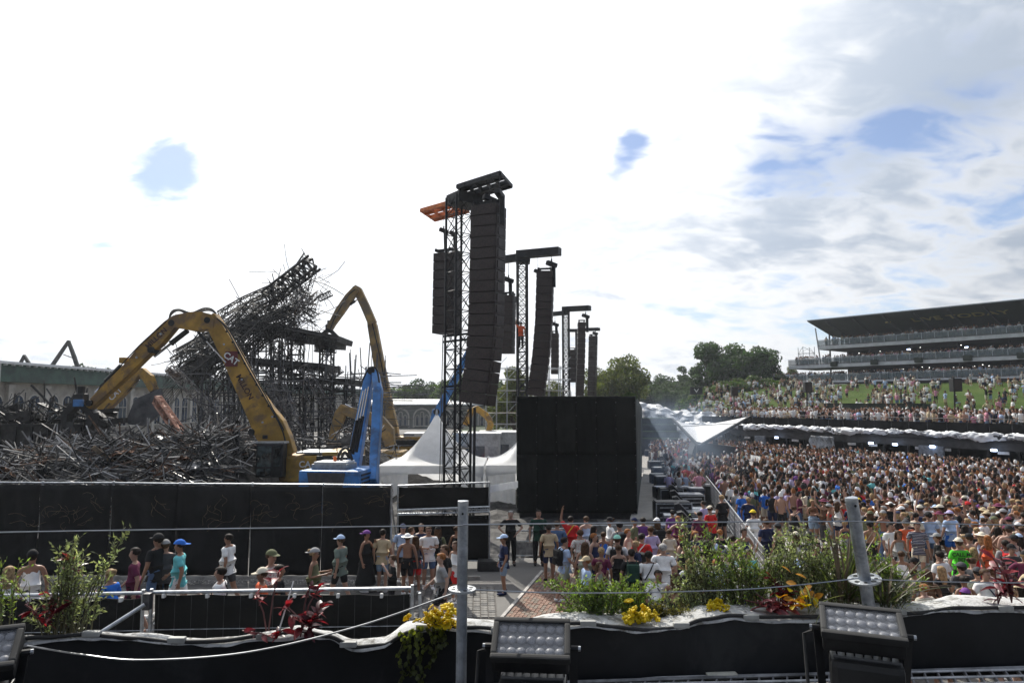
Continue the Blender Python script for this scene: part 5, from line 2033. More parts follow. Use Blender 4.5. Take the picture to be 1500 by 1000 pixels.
mb = MB()
mb.sheet(sailp, 30, 12)
o = mb.build('sail', mat('sail_white', (.88, .88, .88), .5, var=.04, scale=1, trans=(1.1, 1.1, 1.1), tmix=.22), sail, smooth=True)
MB().beam(tipL + V((-.1, -.1, 0)), low + V((0, -.1, -.05)), .16, .2).build('edge_beam', M_black_metal, sail)
MB().beam(tipR + V((.1, -.1, 0)), low + V((0, -.1, -.05)), .16, .2).build('edge_beam', M_black_metal, sail)
MB().tube(tipL.lerp(low, .3) + V((0, -.15, 0)), tipR.lerp(low, .25) + V((0, -.15, 0)), .03, n=5).build('tie_cable', M_black_metal, sail)
mb = MB()
mb.beam((low.x, low.y - .1, 0), low, .5, .5, up=(0, 1, 0), w1=.3, h1=.3)
mb.build('mast', M_black_metal, sail)
for f in (.25, .5, .75):
    q = tipR.lerp(low, f) + V((.15, -.3, -.35))
    MB().bbox(q, (.35, .3, .4), .05).build('spot_lamp', M_black_metal, sail)
bt = empty('mixing_booth', gnd(1040, 694), 'black booth under the white sail canopy', 'booth')
bg_ = gnd(1042, 694)
mb = MB().bbox((bg_.x, bg_.y + 1.5, .85), (3.1, 3.0, 1.7), .15)
mb.build('booth_body', mat('booth_black', (.015, .017, .02), .4, .2, var=.2), bt)
MB().prism([(-1.6, 0), (1.6, 0), (1.9, .55), (-1.2, .95)], (bg_.x, bg_.y + .4, 1.55), (1, 0, 0), (0, 0, 1), 1.6).build('booth_hood', M_black_metal, bt)
for k in range(4):
    MB().box((bg_.x, bg_.y - .03, .35 + k * .35), (2.9, .04, .04)).build('trim_rail', M_steel_dark, bt)

# ---------------- gear in the pit
gear = [(985, 742, 1.2, .8, .9), (1005, 722, 1.3, .9, .8), (1000, 700, 1.2, .7, .9), (1012, 752, 1.4, .9, .9), (988, 770, 1.6, .9, 1.0), (1022, 776, 1.9, .9, .7), (1006, 684, 1.0, .7, 1.0),
        (994, 668, .9, .7, 1.0), (1024, 700, .9, .7, .9), (1030, 735, 1.0, .8, .9), (985, 716, .9, .7, .7)]
for k, (px, py, w, d_, h) in enumerate(gear):
    p = gnd(px, py)
    lab = ['black flight case with silver edges beside the wedge row', 'flat desk case in the middle of the pit', 'black rack case behind the flat desk', 'wide console case before the purple shirted worker',
           'tall open rack with silver frame at the pit front', 'long console desk at the pit front', 'small black case near the booth', 'black case at the far end of the wedge row',
           'black case beside the booth', 'low case next to the mesh barrier', 'small case behind the silver rack'][k]
    s = empty('flight_case', p, lab, 'flight case', 'cases and desks in the pit')
    MB().bbox((p.x, p.y + d_ / 2, h / 2), (w, d_, h), .03).build('case_body', mat('case_black', (.018, .019, .022), .45, .1, var=.3), s)
    MB().bbox((p.x, p.y + d_ / 2, h + .02), (w * .96, d_ * .9, .05), .015).build('case_lid', mat('case_lid_grey', (.20, .21, .23), .35, .3, var=.2) if k % 2 else M_black_metal, s)
    for sx in (-1, 1):
        MB().beam((p.x + sx * w / 2, p.y - .012, 0.02), (p.x + sx * w / 2, p.y - .012, h), .045, .03).build('edge_strip', M_galv, s)
    MB().beam((p.x - w / 2, p.y - .014, h - .02), (p.x + w / 2, p.y - .014, h - .02), .03, .045).build('edge_strip', M_galv, s)
    if k in (3, 4, 5):
        for q in range(4):
            MB().box((p.x, p.y - .02, .15 + q * h / 4.6), (w * .8, .03, .06)).build('panel_row', M_galv, s)

random.seed(77)
case_me = [MB().bbox((0, 0, h_ / 2), (w_, .7, h_), .03).mesh('case_body') for w_, h_ in ((1.1, .8), (.8, 1.05), (1.4, .6), (.7, .7))]
lid_me = [MB().bbox((0, 0, h_ + .02), (w_ * .96, .64, .05), .015).box((0, -.36, h_ - .03), (w_, .03, .05)).mesh('case_lid') for w_, h_ in ((1.1, .8), (.8, 1.05), (1.4, .6), (.7, .7))]
CASEB = [MATS['case_black'], mat('case_navy', (.02, .03, .06), .45, var=.3), M_black_metal]
CASEL = [MATS['case_lid_grey'], mat('case_lid_blue', (.10, .14, .24), .35, .2, var=.2), M_galv]
spots_ = [gnd(p_.x * 0 + 990 + 62 * f_ - 34 * g_, 790 - 122 * g_) for p_ in [V((0, 0, 0))] for g_ in [i / 11 for i in range(12)] for f_ in (0, .33, .66)]
for k, p in enumerate(spots_):
    if any((p - gnd(gx_, gy_)).length < 1.15 for gx_, gy_, *_r in gear):
        continue
    i = random.randrange(4)
    o = bpy.data.objects.new('equipment_case', case_me[i])
    if not case_me[i].materials:
        case_me[i].materials.append(CASEB[0])
    COL.objects.link(o)
    o.location = (p.x + random.uniform(-.15, .15), p.y + random.uniform(-.2, .2), .01)
    o.rotation_euler = (0, 0, random.uniform(-.15, .15))
    o.material_slots[0].link = 'OBJECT'
    o.material_slots[0].material = random.choice(CASEB)
    tag(o, 'dark equipment case in the rows of gear filling the pit', 'equipment case', 'rows of gear in the pit')
    q = bpy.data.objects.new('case_lid', lid_me[i])
    if not lid_me[i].materials:
        lid_me[i].materials.append(CASEL[0])
    COL.objects.link(q)
    q.parent = o
    q.material_slots[0].link = 'OBJECT'
    q.material_slots[0].material = random.choice(CASEL)

# ---------------- steel mesh crowd barrier
ba, bb = gnd(1118, 802, 1.15), gnd(1034, 696, 1.15)
ba.z = bb.z = 0
br = empty('crowd_barrier', ba.lerp(bb, .5), 'pale steel mesh crowd barrier running between pit and crowd', 'barrier')
nP = 12
bl = (bb - ba)
for k in range(nP):
    p, q = ba.lerp(bb, k / nP), ba.lerp(bb, (k + .96) / nP)
    z1 = V((0, 0, 1.15))
    fr = MB().tube(p, p + z1, .025, n=6).tube(q, q + z1, .025, n=6).tube(p + z1, q + z1, .028, n=6).tube(p + V((0, 0, .15)), q + V((0, 0, .15)), .022, n=6)
    pn = fr.build('barrier_panel', M_galv, br)
    ms = MB()
    nn = max(5, int((q - p).length / .12))
    for i in range(1, nn):
        c = p.lerp(q, i / nn)
        ms.tube(c + V((0, 0, .15)), c + z1, .009, n=4, cap=False)
    for i in range(1, 5):
        ms.tube(p + V((0, 0, .15 + i * .2)), q + V((0, 0, .15 + i * .2)), .008, n=4, cap=False)
    ms.build('mesh_infill', mat('bright_mesh', (.62, .63, .64), .4, .5, var=.05), pn)
    MB().beam(p + V((0, 0, .03)), p + V((.9, .25, .03)), .06, .05).build('foot_plate', M_galv, pn)
# ---------------- low rail barriers behind the security staff
for lab, xa, xb, yy in (('silver low barrier between the two security guards', 752, 783, 822), ('silver low barrier right of the security guards', 800, 838, 818),
                        ('long silver barrier behind the queue', 868, 1000, 812)):
    a, b_ = gnd(xa, yy), gnd(xb, yy)
    s = empty('low_barrier', a.lerp(b_, .5), lab, 'barrier', 'low silver barriers at the gate')
    n = max(1, int((b_ - a).length / 1.3))
    for k in range(n):
        p, q = a.lerp(b_, k / n), a.lerp(b_, (k + .96) / n)
        z1 = V((0, 0, 1.05))
        f_ = MB().tube(p, p + z1, .022, n=6).tube(q, q + z1, .022, n=6).tube(p + z1, q + z1, .024, n=6).tube(p + V((0, 0, .2)), q + V((0, 0, .2)), .02, n=6).tube(p + V((0, 0, .7)), q + V((0, 0, .7)), .015, n=6)
        f_.build('barrier_panel', M_galv, s)
        MB().box(p.lerp(q, .5) + V((0, .01, .45)), ((q - p).length * .96, .02, .44)).build('infill_sheet', mat('dull_silver', (.33, .33, .32), .5, .3, var=.2), s)
# flags over the crowd
for lab, px, py, Y, cols, w, h in (('white, blue and red striped flag held over the crowd', 1094, 683, 46, ((.75, .75, .75), (.03, .06, .25), (.5, .03, .04)), 1.3, .75),
                                   ('white and blue flag held up in the crowd', 1107, 676, 47, ((.8, .8, .8), (.8, .8, .8), (.12, .2, .5)), .7, .9)):
    c = at(px, py, Y)
    fl_ = empty('flag', (c.x, Y, c.z - 1), lab, 'flag', 'flags over the crowd')
    MB().tube((c.x - w / 2, Y, .9), (c.x - w / 2, Y, c.z + h / 2 + .1), .015, n=5).build('flag_pole', M_galv, fl_)
    for i, cl in enumerate(cols):
        mb = MB()
        mb.sheet(lambda u, v: (c.x - w / 2 + w * u, Y + .12 * math.sin(u * 7), c.z + h / 2 - h * (i + v) / 3 - .12 * u * u), 10, 2)
        o = mb.build('flag_stripe', mat('flag_%d_%d' % (px, i), cl, .8, var=.05, trans=(.9, .9, .9)), fl_, smooth=True)

# ================================================================== people
def skin_mesh(name, pts, edges, radii, root=0, sub=1, flat=None):
    """one continuous skinned surface grown on a skeleton"""
    me = bpy.data.meshes.new('tmp_skin')
    me.from_pydata([tuple(p) for p in pts], edges, [])
    ob = bpy.data.objects.new('tmp_skin', me)
    COL.objects.link(ob)
    sk = ob.modifiers.new('skin', 'SKIN')
    sk.use_smooth_shade = True
    sk.branch_smoothing = .3
    for i, r in enumerate(radii):
        d_ = me.skin_vertices[0].data[i]
        d_.radius = (r, r)
        d_.use_root = (i == root)
    if sub:
        sb = ob.modifiers.new('sub', 'SUBSURF')
        sb.levels = sub
        sb.render_levels = sub
    dg = bpy.context.evaluated_depsgraph_get()
    dg.update()
    ev = ob.evaluated_get(dg)
    res = bpy.data.meshes.new_from_object(ev)
    res.name = name
    bpy.data.objects.remove(ob)
    bpy.data.meshes.remove(me)
    n = len(res.vertices)
    co = np.empty(n * 3, dtype=np.float32)
    res.vertices.foreach_get('co', co)
    co = co.reshape(-1, 3)
    if flat:
        # torso bones are flattened front to back; find nearest bone of every vertex
        segs = np.array([[tuple(pts[a]), tuple(pts[b])] for a, b in edges])
        best = np.full(n, 1e9)
        own = np.zeros(n, int)
        for k, (a, b) in enumerate(edges):
            A_, B_ = segs[k]
            ab = B_ - A_
            tt = np.clip(((co - A_) @ ab) / max(1e-9, ab @ ab), 0, 1)
            dist = np.linalg.norm(co - (A_ + tt[:, None] * ab), axis=1) - (radii[a] + (radii[b] - radii[a]) * tt)
            sel = dist < best
            best[sel] = dist[sel]
            own[sel] = k
        for k in flat:
            sel = own == k
            ay = (segs[k][0][1] + segs[k][1][1]) / 2
            co[sel, 1] = ay + (co[sel, 1] - ay) * flat[k]
    res.vertices.foreach_set('co', co.ravel())
    res.polygons.foreach_set('use_smooth', [True] * len(res.polygons))
    res.update()
    return res


ARMS = {  # elbow and wrist for the two arms (mirrored x for the left), facing -Y
    'relax': [((.25, .03, 1.14), (.26, -.06, .90)), ((.25, .03, 1.14), (.26, -.06, .90))],
    'walk': [((.24, .10, 1.15), (.25, .06, .92)), ((.24, -.02, 1.14), (.23, -.20, .98))],
    'phone': [((.23, .02, 1.14), (.07, -.24, 1.22)), ((.23, .02, 1.14), (.09, -.22, 1.18))],
    'hips': [((.36, .07, 1.18), (.19, -.04, 1.03)), ((.36, .07, 1.18), (.19, -.04, 1.03))],
    'raise': [((.30, -.06, 1.60), (.27, -.10, 1.88)), ((.25, .03, 1.14), (.26, -.06, .90))],
    'drink': [((.26, -.08, 1.20), (.08, -.20, 1.42)), ((.25, .03, 1.14), (.25, -.05, .90))],
    'cross': [((.25, -.02, 1.16), (-.04, -.19, 1.16)), ((.25, -.02, 1.16), (-.06, -.17, 1.20))],
}


def build_figure(pose, sex):
    f = sex == 'f'
    lean = .0
    sw = .145 if f else .172            # half shoulder width
    P, E, Rr = [], [], []

    def add(p, r, link_to=None):
        P.append(V(p))
        Rr.append(r)
        if link_to is not None:
            E.append((link_to, len(P) - 1))
        return len(P) - 1

    pel = add((0, 0, .95), .135 if not f else .14)
    wst = add((0, .0, 1.11), .118 if not f else .098, pel)
    chs = add((0, .0, 1.30), .142 if not f else .12, wst)
    upc = add((0, .01, 1.41), .10 if not f else .085, chs)
    nk = add((0, .005, 1.49), .052 if not f else .045, upc)
    h0 = add((0, -.018, 1.56), .066, nk)
    h1 = add((0, -.012, 1.645), .086, h0)
    h2 = add((0, .0, 1.715), .055, h1)
    torso_edges = {0: .74, 1: .70, 2: .66, 3: .72, 7: .78, 25: .78}
    wr = []
    for s, (el, w) in zip((1, -1), ARMS[pose]):
        k = 0
        sh = add((s * sw, .01, 1.405), .056 if not f else .044, upc)
        e_ = add((s * (el[0] - (.02 if f else 0)), el[1], el[2]), .040 if not f else .033, sh)
        w_ = add((s * w[0], w[1], w[2]), .026 if not f else .023, e_)
        d = (P[w_] - P[e_]).normalized()
        palm = add(P[w_] + d * .065, .030, w_)
        a = d.cross(V((0, 1, 0)) if abs(d.y) < .8 else V((0, 0, 1))).normalized()
        inn = d.cross(a).normalized()
        for q, L_ in ((-.024, .062), (-.008, .075), (.008, .07), (.024, .055)):
            k1 = add(P[palm] + d * .035 + inn * q * 1.1, .0095, palm)
            k2 = add(P[k1] + d * L_ * .55 + a * .006, .0085, k1)
            add(P[k2] + d * L_ * .4 + a * .016, .0075, k2)
        t1_ = add(P[w_] + d * .045 + inn * .034 + a * .012, .0105, palm)
        add(P[t1_] + d * .035 + inn * .014 + a * .012, .009, t1_)
        wr.append((sh, e_, w_))
    legs = []
    step = .20 if pose == 'walk' else .02
    for s in (1, -1):
        fy = -step * s
        hip = add((s * .088, fy * .1, .88), .096 if not f else .10, pel)
        kn = add((s * .095, fy * .55 - .02, .50), .060 if not f else .058, hip)
        an = add((s * .10, fy + .03 + (.05 if (pose == 'walk' and s < 0) else 0), .095), .038, kn)
        ft = add((s * .105, fy - .03, .045), .040, an)
        add((s * .115, fy - .13, .032), .030, ft)
        legs.append((hip, kn, an, ft))
    body = skin_mesh('person', P, E, Rr, pel, 1, torso_edges)
    # face: nose ridge, brow, chin and ears pushed out of the head surface
    n = len(body.vertices)
    co = np.empty(n * 3, dtype=np.float32)
    body.vertices.foreach_get('co', co)
    co = co.reshape(-1, 3)
    hd = co[:, 2] > 1.53
    fr = hd & (co[:, 1] < -.05) & (np.abs(co[:, 0]) < .022)
    co[fr, 1] -= .020 * np.exp(-((co[fr, 2] - 1.605) / .022) ** 2)
    co[hd & (co[:, 1] < -.04), 1] -= .008 * np.exp(-((co[hd & (co[:, 1] < -.04), 2] - 1.545) / .02) ** 2)
    er = hd & (np.abs(co[:, 1]) < .03) & (np.abs(co[:, 0]) > .055)
    co[er, 0] *= 1 + .12 * np.exp(-((co[er, 2] - 1.625) / .025) ** 2)
    body.vertices.foreach_set('co', co.ravel())
    body.update()
    G = {'body': body}
    # ---- t-shirt: torso and upper arms, a little fuller than the body
    Ps = [V((0, 0, .84)), P[pel].copy(), P[wst].copy(), P[chs].copy(), V((0, .008, 1.40)), V((0, .005, 1.455))]
    Rs = [Rr[pel] + .030, Rr[pel] + .026, Rr[wst] + .036, Rr[chs] + .026, Rr[upc] + .030, .072]
    Es = [(0, 1), (1, 2), (2, 3), (3, 4), (4, 5)]
    for (sh, e_, w_) in wr:
        k = len(Ps)
        Ps += [P[sh].copy(), P[sh].lerp(P[e_], .55), P[sh].lerp(P[e_], .72)]
        Rs += [Rr[sh] + .014, Rr[sh] + .010, Rr[sh] + .012]
        Es += [(4, k), (k, k + 1), (k + 1, k + 2)]
    G['tshirt'] = skin_mesh('tshirt', Ps, Es, Rs, 1, 1, {0: .78, 1: .76, 2: .74, 3: .80, 5: .92, 8: .92})
    k = [0, 1, 2, 3, 4]
    Pt = Ps[:5] + [V((s * sw * .62, .01, 1.43)) for s in (1, -1)]
    G['tank_top'] = skin_mesh('tank_top', Pt, Es[:4] + [(4, 5), (4, 6)], Rs[:4] + [Rr[upc] + .008, .034, .034], 1, 1, {0: .76, 1: .74, 2: .70, 3: .68})
    G['crop_top'] = skin_mesh('crop_top', [P[chs] + V((0, 0, -.08)), P[chs] + V((0, 0, .03)), P[chs] + V((0, 0, .09))], [(0, 1), (1, 2)],
                              [Rr[chs] * .9 + .012, Rr[chs] + .016, Rr[chs] * .85], 0, 1, {0: .72, 1: .70})
    # ---- shorts and trousers
    for nm, fr_ in (('shorts', .82), ('trousers', 1.9)):
        Pq, Rq, Eq = [V((0, 0, 1.0)), P[pel].copy(), V((0, 0, .89))], [Rr[pel] + .010, Rr[pel] + .016, Rr[pel] + .008], [(0, 1), (1, 2)]
        for (hip, kn, an, ft) in legs:
            k = len(Pq)
            if nm == 'shorts':
                Pq += [P[hip].copy(), P[hip].lerp(P[kn], .55), P[hip].lerp(P[kn], .9)]
                Rq += [Rr[hip] + .016, .088, .084]
                Eq += [(2, k), (k, k + 1), (k + 1, k + 2)]
            else:
                Pq += [P[hip].copy(), P[kn].copy(), P[an] + V((0, 0, .02))]
                Rq += [Rr[hip] + .016, .078, .066]
                Eq += [(2, k), (k, k + 1), (k + 1, k + 2)]
        G[nm] = skin_mesh(nm, Pq, Eq, Rq, 1, 1, {0: .78, 1: .78})
    # ---- long dress / skirt: lofted bell over hips
    for nm, z0, z1, r0, r1 in (('skirt', 1.02, .60, .115, .22), ('dress_skirt', 1.04, .22, .112, .30)):
        mb = MB()
        nr, na = 6, 20
        for j in range(nr + 1):
            fz = j / nr
            for i in range(na):
                a = 2 * math.pi * i / na
                rr = r0 + (r1 - r0) * fz ** .75 + (.012 * math.sin(a * 7) * fz)
                mb.v.append(V((rr * math.cos(a), rr * .8 * math.sin(a), z0 + (z1 - z0) * fz)))
        for j in range(nr):
            for i in range(na):
                q = (i + 1) % na
                mb.f.append((j * na + i, (j + 1) * na + i, (j + 1) * na + q, j * na + q))
        mb.f.append(tuple(range(na)))
        G[nm] = mb.mesh(nm, smooth=True)
    # ---- shoes
    for i, (hip, kn, an, ft) in enumerate(legs):
        a, fo = P[an], P[ft]
        mb = MB()
        mb.ball((fo.x, fo.y - .02, .045), (.048, .135, .045), 10, 6)
        mb.tube((a.x, a.y, .05), (a.x, a.y, .12), .05, .046, n=8)
        G['shoe%d' % i] = mb.mesh('shoe', smooth=True)
    return G


def head_gear():
    H = {}
    c = V((0, .004, 1.655))

    def shell(name, rx, ry, rz, keep, extra=None, nu=18, nv=12):
        mb = MB()
        mb.ball(c, (rx, ry, rz), nu, nv)
        fs = []
        for q in mb.f:
            m_ = sum((mb.v[i] for i in q), V((0, 0, 0))) / len(q)
            if keep(m_):
                fs.append(q)
        mb.f = fs
        if extra:
            extra(mb)
        H[name] = mb.mesh(name, smooth=True)
    shell('short_hair', .089, .105, .094, lambda p: p.z > 1.70 or (p.z > 1.60 and p.y > -.035 and not (p.y < .0 and p.z < 1.635)) or (p.y > .05 and p.z > 1.565))

    def drape(mb):
        nu, nv = 12, 7
        b0 = len(mb.v)
        for j in range(nv + 1):
            fz = j / nv
            for i in range(nu + 1):
                a = math.pi * (i / nu) * 1.1 - .05 * math.pi
                r_ = .092 + .022 * math.sin(fz * 3) - .02 * fz
                mb.v.append(V((r_ * 1.02 * math.cos(a), .012 + r_ * .95 * math.sin(a) + .03 * fz, 1.68 - .36 * fz)))
        for j in range(nv):
            for i in range(nu):
                mb.f.append((b0 + j * (nu + 1) + i, b0 + j * (nu + 1) + i + 1, b0 + (j + 1) * (nu + 1) + i + 1, b0 + (j + 1) * (nu + 1) + i))
    shell('long_hair', .091, .107, .096, lambda p: p.z > 1.70 or (p.z > 1.59 and p.y > -.03), drape)

    def bun(mb):
        mb.ball((0, .10, 1.70), (.045, .045, .045), 8, 6)
    shell('tied_hair', .089, .105, .093, lambda p: p.z > 1.70 or (p.z > 1.60 and p.y > -.025), bun)

    def visor(mb):
        b0 = len(mb.v)
        n = 8
        for i in range(n + 1):
            a = math.pi + math.pi * i / n
            mb.v.append(V((.088 * math.cos(a), -.02 + .085 * math.sin(a), 1.685)))
            mb.v.append(V((.082 * math.cos(a), -.04 + .155 * math.sin(a), 1.668)))
        for i in range(n):
            mb.f.append((b0 + 2 * i, b0 + 2 * i + 1, b0 + 2 * i + 3, b0 + 2 * i + 2))
    shell('cap', .096, .113, .125, lambda p: p.z > 1.675, visor)

    def brim(mb):
        b0 = len(mb.v)
        n = 20
        for i in range(n):
            a = 2 * math.pi * i / n
            mb.v.append(V((.096 * math.cos(a), .004 + .112 * math.sin(a), 1.69)))
            mb.v.append(V((.17 * math.cos(a), .004 + .185 * math.sin(a), 1.672)))
        for i in range(n):
            q = (i + 1) % n
            mb.f.append((b0 + 2 * i, b0 + 2 * i + 1, b0 + 2 * q + 1, b0 + 2 * q))
    shell('sun_hat', .097, .113, .11, lambda p: p.z > 1.685, brim)
    mb = MB()
    for s in (-1, 1):
        mb.ball((s * .034, -.098, 1.635), (.020, .010, .014), 8, 5)
    mb.tube((-.06, -.088, 1.638), (.06, -.088, 1.638), .005, n=5)
    H['sunglasses'] = mb.mesh('sunglasses', smooth=True)
    mb = MB()
    for s in (-1, 1):
        mb.ball((s * .031, -.091, 1.633), (.011, .007, .006), 6, 4)
    mb.box((0, -.094, 1.566), (.04, .008, .008))
    H['facial_features'] = mb.mesh('facial_features', smooth=True)
    mb = MB().bbox((0, .175, 1.20), (.30, .16, .42), .06).bbox((0, .265, 1.12), (.22, .06, .2), .02)
    for s in (-1, 1):
        mb.path([(s * .10, .10, 1.40), (s * .105, .0, 1.47), (s * .11, -.10, 1.36), (s * .12, -.09, 1.2), (s * .13, .10, 1.05)], .018, 5)
    H['backpack'] = mb.mesh('backpack', smooth=False)
    mb = MB().path([(-.10, .02, 1.46), (-.02, -.115, 1.32), (.12, -.12, 1.12), (.16, -.04, 1.02), (.12, .12, 1.08), (0, .13, 1.3), (-.10, .04, 1.46)], .014, 5)
    mb.bbox((.12, -.14, 1.08), (.2, .07, .13), .02)
    H['shoulder_bag'] = mb.mesh('shoulder_bag')
    return H


FIG = {}
for pose in ARMS:
    for sex in 'mf':
        FIG[pose, sex] = build_figure(pose, sex)
HEAD = head_gear()

SKIN = {'pale': (.46, .29, .22), 'fair': (.37, .215, .15), 'tan': (.28, .145, .09), 'brown': (.16, .08, .045)}
CLOTH = {'white': (.80, .80, .79), 'black': (.018, .018, .019), 'navy': (.022, .030, .075), 'grey': (.30, .30, .30), 'beige': (.52, .42, .27), 'olive': (.13, .14, .075),
         'maroon': (.13, .025, .06), 'turquoise': (.15, .52, .55), 'blue': (.03, .16, .60), 'light blue': (.40, .52, .72), 'red': (.58, .03, .03), 'orange': (.72, .13, .05),
         'green': (.10, .60, .04), 'dark green': (.02, .055, .04), 'grey-green': (.16, .20, .17), 'pink': (.62, .28, .36), 'lavender': (.45, .40, .62), 'purple': (.17, .06, .25),
         'yellow': (.75, .55, .04), 'cream': (.66, .60, .48), 'denim': (.09, .15, .27), 'pale denim': (.25, .34, .46), 'brown': (.13, .07, .04), 'mint': (.30, .62, .50),
         'dark grey': (.06, .06, .065), 'sage': (.33, .36, .29)}
HAIR = {'dark': (.018, .013, .010), 'brown': (.065, .035, .018), 'blond': (.32, .215, .11), 'ginger': (.26, .10, .03), 'grey': (.30, .29, .28)}


def cm(kind, name):
    d_ = {'skin': SKIN, 'cloth': CLOTH, 'hair': HAIR}[kind]
    return mat('%s_%s' % (kind, name.replace(' ', '_')), d_[name], {'skin': .5, 'cloth': .85, 'hair': .65}[kind], 0, spec={'skin': .4, 'cloth': .2, 'hair': .15}[kind], var=.08 if kind != 'hair' else .25, scale=5 if kind != 'hair' else 20,
               bump=.25 if kind == 'cloth' else 0, bscale=14)


M_stripe = mat('navy_white_stripe', (.02, .03, .07), .85)
_t = NT(M_stripe.node_tree)
_w = _t.add('ShaderNodeTexWave', wave_type='BANDS', bands_direction='Z')
_w.inputs['Scale'].default_value = 7.0
_t.put(_w.inputs['Vector'], _t.add('ShaderNodeTexCoord').outputs['Object'])
_t.put(_t.n['Principled BSDF'].inputs['Base Color'], _t.mix(_t.ramp(_w.outputs['Fac'], .86, .9), (.02, .028, .07, 1), (.7, .7, .7, 1)))
M_floral = mat('floral_print', (.5, .42, .45), .85, var=.0)
_t = NT(M_floral.node_tree)
_v = _t.add('ShaderNodeTexVoronoi')
_v.inputs['Scale'].default_value = 26.0
_t.put(_v.inputs['Vector'], _t.add('ShaderNodeTexCoord').outputs['Object'])
_t.put(_t.n['Principled BSDF'].inputs['Base Color'], _t.mix(_t.ramp(_v.outputs['Distance'], .25, .4), (.45, .10, .14, 1), (.62, .60, .55, 1)))


def attach(me, parent, m):
    o = bpy.data.objects.new(me.name.split('.')[0], me)
    if not me.materials:
        me.materials.append(m)
    COL.objects.link(o)
    o.parent = parent
    o.material_slots[0].link = 'OBJECT'
    o.material_slots[0].material = m
    return o


PEOPLE_XY = []
HEROES = []


def person(label, xy, h=1.75, face=0.0, pose='relax', sex='m', skin='fair', top='tshirt', topc='white', bottom='shorts', botc='black', hair='short_hair', hairc='brown',
           hat=None, hatc='black', extra=(), group='people on the footway', z=0.0, shoes='white', hat_back=False):
    """face: heading in degrees, 0 = towards the camera, 180 = away, 90 = to the right of the picture"""
    G = FIG[pose, sex]
    o = bpy.data.objects.new('person', G['body'])
    if not G['body'].materials:
        G['body'].materials.append(cm('skin', 'fair'))
    COL.objects.link(o)
    o.material_slots[0].link = 'OBJECT'
    o.material_slots[0].material = cm('skin', skin)
    k = h / 1.75
    wid = k * random.uniform(1.02, 1.2)
    o.location = (xy[0], xy[1], z)
    o.scale = (wid, wid, k)
    o.rotation_euler = (0, 0, R(face))
    tag(o, label, 'person', group)
    PEOPLE_XY.append((xy[0], xy[1]))
    HEROES.append((750 + 1000 * xy[0] / xy[1], 590 + 1000 * (CAMZ - h) / xy[1], xy[1]))

    def cl(c):
        if c == 'stripe':
            return M_stripe
        if c == 'floral':
            return M_floral
        return cm('cloth', c)
    if top:
        if top == 'dress':
            attach(G['tank_top'], o, cl(topc))
            attach(G['dress_skirt'], o, cl(topc))
        elif top == 'short_dress':
            attach(G['tank_top'], o, cl(topc))
            attach(G['skirt'], o, cl(topc))
        else:
            attach(G[top], o, cl(topc))
    if bottom and top not in ('dress', 'short_dress'):
        attach(G[bottom], o, cl(botc))
    if hair:
        attach(HEAD[hair], o, cm('hair', hairc))
    if hat:
        q = attach(HEAD[hat], o, cl(hatc))
        if hat_back:
            q.rotation_euler = (0, 0, math.pi)
    attach(HEAD['facial_features'], o, cm('hair', 'dark'))
    for i in (0, 1):
        attach(G['shoe%d' % i], o, cl(shoes))
    for e in extra:
        nm, c = e if isinstance(e, tuple) else (e, 'black')
        attach(HEAD[nm], o, cl(c))
    return o


def by_head(px, py, h=1.75):
    z = 0.0
    for _ in range(12):
        p = gnd(px, py, h + z)
        z = ground_z(p.x, p.y)
    return (p.x, p.y)


def hero(label, px, py, h=1.75, **kw):
    xy = by_head(px, py, h)
    return person(label, xy, h=h, z=ground_z(*xy), **kw)


FW = 'people on the footway'
hero('woman with long wavy blonde hair in a white tank top', 14, 828, 1.66, face=190, sex='f', top='tank_top', topc='white', bottom='shorts', botc='denim', hair='long_hair', hairc='blond', skin='tan')
hero('man in dark cap and white sleeveless top behind the leafy shrub', 48, 806, 1.8, face=215, pose='relax', top='tank_top', topc='white', bottom='shorts', botc='black', hat='cap', hatc='black', hairc='dark', skin='tan')
hero('woman in a bright blue top with tied blonde hair', 162, 832, 1.62, face=250, sex='f', pose='phone', topc='blue', bottom='shorts', botc='black', hair='tied_hair', hairc='blond')
hero('man in a maroon t-shirt walking along the footway', 198, 801, 1.8, face=292, pose='walk', topc='maroon', botc='black', hairc='dark', skin='fair')
hero('big man in black t-shirt, black cap and denim shorts', 232, 782, 1.9, face=250, topc='black', botc='denim', hat='cap', hatc='black', hairc='dark', skin='tan')
hero('person in a grey cap beside the big man in black', 243, 791, 1.75, face=200, topc='dark grey', botc='black', hat='cap', hatc='grey', hairc='brown')
hero('man in turquoise t-shirt with a blue cap worn backwards', 264, 791, 1.8, face=285, pose='walk', topc='turquoise', botc='white', hat='cap', hatc='blue', hat_back=True, hairc='dark', skin='tan')
hero('man in plain white t-shirt walking close to the hoarding', 335, 781, 1.8, face=262, pose='walk', topc='white', botc='dark grey', hairc='dark', skin='tan')
hero('young man in white t-shirt with black print by the fence rail', 323, 829, 1.68, face=280, pose='phone', topc='white', botc='black', hairc='dark', extra=(('shoulder_bag', 'black'),))
hero('person in an orange t-shirt and white cap behind the fence rail', 384, 832, 1.65, face=300, topc='orange', botc='black', hat='cap', hatc='cream', hairc='brown', skin='tan')
hero('person in a pink floral shirt beside the red-leaved plant', 398, 806, 1.75, face=60, topc='floral', botc='black', hat='cap', hatc='olive', hairc='brown', sex='f')
hero('man in black t-shirt between the floral shirt and the fence rail', 410, 826, 1.66, face=110, topc='black', botc='black', hairc='dark', skin='tan')
hero('woman with grey headscarf and olive top holding her food', 461, 803, 1.7, face=88, sex='f', pose='phone', top='tank_top', topc='olive', botc='black', hair='tied_hair', hairc='blond', hat='cap', hatc='grey', hat_back=True, skin='tan', extra=('sunglasses',))
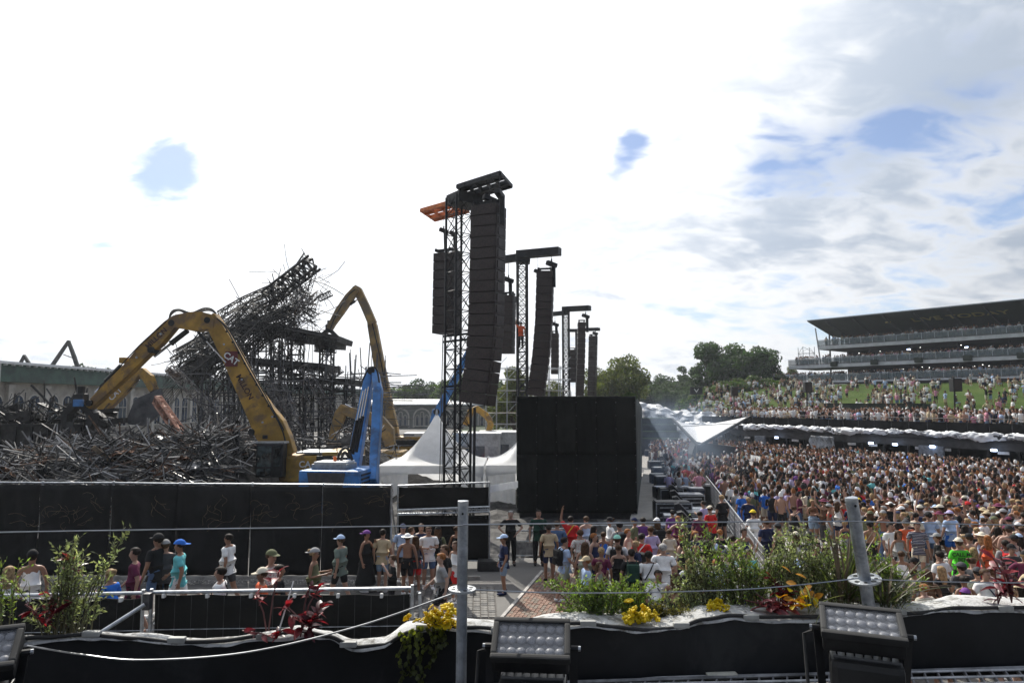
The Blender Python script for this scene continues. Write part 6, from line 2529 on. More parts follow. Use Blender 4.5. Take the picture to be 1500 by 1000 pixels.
hero('man in blue cap, grey-green t-shirt and black shorts', 499, 784, 1.78, face=250, pose='walk', topc='grey-green', botc='black', hat='cap', hatc='light blue', hairc='brown', skin='fair')
hero('woman in a long black dress with a purple headband', 537, 777, 1.72, face=70, sex='f', pose='drink', top='dress', topc='black', hair='tied_hair', hairc='dark', hat='cap', hatc='purple', hat_back=True, skin='tan')
hero('man in beige t-shirt and blue shorts with a backpack strap', 561, 774, 1.8, face=170, topc='beige', botc='pale denim', hairc='dark', skin='fair')
hero('balding man in black t-shirt crouching by the fence end', 575, 812, 1.55, face=285, pose='drink', topc='black', botc='black', hair='short_hair', hairc='brown', skin='pale')
hero('shirtless man in white sun hat and black shorts', 597, 781, 1.75, face=175, top=None, botc='black', hat='sun_hat', hatc='white', hairc='brown', skin='tan')
hero('man in grey t-shirt leaning in behind the shirtless man', 603, 771, 1.74, face=100, pose='phone', topc='grey', botc='black', hairc='brown')
hero('woman in dark top and red shorts with long brown hair', 609, 784, 1.66, face=200, sex='f', topc='dark grey', top='tank_top', botc='red', hair='long_hair', hairc='brown', skin='tan')
hero('man in dark blue t-shirt behind the white-shirted man', 617, 766, 1.82, face=20, topc='navy', botc='denim', hairc='brown')
hero('bearded man in white t-shirt and denim shorts facing the camera', 628, 770, 1.84, face=15, pose='phone', topc='white', botc='denim', hairc='brown', extra=('sunglasses',))
hero('blond man in a pale grey polo shirt walking past the fence end', 646, 809, 1.82, face=-75, pose='walk', topc='grey', botc='black', hairc='ginger', skin='pale')
hero('man in black t-shirt just behind the blond walker', 651, 797, 1.8, face=-60, topc='black', botc='dark grey', hairc='brown', extra=('sunglasses',))
hero('woman in white vest and red skirt partly behind the grey pole', 667, 792, 1.68, face=-40, sex='f', top='tank_top', topc='white', bottom='skirt', botc='red', hair='long_hair', hairc='brown')
hero('woman with bare tanned arms at the gate screen, hidden by the pole', 669, 770, 1.68, face=150, sex='f', top='tank_top', topc='black', botc='black', hair='tied_hair', hairc='brown', skin='tan')
GT = 'people at the gate'
hero('security guard in black with headphones by the gate screen', 748, 747, 1.84, face=5, pose='hips', topc='black', bottom='trousers', botc='black', hairc='grey', skin='pale', group=GT, shoes='black')
hero('security guard in dark green uniform before the black tower', 789, 746, 1.86, face=0, pose='relax', topc='dark green', bottom='trousers', botc='black', hairc='dark', skin='fair', group=GT, shoes='black', extra=(('shoulder_bag', 'black'),))
hero('boy in navy t-shirt, blue patterned cap and denim shorts', 738, 783, 1.68, face=-80, topc='navy', botc='pale denim', hat='cap', hatc='light blue', hairc='brown', skin='tan', group=GT, shoes='navy')
hero('man in tan t-shirt and navy shorts seen from behind', 804, 767, 1.76, face=185, topc='beige', botc='navy', hairc='dark', skin='tan', group=GT, shoes='black')
hero('person in slate blue t-shirt just ahead of the tan-shirted man', 816, 762, 1.74, face=170, topc='denim', botc='brown', hairc='brown', group=GT)
hero('man in a red and yellow football shirt', 836, 755, 1.78, face=160, pose='raise', topc='red', botc='black', hairc='dark', group=GT, extra=(('shoulder_bag', 'yellow'),), skin='tan')
hero('young man in pale blue t-shirt with a black backpack', 827, 786, 1.74, face=110, pose='walk', topc='light blue', botc='sage', hairc='dark', group=GT, extra=('backpack',))
hero('person in a pink and white patterned shirt in the queue', 850, 775, 1.74, face=190, topc='floral', botc='black', hairc='brown', group=GT)
hero('woman with long brown hair in a sage green long dress', 857, 793, 1.68, face=165, sex='f', top='dress', topc='sage', hair='long_hair', hairc='brown', group=GT)
hero('woman in black top just beyond the sage dress', 870, 769, 1.68, face=120, sex='f', topc='black', botc='black', hair='long_hair', hairc='dark', group=GT, pose='phone')
hero('woman in a bright blue lace skirt and bare shoulders', 884, 778, 1.66, face=180, sex='f', top='short_dress', topc='blue', hair='tied_hair', hairc='brown', skin='tan', group=GT)
hero('girl in a pale green floral dress behind the leafy shrub', 878, 822, 1.48, face=60, sex='f', pose='drink', top='short_dress', topc='sage', hair='long_hair', hairc='brown', group=GT)
hero('man in mint cap and white t-shirt with a dark backpack', 904, 784, 1.76, face=165, topc='white', botc='dark grey', hat='cap', hatc='mint', hairc='brown', extra=('backpack',), group=GT)
hero('woman in black top and black shorts with pale tied hair', 906, 797, 1.68, face=175, sex='f', pose='phone', top='tank_top', topc='black', botc='black', hair='tied_hair', hairc='brown', skin='fair', group=GT)
hero('man all in black with a dark green backpack', 925, 803, 1.8, face=180, topc='black', bottom='trousers', botc='black', hairc='dark', extra=(('backpack', 'dark green'),), group=GT)
hero('man in red and white sports shirt in the queue', 940, 780, 1.76, face=150, topc='red', botc='white', hairc='dark', extra=(('shoulder_bag', 'white'),), group=GT)
hero('man in a lavender t-shirt in the queue', 953, 770, 1.76, face=200, topc='lavender', botc='black', hairc='brown', group=GT)
hero('person in a purple t-shirt near the pit front', 942, 757, 1.7, face=170, topc='purple', botc='black', hairc='dark', group=GT)
hero('man in white t-shirt with a black sling bag across his back', 950, 806, 1.78, face=185, topc='white', botc='dark grey', hairc='dark', extra=(('shoulder_bag', 'black'),), group=GT, skin='brown')
hero('man in a white football shirt with dark sash bag facing the camera', 964, 834, 1.72, face=5, topc='white', botc='black', hairc='dark', extra=(('shoulder_bag', 'dark grey'),), skin='tan', group=GT)
hero('shirtless tanned man beside the white football shirt', 990, 838, 1.72, face=150, top=None, botc='black', hair='long_hair', hairc='brown', skin='tan', group=GT)
hero('broad man in white t-shirt behind the sling bag', 971, 795, 1.84, face=170, topc='white', botc='navy', hairc='grey', group=GT)
hero('woman in pale pink t-shirt in the queue', 980, 774, 1.68, face=185, sex='f', topc='cream', botc='denim', hair='tied_hair', hairc='brown', group=GT)
hero('ginger man in a grey-green vest', 998, 783, 1.76, face=230, top='tank_top', topc='grey-green', botc='black', hairc='ginger', group=GT)
hero('person in purple and red top at the pit front rail', 985, 746, 1.7, face=190, topc='purple', botc='red', hairc='dark', group=GT)
hero('woman in rust red top and black trousers by the pit', 1040, 741, 1.72, face=200, sex='f', topc='red', bottom='trousers', botc='black', hat='cap', hatc='cream', hairc='brown', hair='tied_hair', group=GT)
hero('stagehand in black t-shirt standing against the mesh barrier', 1057, 724, 1.86, face=205, topc='black', botc='black', hairc='blond', group=GT)
hero('worker in a lavender shirt bending over the pit desks', 1030, 733, 1.7, face=230, topc='lavender', botc='black', hairc='dark', group=GT, pose='phone')
hero('person in black with curly dark hair behind the tall shrub', 1035, 790, 1.72, face=190, topc='black', botc='black', hair='long_hair', hairc='dark', group=GT)
hero('man in white t-shirt with bag strap right of the tall shrub', 1073, 783, 1.76, face=160, topc='white', botc='denim', hairc='dark', extra=(('shoulder_bag', 'black'),), group=GT)
hero('man in sunglasses and turquoise shirt among the shrubs', 1097, 803, 1.74, face=10, topc='turquoise', botc='white', hairc='dark', skin='tan', extra=('sunglasses',), group=GT)
# climber on the second tower
cl_ = at(763, 502, 44.55)
person('climber in an orange vest on the second speaker tower', (cl_.x, cl_.y), 1.75, 180, 'raise', 'm', 'fair', 'tshirt', 'orange', 'trousers', 'black', 'short_hair', 'dark', 'cap', 'white', z=cl_.z - .35, group='crew on the towers', shoes='black')
for lab_, px_, yy_ in (('worker in an orange vest left of the white cabins', 706, 47.0), ('worker in an orange vest and helmet before the white cabins', 716, 48.0), ):
    person(lab_, ((px_ - 750) / 1000 * yy_, yy_), 1.78, 30, 'relax', 'm', 'fair', 'tshirt', 'orange', 'trousers', 'navy', 'short_hair', 'dark', 'cap', 'white' if px_ > 710 else 'orange', group='crew on the towers')
CR = 'people in the crowd nearest the planters'
hero('man with a bright blue cape over his shoulders', 1086, 719, 1.78, face=200, topc='blue', bottom='skirt', botc='blue', hairc='dark', group=CR)
hero('person in a yellow cap and white t-shirt against the barrier', 1103, 747, 1.72, face=190, topc='white', botc='black', hat='cap', hatc='yellow', hairc='brown', group=CR)
hero('big man in a navy t-shirt leaning on the barrier end', 1122, 759, 1.84, face=200, topc='navy', botc='dark grey', hairc='brown', group=CR)
hero('man in black vest and dark cap beside the big navy shirt', 1139, 766, 1.76, face=215, top='tank_top', topc='black', botc='black', hat='cap', hatc='dark grey', hairc='dark', group=CR)
hero('seated woman in a white top on the open concrete', 1160, 795, 1.5, face=240, sex='f', top='tank_top', topc='white', botc='cream', hair='long_hair', hairc='brown', group=CR)
hero('woman in a black dress with a red strap, seen from behind', 1141, 709, 1.72, face=185, sex='f', top='short_dress', topc='black', hair='long_hair', hairc='dark', group=CR)
hero('woman in bikini top and denim shorts on the open concrete', 1190, 731, 1.7, face=10, sex='f', pose='phone', top='crop_top', topc='brown', botc='pale denim', hair='tied_hair', hairc='blond', skin='tan', group=CR)
hero('woman in a dark sports top and grey shorts on the concrete edge', 1214, 738, 1.68, face=60, sex='f', top='crop_top', topc='red', botc='grey', hat='cap', hatc='grey', hairc='brown', hair='tied_hair', skin='tan', group=CR)
hero('bare-shouldered woman sitting near the grey pole', 1237, 762, 1.55, face=190, sex='f', top='crop_top', topc='navy', botc='grey', hair='tied_hair', hairc='blond', skin='tan', group=CR)
hero('shirtless man in a dark cap just right of the grey pole', 1274, 763, 1.76, face=185, top=None, botc='black', hat='cap', hatc='black', hairc='dark', skin='tan', group=CR)
hero('woman in sunglasses with long dark hair and grey top', 1316, 776, 1.7, face=5, sex='f', top='tank_top', topc='grey', botc='black', hair='long_hair', hairc='brown', extra=('sunglasses',), skin='tan', group=CR)
hero('man in white t-shirt with a dark star print', 1303, 765, 1.76, face=20, topc='white', botc='dark grey', hairc='dark', group=CR)
hero('man in navy and white striped t-shirt and cream shorts', 1343, 764, 1.8, face=-20, topc='stripe', botc='cream', hairc='brown', group=CR)
hero('man in a grey cap and black t-shirt before the pale blue shirts', 1372, 781, 1.72, face=240, topc='black', botc='black', hat='cap', hatc='grey', hairc='brown', group=CR)
hero('man in a pale blue shirt and dark cap, back turned', 1360, 750, 1.8, face=185, topc='light blue', botc='denim', hat='cap', hatc='black', hairc='dark', group=CR)
hero('man in a white shirt with lavender cap over blue shorts', 1391, 748, 1.8, face=190, topc='light blue', botc='blue', hat='cap', hatc='lavender', hairc='brown', group=CR)
green = hero('man in a bright green t-shirt and beige cap', 1404, 788, 1.82, face=178, topc='green', botc='black', hat='cap', hatc='cream', hairc='brown', skin='fair', group=CR)
hero('man in a white t-shirt just before the green shirt', 1376, 806, 1.76, face=200, topc='white', botc='black', hairc='dark', group=CR)
hero('blonde woman in a black t-shirt by the snowy ledge', 1378, 828, 1.66, face=195, sex='f', topc='black', botc='black', hair='long_hair', hairc='blond', group=CR)
hero('bare-backed woman with dark hair by the snowy ledge', 1412, 842, 1.64, face=180, sex='f', top='crop_top', topc='red', botc='black', hair='tied_hair', hairc='dark', skin='tan', group=CR)
hero('person in a purple cap low against the snowy ledge', 1414, 862, 1.62, face=170, topc='purple', botc='black', hat='cap', hatc='purple', hairc='dark', skin='brown', group=CR)
hero('man in white t-shirt with a navy sash bag, head bowed', 1443, 832, 1.78, face=10, topc='white', botc='cream', hairc='brown', extra=(('shoulder_bag', 'navy'),), group=CR)
hero('woman with long auburn hair and bare arms in an orange top', 1446, 783, 1.68, face=170, sex='f', top='tank_top', topc='orange', botc='brown', hair='long_hair', hairc='ginger', skin='tan', group=CR)
hero('man in a dark grey t-shirt facing the camera beside the red plant', 1481, 797, 1.78, face=0, topc='dark grey', botc='black', hat='cap', hatc='black', hairc='dark', group=CR)
hero('man in dark cap leaning, dark grey t-shirt behind the green shirt', 1408, 824, 1.68, face=185, topc='dark grey', botc='black', hat='cap', hatc='dark grey', hairc='dark', group=CR)
hero('red-haired person low beside the spiky grass', 1353, 854, 1.66, face=200, topc='cream', botc='black', hairc='ginger', skin='pale', group=CR)
hero('man in a pale grey t-shirt bending low by the spiky grass', 1338, 832, 1.6, face=120, topc='grey', botc='black', hairc='brown', group=CR)
hero('woman in black top with a raised arm near the spiky grass', 1320, 806, 1.66, face=160, sex='f', pose='raise', top='tank_top', topc='white', botc='black', hair='tied_hair', hairc='brown', skin='tan', group=CR)

# text on the green shirt's back
tx = bpy.data.curves.new('shirt_print', 'FONT')
tx.body = 'CALL ME\nBEN'
tx.size = .13
tx.align_x = 'CENTER'
tx.extrude = .003
tx.offset = .003
tx.materials.append(mat('print_ink', (.02, .05, .01), .9, var=0))
_dg = bpy.context.evaluated_depsgraph_get()
_o = bpy.data.objects.new('tmp', tx)
COL.objects.link(_o)
_dg.update()
_me = bpy.data.meshes.new_from_object(_o.evaluated_get(_dg))
bpy.data.objects.remove(_o)
q = bpy.data.objects.new('shirt_print', _me)
COL.objects.link(q)
q.parent = green
q.location = (0, .137, 1.32)
q.rotation_euler = (R(90), 0, R(180))

# ---------------- more of the queue before the pit, one by one
random.seed(51)
QL = set()
ZN = [(858, 1000, 752, 792), (1000, 1098, 770, 822), (1000, 1030, 745, 770), (590, 660, 765, 785), (845, 1000, 800, 832)]
QN = ['before the low barrier', 'among the tall shrubs', 'at the pit front', 'by the gate screen', 'behind the bright bushy shrub']
for k in range(30):
    zi = random.choices(range(5), (9, 9, 3, 2, 6))[0]
    x0_, x1_, y0_, y1_ = ZN[zi]
    for _ in range(40):
        pxq, pyq = random.uniform(x0_, x1_), random.uniform(y0_, y1_)
        xy = by_head(pxq, pyq, 1.74)
        if all((xy[0] - a) ** 2 + (xy[1] - c) ** 2 > .5 ** 2 for a, c in PEOPLE_XY) and all(abs(pxq - hx_) > 9 or abs(pyq - hp_) > 14 for hx_, hp_, hy_ in HEROES):
            break
    else:
        continue
    for _ in range(100):
        sex = random.choice('mmf')
        topc = random.choice(['white', 'white', 'black', 'black', 'dark grey', 'navy', 'light blue', 'cream', 'olive', 'pink', 'grey', 'maroon'])
        top = random.choice(['tshirt', 'tshirt', 'tank_top'])
        hairc = random.choice(['dark', 'brown', 'brown', 'blond', 'ginger'])
        hair = 'short_hair' if sex == 'm' else random.choice(['long_hair', 'tied_hair'])
        hat = random.choice([None, None, None, 'cap'])
        hatc = random.choice(['white', 'black', 'navy', 'beige'])
        lab = '%s in %s %s with %s, standing %s' % ('woman' if sex == 'f' else 'man', topc, {'tshirt': 't-shirt', 'tank_top': 'vest'}[top], hatc + ' cap' if hat else hairc + ' hair', QN[zi])
        if lab not in QL:
            break
    QL.add(lab)
    person(lab, xy, 1.74, random.choice([170, 190, 160, 200, 60, 280, 20]), random.choice(['relax', 'phone', 'hips', 'drink', 'walk']), sex, random.choice(['fair', 'tan', 'pale']), top, topc, random.choice(['shorts', 'shorts', 'trousers']),
           random.choice(['black', 'denim', 'navy', 'beige']), hair, hairc, hat, hatc, (('backpack', 'black'),) if random.random() < .2 else (), group=GT, z=ground_z(*xy))

# ---------------- the rest of the nearest crowd, one by one
def inside_field(x, y):
    """ground the crowd stands on"""
    px = 750 + 1000 * x / y
    # barrier line
    s = (V((x, y, 0)) - ba).dot(V((bl.y, -bl.x, 0)).normalized())
    if y < bb.y and s < .35:
        return False
    if y >= bb.y and px < 1018:
        return False
    d_ = (V((x, y, 0)) - DW0).dot(DN)
    if d_ > -.9:
        return False
    if px > 1560:
        return False
    # planter ledge side
    if y < 12.6:
        return False
    # booth
    if abs(x - bg_.x) < 2.1 and abs(y - bg_.y - 1.5) < 2.1:
        return False
    return True


def thin_zone(x, y):
    """open concrete patch by the barrier end"""
    p = ((x - 10.2) / 2.6) ** 2 + ((y - 25.2) / 5.5) ** 2
    return p < 1


grid = {}


def free(x, y, r):
    gx, gy = int(x / .6), int(y / .6)
    for i in range(gx - 1, gx + 2):
        for j in range(gy - 1, gy + 2):
            for (a, c) in grid.get((i, j), ()):
                if (a - x) ** 2 + (c - y) ** 2 < r * r:
                    return False
    return True


def put(x, y):
    grid.setdefault((int(x / .6), int(y / .6)), []).append((x, y))


for x, y in PEOPLE_XY:
    put(x, y)
random.seed(21)
HEROES_CR = [h_ for h_ in HEROES if h_[0] > 1060]
cand = []
tries = 0
while tries < 60000 and len(cand) < 3600:
    tries += 1
    y = 12.6 + 72 * random.random() ** .85
    x = random.uniform(6, 46)
    if not inside_field(x, y):
        continue
    if thin_zone(x, y) and random.random() < .985:
        continue
    r_ = .47 if y < 24 else .44
    if not free(x, y, r_):
        continue
    if y < 27:
        cpx, cpy = 750 + 1000 * x / y, 590 + 3750 / y
        if any(y < hy_ and abs(cpx - hx_) < 17 and cpy < hp_ + 48 for hx_, hp_, hy_ in HEROES_CR):
            continue
    put(x, y)
    cand.append((x, y))
cand.sort(key=lambda p: p[1] if p[0] / p[1] < .78 else p[1] + 500)
NEAR = cand[:180]
FAR = cand[180:]
TOPS_M = [('white', 16), ('black', 12), ('grey', 4), ('navy', 4), ('beige', 4), ('cream', 4), ('olive', 2), ('light blue', 3), ('red', 1.4), ('maroon', 1), ('dark grey', 4), ('pink', 1.4), ('turquoise', 1), ('yellow', .8), ('orange', .6), ('brown', 2), ('sage', 2), ('lavender', 1), ('dark green', 1.5), ('mint', .8)]
used_labels = set()
hn = {'short_hair': 'short', 'long_hair': 'long', 'tied_hair': 'tied-up'}
for (x, y) in NEAR:
    for _try in range(400):
        sex = random.choice('mmf')
        topc = random.choices([a for a, _ in TOPS_M], [w for _, w in TOPS_M])[0]
        top = random.choices(['tshirt', 'tank_top', 'crop_top', None, 'short_dress'], [8, 4, 2 if sex == 'f' else 0, 1.6 if sex == 'm' else 0, 2 if sex == 'f' else 0])[0]
        hair = random.choice(['short_hair'] * 5 + ['tied_hair']) if sex == 'm' else random.choice(['long_hair', 'long_hair', 'tied_hair'])
        hairc = random.choices(list(HAIR), [5, 6, 3.5, 1.2, .6])[0]
        hat = random.choices([None, 'cap', 'sun_hat'], [7, 2.6, .9])[0]
        hatc = random.choice(['black', 'black', 'white', 'white', 'navy', 'cream', 'grey', 'dark grey', 'beige', 'light blue', 'maroon', 'olive', random.choice(['red', 'mint', 'yellow'])])
        bag = random.choices([None, 'backpack', 'shoulder_bag'], [8, 1, 1.2])[0]
        bagc = random.choice(['black', 'navy', 'olive', 'red'])
        pose = random.choice(['relax', 'relax', 'hips', 'phone', 'phone', 'cross', 'drink', 'raise', 'walk'])
        skin = random.choices(list(SKIN), [3, 5, 6, 1.2])[0]
        who = 'woman' if sex == 'f' else 'man'
        if top is None:
            body_ = 'shirtless ' + who
        else:
            body_ = '%s in %s %s' % (who, topc, {'tshirt': 't-shirt', 'tank_top': 'vest', 'crop_top': 'crop top', 'short_dress': 'short dress'}[top])
        lab = body_ + ', ' + ('%s %s' % (hatc, {'cap': 'cap', 'sun_hat': 'sun hat'}[hat]) if hat else '%s %s hair' % (hn[hair], hairc))
        if bag:
            lab += ', %s %s' % (bagc, {'backpack': 'backpack', 'shoulder_bag': 'shoulder bag'}[bag])
        px = 750 + 1000 * x / y
        py = 590 + 3800 / y
        zone = ('by the ledge' if y < 14.6 else 'in front rows' if y < 18 else 'further back' if y < 22 else 'deep in crowd')
        lab += ', ' + zone + (', left of green shirt' if 1290 < px < 1396 else ', right of green shirt' if px >= 1396 else ' near open concrete')
        if lab not in used_labels and len(lab.split()) <= 16:
            break
    used_labels.add(lab)
    toB = math.degrees(math.atan2(bg_.x - x, -(bg_.y - y)))      # heading towards the booth
    face = toB + random.gauss(0, 45)
    person(lab, (x, y), random.gauss(1.66 if sex == 'f' else 1.77, .055), face, pose, sex, skin, top, topc, random.choice(['shorts', 'shorts', 'skirt'] if sex == 'f' else ['shorts', 'shorts', 'trousers']),
           random.choice(['black', 'denim', 'pale denim', 'cream', 'beige', 'navy', 'dark grey']), hair, hairc, hat, hatc, ((bag, bagc),) if bag else (), group=CR)

# ================================================================== the far crowd: one uncountable mass
def template(arms, seated=False):
    """low figure with a part id per vertex: 0 skin, 1 top, 2 bottom, 3 hair, 4 shoes"""
    vs, fs, ids = [], [], []

    def rings(rs, n, part):
        b0 = len(vs)
        for (x, y, z, rx, ry) in rs:
            for i in range(n):
                a = 2 * math.pi * (i + .5) / n
                vs.append((x + rx * math.cos(a), y + ry * math.sin(a), z))
                ids.append(part)
        for k in range(len(rs) - 1):
            for i in range(n):
                j = (i + 1) % n
                fs.append((b0 + k * n + i, b0 + k * n + j, b0 + (k + 1) * n + j, b0 + (k + 1) * n + i))

    def limb(p, q, r0, r1, part, n=5):
        b0 = len(vs)
        p, q = V(p), V(q)
        _, a_, u_ = basis(q - p)
        for c, r in ((p, r0), (q, r1)):
            for i in range(n):
                t_ = 2 * math.pi * i / n
                v_ = c + a_ * math.cos(t_) * r + u_ * math.sin(t_) * r
                vs.append(tuple(v_))
                ids.append(part)
        for i in range(n):
            j = (i + 1) % n
            fs.append((b0 + i, b0 + j, b0 + n + j, b0 + n + i))
    dz = -.52 if seated else 0
    rings([(0, 0, .86 + dz, .165, .12), (0, 0, 1.05 + dz, .14, .10), (0, 0, 1.28 + dz, .18, .115), (0, .01, 1.41 + dz, .16, .09), (0, .01, 1.47 + dz, .06, .055)], 8, 1)
    rings([(0, 0, 1.44 + dz, .05, .05), (0, -.01, 1.53 + dz, .06, .07), (0, -.01, 1.60 + dz, .078, .092), (0, -.005, 1.68 + dz, .072, .088), (0, 0, 1.745 + dz, .03, .04)], 7, 0)
    b0 = len(vs)
    hr = [(0, .03, 1.56 + dz, .075, .075), (0, .02, 1.64 + dz, .088, .09), (0, .012, 1.70 + dz, .082, .095), (0, .005, 1.77 + dz, .035, .045)]
    rings(hr, 7, 3)
    if seated:
        for s in (-1, 1):
            limb((s * .09, 0, .36), (s * .14, -.38, .42), .09, .07, 2)
            limb((s * .14, -.38, .42), (s * .12, -.42, .04), .055, .045, 0)
    else:
        for s in (-1, 1):
            limb((s * .09, 0, .92), (s * .10, 0, .50), .10, .078, 2)
            limb((s * .10, 0, .52), (s * .10, .02, .03), .055, .04, 0)
            limb((s * .10, .05, .04), (s * .11, -.14, .03), .05, .04, 4, 4)
    for s, (el, w) in zip((1, -1), ARMS[arms]):
        limb((s * .185, .01, 1.40 + dz), (s * el[0], el[1], el[2] + dz), .056, .042, 1)
        limb((s * el[0], el[1], el[2] + dz), (s * w[0] * 1.04, w[1] - .04, w[2] - .03 + dz), .042, .03, 0)
    return np.array(vs, dtype=np.float32), np.array(fs, dtype=np.int32), np.array(ids)


TEMPL = [template(a) for a in ('relax', 'phone', 'raise', 'cross', 'drink', 'hips')]
TSIT = [template('phone', True), template('relax', True)]
PAL_TOP = np.array([CLOTH[c] for c in ('white', 'white', 'white', 'white', 'white', 'white', 'white', 'black', 'black', 'black', 'black', 'black', 'black', 'grey', 'navy', 'dark grey', 'cream', 'light blue', 'maroon', 'pink', 'olive', 'dark grey', 'navy', 'turquoise', 'lavender', 'purple', 'red', 'blue')]
                   + [SKIN['tan'], SKIN['fair'], SKIN['tan']])
PAL_BOT = np.array([CLOTH[c] for c in ('black', 'denim', 'pale denim', 'cream', 'beige', 'navy', 'dark grey')])
PAL_SKIN = np.array([SKIN['pale'], SKIN['fair'], SKIN['fair'], SKIN['tan'], SKIN['tan'], SKIN['brown']])
PAL_HAIR = np.array([HAIR['dark'], HAIR['brown'], HAIR['brown'], HAIR['dark'], HAIR['blond'], HAIR['ginger'], CLOTH['white'], CLOTH['white'], CLOTH['black'], HAIR['brown'], HAIR['dark'], HAIR['dark']])
M_crowd = attr_mat('crowd_cloth', .8)


PAL_LAWN = np.array([CLOTH[c] for c in ('white',) * 9 + ('cream', 'cream', 'grey', 'light blue', 'black', 'black', 'black', 'black', 'dark grey', 'navy', 'pink', 'beige')] + [SKIN['fair']])  # weighted to white: bright rims of backlit guests put into the cloth colours


def crowd(name, label, pts, face_to, seat_p=0.0, hscale=1.0, jitter=50, fixed=None, pal_top=None):
    PT = PAL_TOP if pal_top is None else pal_top
    VS, FS, CS = [], [], []
    off = 0
    for (x, y, z) in pts:
        tv, tf, ti = random.choice(TSIT) if random.random() < seat_p else TEMPL[rng.choice(6, p=[.32, .20, .14, .13, .12, .09])]
        if face_to is not None:
            a = math.atan2(face_to[0] - x, -(face_to[1] - y)) + random.gauss(0, R(jitter))
        else:
            a = fixed + random.gauss(0, R(jitter))
        k = random.gauss(.985, .055) * hscale
        w = k * random.uniform(.95, 1.2)
        c, s = math.cos(a) * w, math.sin(a) * w
        v = np.empty_like(tv)
        v[:, 0] = x + tv[:, 0] * c - tv[:, 1] * s
        v[:, 1] = y + tv[:, 0] * s + tv[:, 1] * c
        v[:, 2] = z + tv[:, 2] * k
        sk_ = PAL_SKIN[rng.integers(len(PAL_SKIN))]
        tp = PT[rng.integers(len(PT))]
        pal = np.array([sk_, tp, PAL_BOT[rng.integers(len(PAL_BOT))], PAL_HAIR[rng.integers(len(PAL_HAIR))], (.5, .5, .5)])
        VS.append(v)
        FS.append(tf + off)
        CS.append(pal[ti] * random.uniform(.85, 1.1))
        off += len(tv)
    me = np_mesh(name, np.concatenate(VS), np.concatenate(FS), M_crowd, np.clip(np.concatenate(CS), 0, 1), smooth=True)
    o = link(name, me)
    return tag(o, label, 'crowd', kind='stuff')


crowd('crowd', 'dense festival crowd filling the concert field', [(x, y, 0) for x, y in FAR], (bg_.x, bg_.y))
# behind the pit and beyond the booth, at the far end of the field
pts = []
for k in range(520):
    y = random.uniform(57, 72)
    px = random.uniform(952, 1040)
    x = (px - 750) / 1000 * y
    if abs(x - bg_.x) < 2.2 and y < 60:
        continue
    if free(x, y, .42):
        put(x, y)
        pts.append((x, y, 0))
for k in range(110):     # crew and guests standing in the pit
    p = gnd(random.uniform(975, 1035), random.uniform(660, 740))
    if free(p.x, p.y, .5):
        put(p.x, p.y)
        pts.append((p.x, p.y, 0))
crowd('crowd', 'packed guests beyond the pit at the end of the field', pts, (bg_.x, bg_.y))
# deck
pts = []
for k in range(2600):
    s = random.uniform(-4, DL + 3)
    n_ = .75 + 7.2 * random.random() ** 1.3
    p = dk(s, n_, DZ)
    if free(p.x, p.y, .45):
        put(p.x, p.y)
        pts.append(tuple(p))
crowd('crowd', 'row upon row of guests standing on the raised deck', pts, (bg_.x, bg_.y), pal_top=PAL_LAWN)
# lawn
pts = []
for k in range(260):      # loose knots of friends
    u, v = random.random(), random.random() ** 1.15
    c0 = lawn_pt(u, v)
    for q in range(random.choice((1, 2, 2, 3, 4, 5, 6))):
        x, y = c0.x + random.gauss(0, .9), c0.y + random.gauss(0, .9)
        # height of the lawn here
        uu = min(1, max(0, u + ((x - c0.x) * (LF1 - LF0).normalized().x + (y - c0.y) * (LF1 - LF0).normalized().y) / 50))
        pts.append((x, y, c0.z - .05))
crowd('crowd', 'scattered groups sitting and standing on the lawn slope', pts, (bg_.x, bg_.y), seat_p=.35, pal_top=PAL_LAWN)
# grandstand decks
pts = []
for z, s0, cnt in ((16.0, 1, 240), (12.6, -5, 420), (9.55, -10, 520)):
    for k in range(cnt):
        s = random.uniform(s0, 52)
        pts.append(tuple(gp(s, -.35 - 2.6 * random.random() ** 2, z)))
crowd('crowd', 'spectators lined up along the grandstand decks', pts, (bg_.x, bg_.y), pal_top=PAL_LAWN)

# ================================================================== trees
M_bark = mat('bark', (.075, .055, .04), .9, var=.3, scale=4, bump=.6)
LEAFM = {'dark': mat('leaf_dark', (.030, .060, .018), .6, var=.25, scale=.5, island=.45, trans=(1.5, 1.7, .6)),
         'mid': mat('leaf_mid', (.055, .090, .022), .6, var=.25, scale=.5, island=.45, trans=(1.5, 1.6, .6)),
         'olive': mat('leaf_olive', (.085, .105, .032), .6, var=.25, scale=.5, island=.45, trans=(1.5, 1.5, .6)),
         'hazy': mat('leaf_far', (.045, .070, .030), .7, var=.25, scale=.3, island=.4, trans=(1.3, 1.5, .8))}


def leaf_cloud(n, blobs, size, rs, squash=.75):
    """leaf quads spread through a set of clumps (cx, cy, cz, r)"""
    blobs = np.array(blobs)
    w = blobs[:, 3] ** 2
    idx = rs.choice(len(blobs), n, p=w / w.sum())
    d = rs.normal(size=(n, 3))
    d /= np.linalg.norm(d, axis=1)[:, None]
    rad = blobs[idx, 3] * rs.uniform(.45, 1.08, n) ** .6
    c = blobs[idx, :3] + d * rad[:, None] * np.array([1, 1, squash])
    a = rs.normal(size=(n, 3)); a /= np.linalg.norm(a, axis=1)[:, None]
    b = np.cross(a, d + rs.normal(scale=.6, size=(n, 3)))
    b /= np.linalg.norm(b, axis=1)[:, None] + 1e-9
    s = size * rs.uniform(.6, 1.35, n)
    u, v = a * s[:, None] * .5, b * s[:, None] * .34
    vs = np.stack([c - u, c + v, c + u, c - v], 1).reshape(-1, 3)
    fs = np.arange(4 * n).reshape(-1, 4)
    return vs, fs


